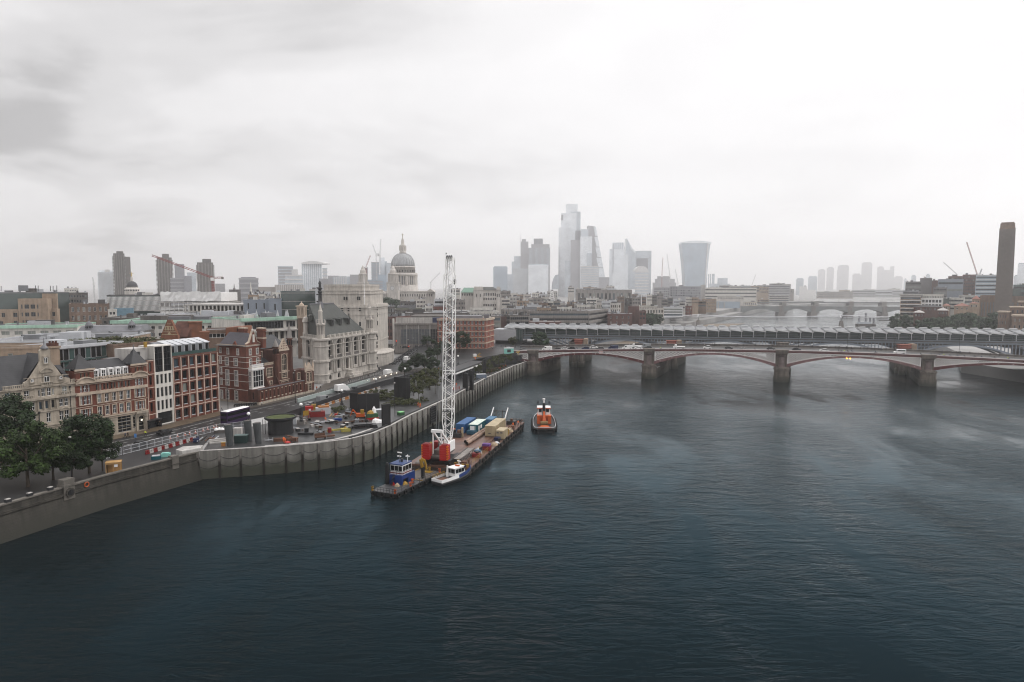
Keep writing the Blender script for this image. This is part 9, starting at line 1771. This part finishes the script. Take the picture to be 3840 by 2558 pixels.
# ------------------------------------------------------------------ vehicles
VEH={}
whl=MB(); whl.tube((0,-.11,0),(0,.11,0),.34,n=10); whl=whl.mesh('wheel',rubber)
def vehicle(kind,col,label,x,y,z,rz,name=None,cat=None,group=None):
 key=(kind,col.name)
 nm,ct={'car':('car','car'),'mpv':('car','car'),'van':('van','van'),'mini':('minibus','minibus'),'box':('box_truck','truck'),'flat':('flatbed_truck','truck'),'bus':('double_decker_bus','bus'),'bike':('motorbike','motorbike')}[kind]
 if key in VEH:o=copy_tree(VEH[key]); o['label']=label
 else:
  o=thing(nm,label,ct,(0,0,0),group,world=False); VEH[key]=o
  def part(pn,mat,*fn):
   q=MB(); [getattr(q,f[0])(*f[1:]) for f in fn]; return q.build(pn,mat,o)
  if kind in('car','mpv'):
   k=.2 if kind=='mpv' else 0; part('body',col,('side',[(-2.1,.3),(2.1,.3),(2.2,.65),(1.9,.88+k),(1.0,.98+k),(-1.9,1.0+k),(-2.2,.8)],-.88,.88)); part('windows',gl[0],('taper',[(-1.85,-.8),(1.15,-.8),(1.15,.8),(-1.85,.8)],.95+k,[(-1.35,-.65),(.35,-.65),(.35,.65),(-1.35,.65)],1.42+k*1.6)); part('roof',col,('taper',[(-1.4,-.67),(.4,-.67),(.4,.67),(-1.4,.67)],1.42+k*1.6,[(-1.25,-.6),(.25,-.6),(.25,.6),(-1.25,.6)],1.5+k*1.6)); L_=1.35; W2=.82
  elif kind in('van','mini'):
   part('body',col,('side',[(-2.75,.4),(2.7,.4),(2.75,.95),(1.95,1.25),(1.35,2.25),(-2.75,2.35)],-1,1)); part('windscreen',gl[0],('hexa',[(1.93,-.86,1.3),(1.98,-.86,1.3),(1.98,.86,1.3),(1.93,.86,1.3),(1.40,-.8,2.15),(1.45,-.8,2.15),(1.45,.8,2.15),(1.40,.8,2.15)]))
   for s_ in(-1,1):part('side_window',gl[0],('box',-2.4 if kind=='mini' else.3,min(s_,s_*1.02),1.4,1.35,max(s_,s_*1.02),2.0))
   L_=1.7; W2=.9
  elif kind in('box','flat'):
   part('cab',col,('side',[(1.2,.45),(3.2,.45),(3.25,1.1),(2.7,1.4),(2.3,2.3),(1.2,2.35)],-1,1)); part('windscreen',gl[0],('hexa',[(2.72,-.85,1.42),(2.78,-.85,1.42),(2.78,.85,1.42),(2.72,.85,1.42),(2.33,-.8,2.2),(2.39,-.8,2.2),(2.39,.8,2.2),(2.33,.8,2.2)])); part('cargo_box' if kind=='box' else 'flatbed',col,('box',-3.2,-1.1,.8,1.15,1.1,3.2 if kind=='box' else 1.3)); part('chassis',blk,('box',-3.1,-.8,.45,1.3,.8,.79)); L_=2.1; W2=.95
  elif kind=='bus':
   part('body',col,('side',[(-5.2,.35),(5.2,.35),(5.3,2.2),(5.1,4.2),(-5.2,4.2)],-1.25,1.25)); part('roof',white_p,('taper',[(-5.1,-1.2),(5.0,-1.2),(5.0,1.2),(-5.1,1.2)],4.2,[(-5.0,-1.0),(4.9,-1.0),(4.9,1.0),(-5.0,1.0)],4.4))
   for z0,z1 in((1.3,2.1),(2.85,3.75)):
    for s_ in(-1,1):part('window_band',gl[0],('box',-4.9,min(s_*1.25,s_*1.27),z0,4.9,max(s_*1.25,s_*1.27),z1))
    part('end_window',gl[0],('box',-5.23,-1.05,z0,-5.2,1.05,z1)); part('windscreen',gl[0],('box',5.2,-1.1,z0,5.32,1.1,z1))
   L_=3.4; W2=1.15
  else:
   part('frame',col,('bar',(-.6,0,.5),(.6,0,.75),.25,.35),('bar',(.6,0,.3),(.4,0,1.05),.08)); part('seat',blk,('box',-.7,-.14,.72,.1,.14,.85)); part('handlebar',zinc,('bar',(.4,-.35,1.05),(.4,.35,1.05),.05)); L_=.7; W2=0
  for a in(-L_,L_):
   for s_ in((-1,1) if W2 else(0,)):inst(whl,'wheel',o,(a,s_*W2,.34),0)
 if group:o['group']=group
 return place(o,x,y,z,rz)
bz=math.atan2(ax_.y,ax_.x); gr='vehicles crossing the bridge'
for k,c,px,o,d,lb in(('van',white_p,2052,-9.5,-1,'white van nearest the northern bridge end'),('car',blk_m,2090,-9.5,-1,'black car behind the northern white van'),('car',white_p,2121,-13,1,'white car partly hidden by the black pickup'),('mpv',blk_m,2144,-9.5,-1,'black people carrier below the red column head'),('mpv',navy_p,2197,-9.5,-1,'dark blue taxi right of the red column head'),('car',white_p,2228,-17,1,'white car in the far lane behind the blue taxi'),('car',dgrey_p,2252,-9.5,-1,'dark grey car left of the navy van'),('van',navy_p,2301,-9.5,-1,'navy blue van in the middle of the first span'),('van',white_p,2354,-9.5,-1,'white van right of the navy van'),('flat',white_p,2390,-18,-1,'white flatbed lorry in the far lane'),('van',silver_p,2424,-18,-1,'silver van queued behind the white flatbed lorry'),('car',white_p,2396,-9.5,-1,'white car left of the second pier'),('car',blk_m,2432,-12,-1,'black car above the second pier'),('flat',white_p,2549,-13,-1,'white flatbed truck above the second span lattice'),('mpv',white_p,2655,-13,-1,'white people carrier near the middle of the bridge'),('car',dgrey_p,2736,-13,1,'dark grey car right of the white people carrier'),('car',dgrey_p,2894,-13,1,'dark grey car left of the third pier'),('mpv',dgrey_p,2991,-10,1,'dark grey car right of the third pier'),('car',white_p,3094,-10,-1,'white car alone above the third span'),('mini',white_p,3380,-13,-1,'white minibus in front of the red column head')):
 s=deck_px(px,o); x,y,z=dk(s,o); vehicle(k,c,lb,x,y,z,bz+(PI if d<0 else 0),group=gr)
er=math.atan2(27.5,9.3)
for k,c,px,py,z,rz,lb in(('bus',purple_p,884,1584,6.21,er,'dark purple double-decker bus with a white roof'),('car',blk_m,617,1628,6.21,er,'black car among the cones before the grid offices'),('mpv',dgrey_p,530,1676,6.21,er,'dark grey car beside the white kerb line'),('box',white_p,1283,1470,6.21,.96,'white box truck at the railing below the stone school'),('box',white_p,1456,1410,6.21,1.3,'white box truck at the bend below the curved office'),('van',silver_p,1213,1506,6.21,1.1,'silver van beside the pale ramp wall'),('car',silver_p,1168,1522,6.21,1.1,'silver car behind the silver van'),('car',dgrey_p,1290,1487,6.21,1.1,'dark car by the start of the ramp'),('flat',dgrey_p,1318,1474,6.21,1.1,'dark low loader on the ramp road'),('van',white_p,1525,1352,8.8,1.45,'white van with red tail lamps driving up to the junction'),('car',blk_m,1520,1306,11,.2,'black car waiting at the junction'),('car',blk_m,1437,1300,10.5,2.8,'black car by the dark brick office'),('car',white_p,215,1745,6.21,er,'white car half hidden by the near trees')):
 v=G(px,py,z); vehicle(k,c,lb,v.x,v.y,z,rz)
for i in range(30):f=Fc((-66,364),(-60.5,404),0); v=f.xy(f.L*(i//3)/10,1+(i%3)*1.7); vehicle('bike',(blk_m,dgrey_p,silver_p)[i%3],'motorbike parked below the curved stone office, row %s, bike %s'%(nth(i//3),nth(i%3)),v[0],v[1],7.2+4.6*max(0,(i//3-1))/9,.6+R.uniform(-.3,.3),group='motorbikes parked at the road bend')
for i in range(9):v=G(885+i*9,1524-i*.6,6.33); vehicle('bike',blk_m,'%s bicycle from the left before the red corner house'%nth(i),v.x,v.y,6.33,1.2,group='bicycles before the corner house')
# ------------------------------------------------------------------ people, birds
def body(pose):
 V=[(0,0,.95),(0,0,1.2),(0,0,1.42),(0,0,1.53),(0,.02,1.66)]; E=[(0,1),(1,2),(2,3),(3,4)]; Rr=[.15,.15,.16,.06,.105]
 st={'stand':(.06,-.04,0),'walk':(.32,-.30,0),'work':(.2,-.05,.35)}[pose]
 for sx,fy in((-1,st[0]),(1,st[1])):
  i=len(V); V+=[(sx*.1,0,.88),(sx*.11,fy*.6+.04,.48),(sx*.11,fy,.06),(sx*.12,fy+.15,.04)]; Rr+=[.1,.075,.055,.05]; E+=[(0,i),(i,i+1),(i+1,i+2),(i+2,i+3)]
  i=len(V); V+=[(sx*.2,0,1.4),(sx*.25,.02-fy*.4,1.14),(sx*.23,.16-fy*.7+st[2],.92+st[2]*.4)]; Rr+=[.07,.055,.04]; E+=[(2,i),(i,i+1),(i+1,i+2)]
 if pose=='work':V=[(x,y+max(0,z-.95)*.55,z-max(0,z-.95)*.2) for x,y,z in V]
 me=bpy.data.meshes.new('p'); me.from_pydata(V,E,[]); o=bpy.data.objects.new('p',me); COL.objects.link(o); m=o.modifiers.new('s','SKIN'); o.modifiers.new('u','SUBSURF').levels=1
 for d,r in zip(me.skin_vertices[0].data,Rr):d.radius=(r,r*.85)
 me.skin_vertices[0].data[0].use_root=True
 ev=o.evaluated_get(bpy.context.evaluated_depsgraph_get()); out=bpy.data.meshes.new_from_object(ev); bpy.data.objects.remove(o); return out
BODY={p:body(p) for p in('stand','walk','work')}; PM={}
def person(label,x,y,z,pose,top,leg,hat,rz,group):
 k=(pose,top.name,leg.name,hat.name)
 if k not in PM:
  me=BODY[pose].copy(); me.materials.clear(); [me.materials.append(m) for m in(leg,top,skin,hat,blk)]
  for p in me.polygons:h=p.center.z; w=abs(p.center.x); p.material_index=4 if h<.1 else 0 if h<.9 and w<.2 else 2 if(h<.98 and w>.2) or 1.46<h<1.66 else 3 if h>=1.66 else 1
  PM[k]=me
 o=bpy.data.objects.new('person',PM[k]); COL.objects.link(o); tag(o,label,'person',group); place(o,x,y,z,rz); return o
W_=dict(top=hivis,leg=hivis,hat=white_p)
for px,py,z,pose,lb in((1568,1524,6.5,'stand','left of two orange clad workers by the bowed black wall'),(1576,1528,6.5,'walk','right of two orange clad workers by the bowed black wall'),(1064,1660,6.5,'stand','orange clad worker standing at the quay edge'),(1072,1662,6.5,'work','orange clad worker bending over the red wheelbarrow'),(1223,1582,6.5,'work','orange clad worker among the steel bundles'),(1897,1378,6.5,'stand','orange clad worker on the far foreshore'),(1710,1450,6.5,'work','orange clad worker right of the crane boom'),(1643,1390,7.5,'work','orange clad worker bending left of the crane boom'),(1800,1345,9.5,'stand','orange clad worker beside the yellow works vehicle'),(1782,1350,9.5,'walk','orange clad worker left of the yellow works vehicle')):v=G(px,py,z); person(lb,v.x,v.y,z,pose,W_['top'],W_['leg'],white_p,R.uniform(0,6),'workers in orange')
for x,y,lb in((7.1,52,'left of two orange clad workers at the far barge end'),(8.0,55.5,'right of two orange clad workers at the far barge end')):q=bw(x,y,2.04); person(lb,*q,'stand',hivis,hivis if x<7.5 else cloth_d,white_p,3,'workers in orange')
for px,py,top,lb in((545,1635,hivis_y,'cyclist in bright yellow before the grid offices'),(480,1640,cloth_d,'person in dark clothes by the glass doorway'),(470,1642,cloth_b,'person in blue by the glass doorway'),(600,1600,cloth_d,'person beside the black bus shelter'),(832,1540,cloth_w,'person in white at the corner of the grid offices'),(982,1522,cloth_w,'runner in a white shirt before the slit wall'),(1188,1463,org_p,'person in an orange top at the porch corner'),(1202,1460,cloth_d,'dark clad person at the porch corner'),(1308,1432,cloth_d,'pair of walkers on the school pavement, left'),(1313,1431,cloth_b,'pair of walkers on the school pavement, right'),(1382,1415,cloth_d,'lone walker by the school steps'),(1423,1392,cloth_d,'person at the curved stone base'),(1427,1391,cloth_w,'second person at the curved stone base')):v=G(px,py,6.35); person(lb,v.x,v.y,6.33,'walk',top,cloth_d,cloth_d,R.uniform(0,6),'people on the embankment pavement')
rr=random.Random(9); JX=sorted(rr.uniform(1440,1700) for _ in range(22))
for i,px in enumerate([1985,2003,2062,2186,2362,2430,2506,2590,2644,2676,2701,2762,2770,2790,2900,3052,3079,3090,3112,3140,3146,3153,3180,3196,3204,3229,3246,3255,3282,3306,3313,3330,3540,3562,3580,3596,3610,3646,3680,3720,3754]):s=deck_px(px,-29.5); x,y,z=dk(s,rr.uniform(-30.5,-27.5)); person('%s pedestrian from the left on the far bridge footway'%nth(i),x,y,z+.13,'walk',rr.choice([cloth_d,cloth_d,cloth_b,cloth_w]),cloth_d,cloth_d,bz+(PI/2 if i%2 else-PI/2),'pedestrians on the far bridge footway')
for i,px in enumerate([2120,2165,2480,2600,2785,2796,2835,3150,3160,3172,3185,3200,3290,3460,3500,3530,3548,3570,3600,3625,3665,3690,3740,3790]):
 o=rr.uniform(-7,-5.2); s=deck_px(px,o); x,y,z=dk(s,o); c=vehicle('bike',silver_p if i%2 else dgrey_p,'%s bicycle from the left on the near side of the bridge'%nth(i),x,y,z,bz+PI,group='bicycles on the bridge'); c.name='bicycle'; person('%s cyclist from the left on the near side of the bridge'%nth(i),x+.1,y,z+.1,'work',hivis_y if i%7==2 else rr.choice([cloth_d,cloth_b,cloth_w]),cloth_d,white_p,bz+PI/2,'cyclists on the bridge')
for i in range(22):v=G(JX[i],1300+rr.uniform(0,8),11.6); person('%s pedestrian from the left at the junction before the concrete building'%nth(i),v.x,v.y,11.7,'walk',rr.choice([cloth_d,cloth_d,cloth_b,cloth_w]),cloth_d,cloth_d,rr.uniform(0,6),'pedestrians at the junction')
for i in range(14):v=G(1720+i*18+rr.uniform(-5,5),1306+rr.uniform(-2,6),12.1); person('%s pedestrian from the left before the banded hotel and station'%nth(i),v.x,v.y,12.3,'walk',rr.choice([cloth_d,cloth_b,cloth_w]),cloth_d,cloth_d,rr.uniform(0,6),'pedestrians before the station')
p=at(2465,1377,340); t=thing('seagull','white seagull gliding below the second bridge pier','seagull',(p.x,340,p.z)); q=MB(); q.tube((p.x-.35,340,p.z),(p.x+.1,340,p.z),.05,.13,n=6); q.tube((p.x+.1,340,p.z),(p.x+.4,340,p.z+.02),.13,.04,n=6); q.build('body',white_p,t)
for s_ in(-1,1):q=MB(); q.add([(p.x-.1,340,p.z+.05),(p.x+.2,340,p.z+.05),(p.x+s_*.75+.1,340-.1,p.z+.35),(p.x+s_*1.5,340,p.z+.2),(p.x+s_*.7-.1,340,p.z+.3)],[(0,1,2,3,4)]); q.build('wing',white_p,t)
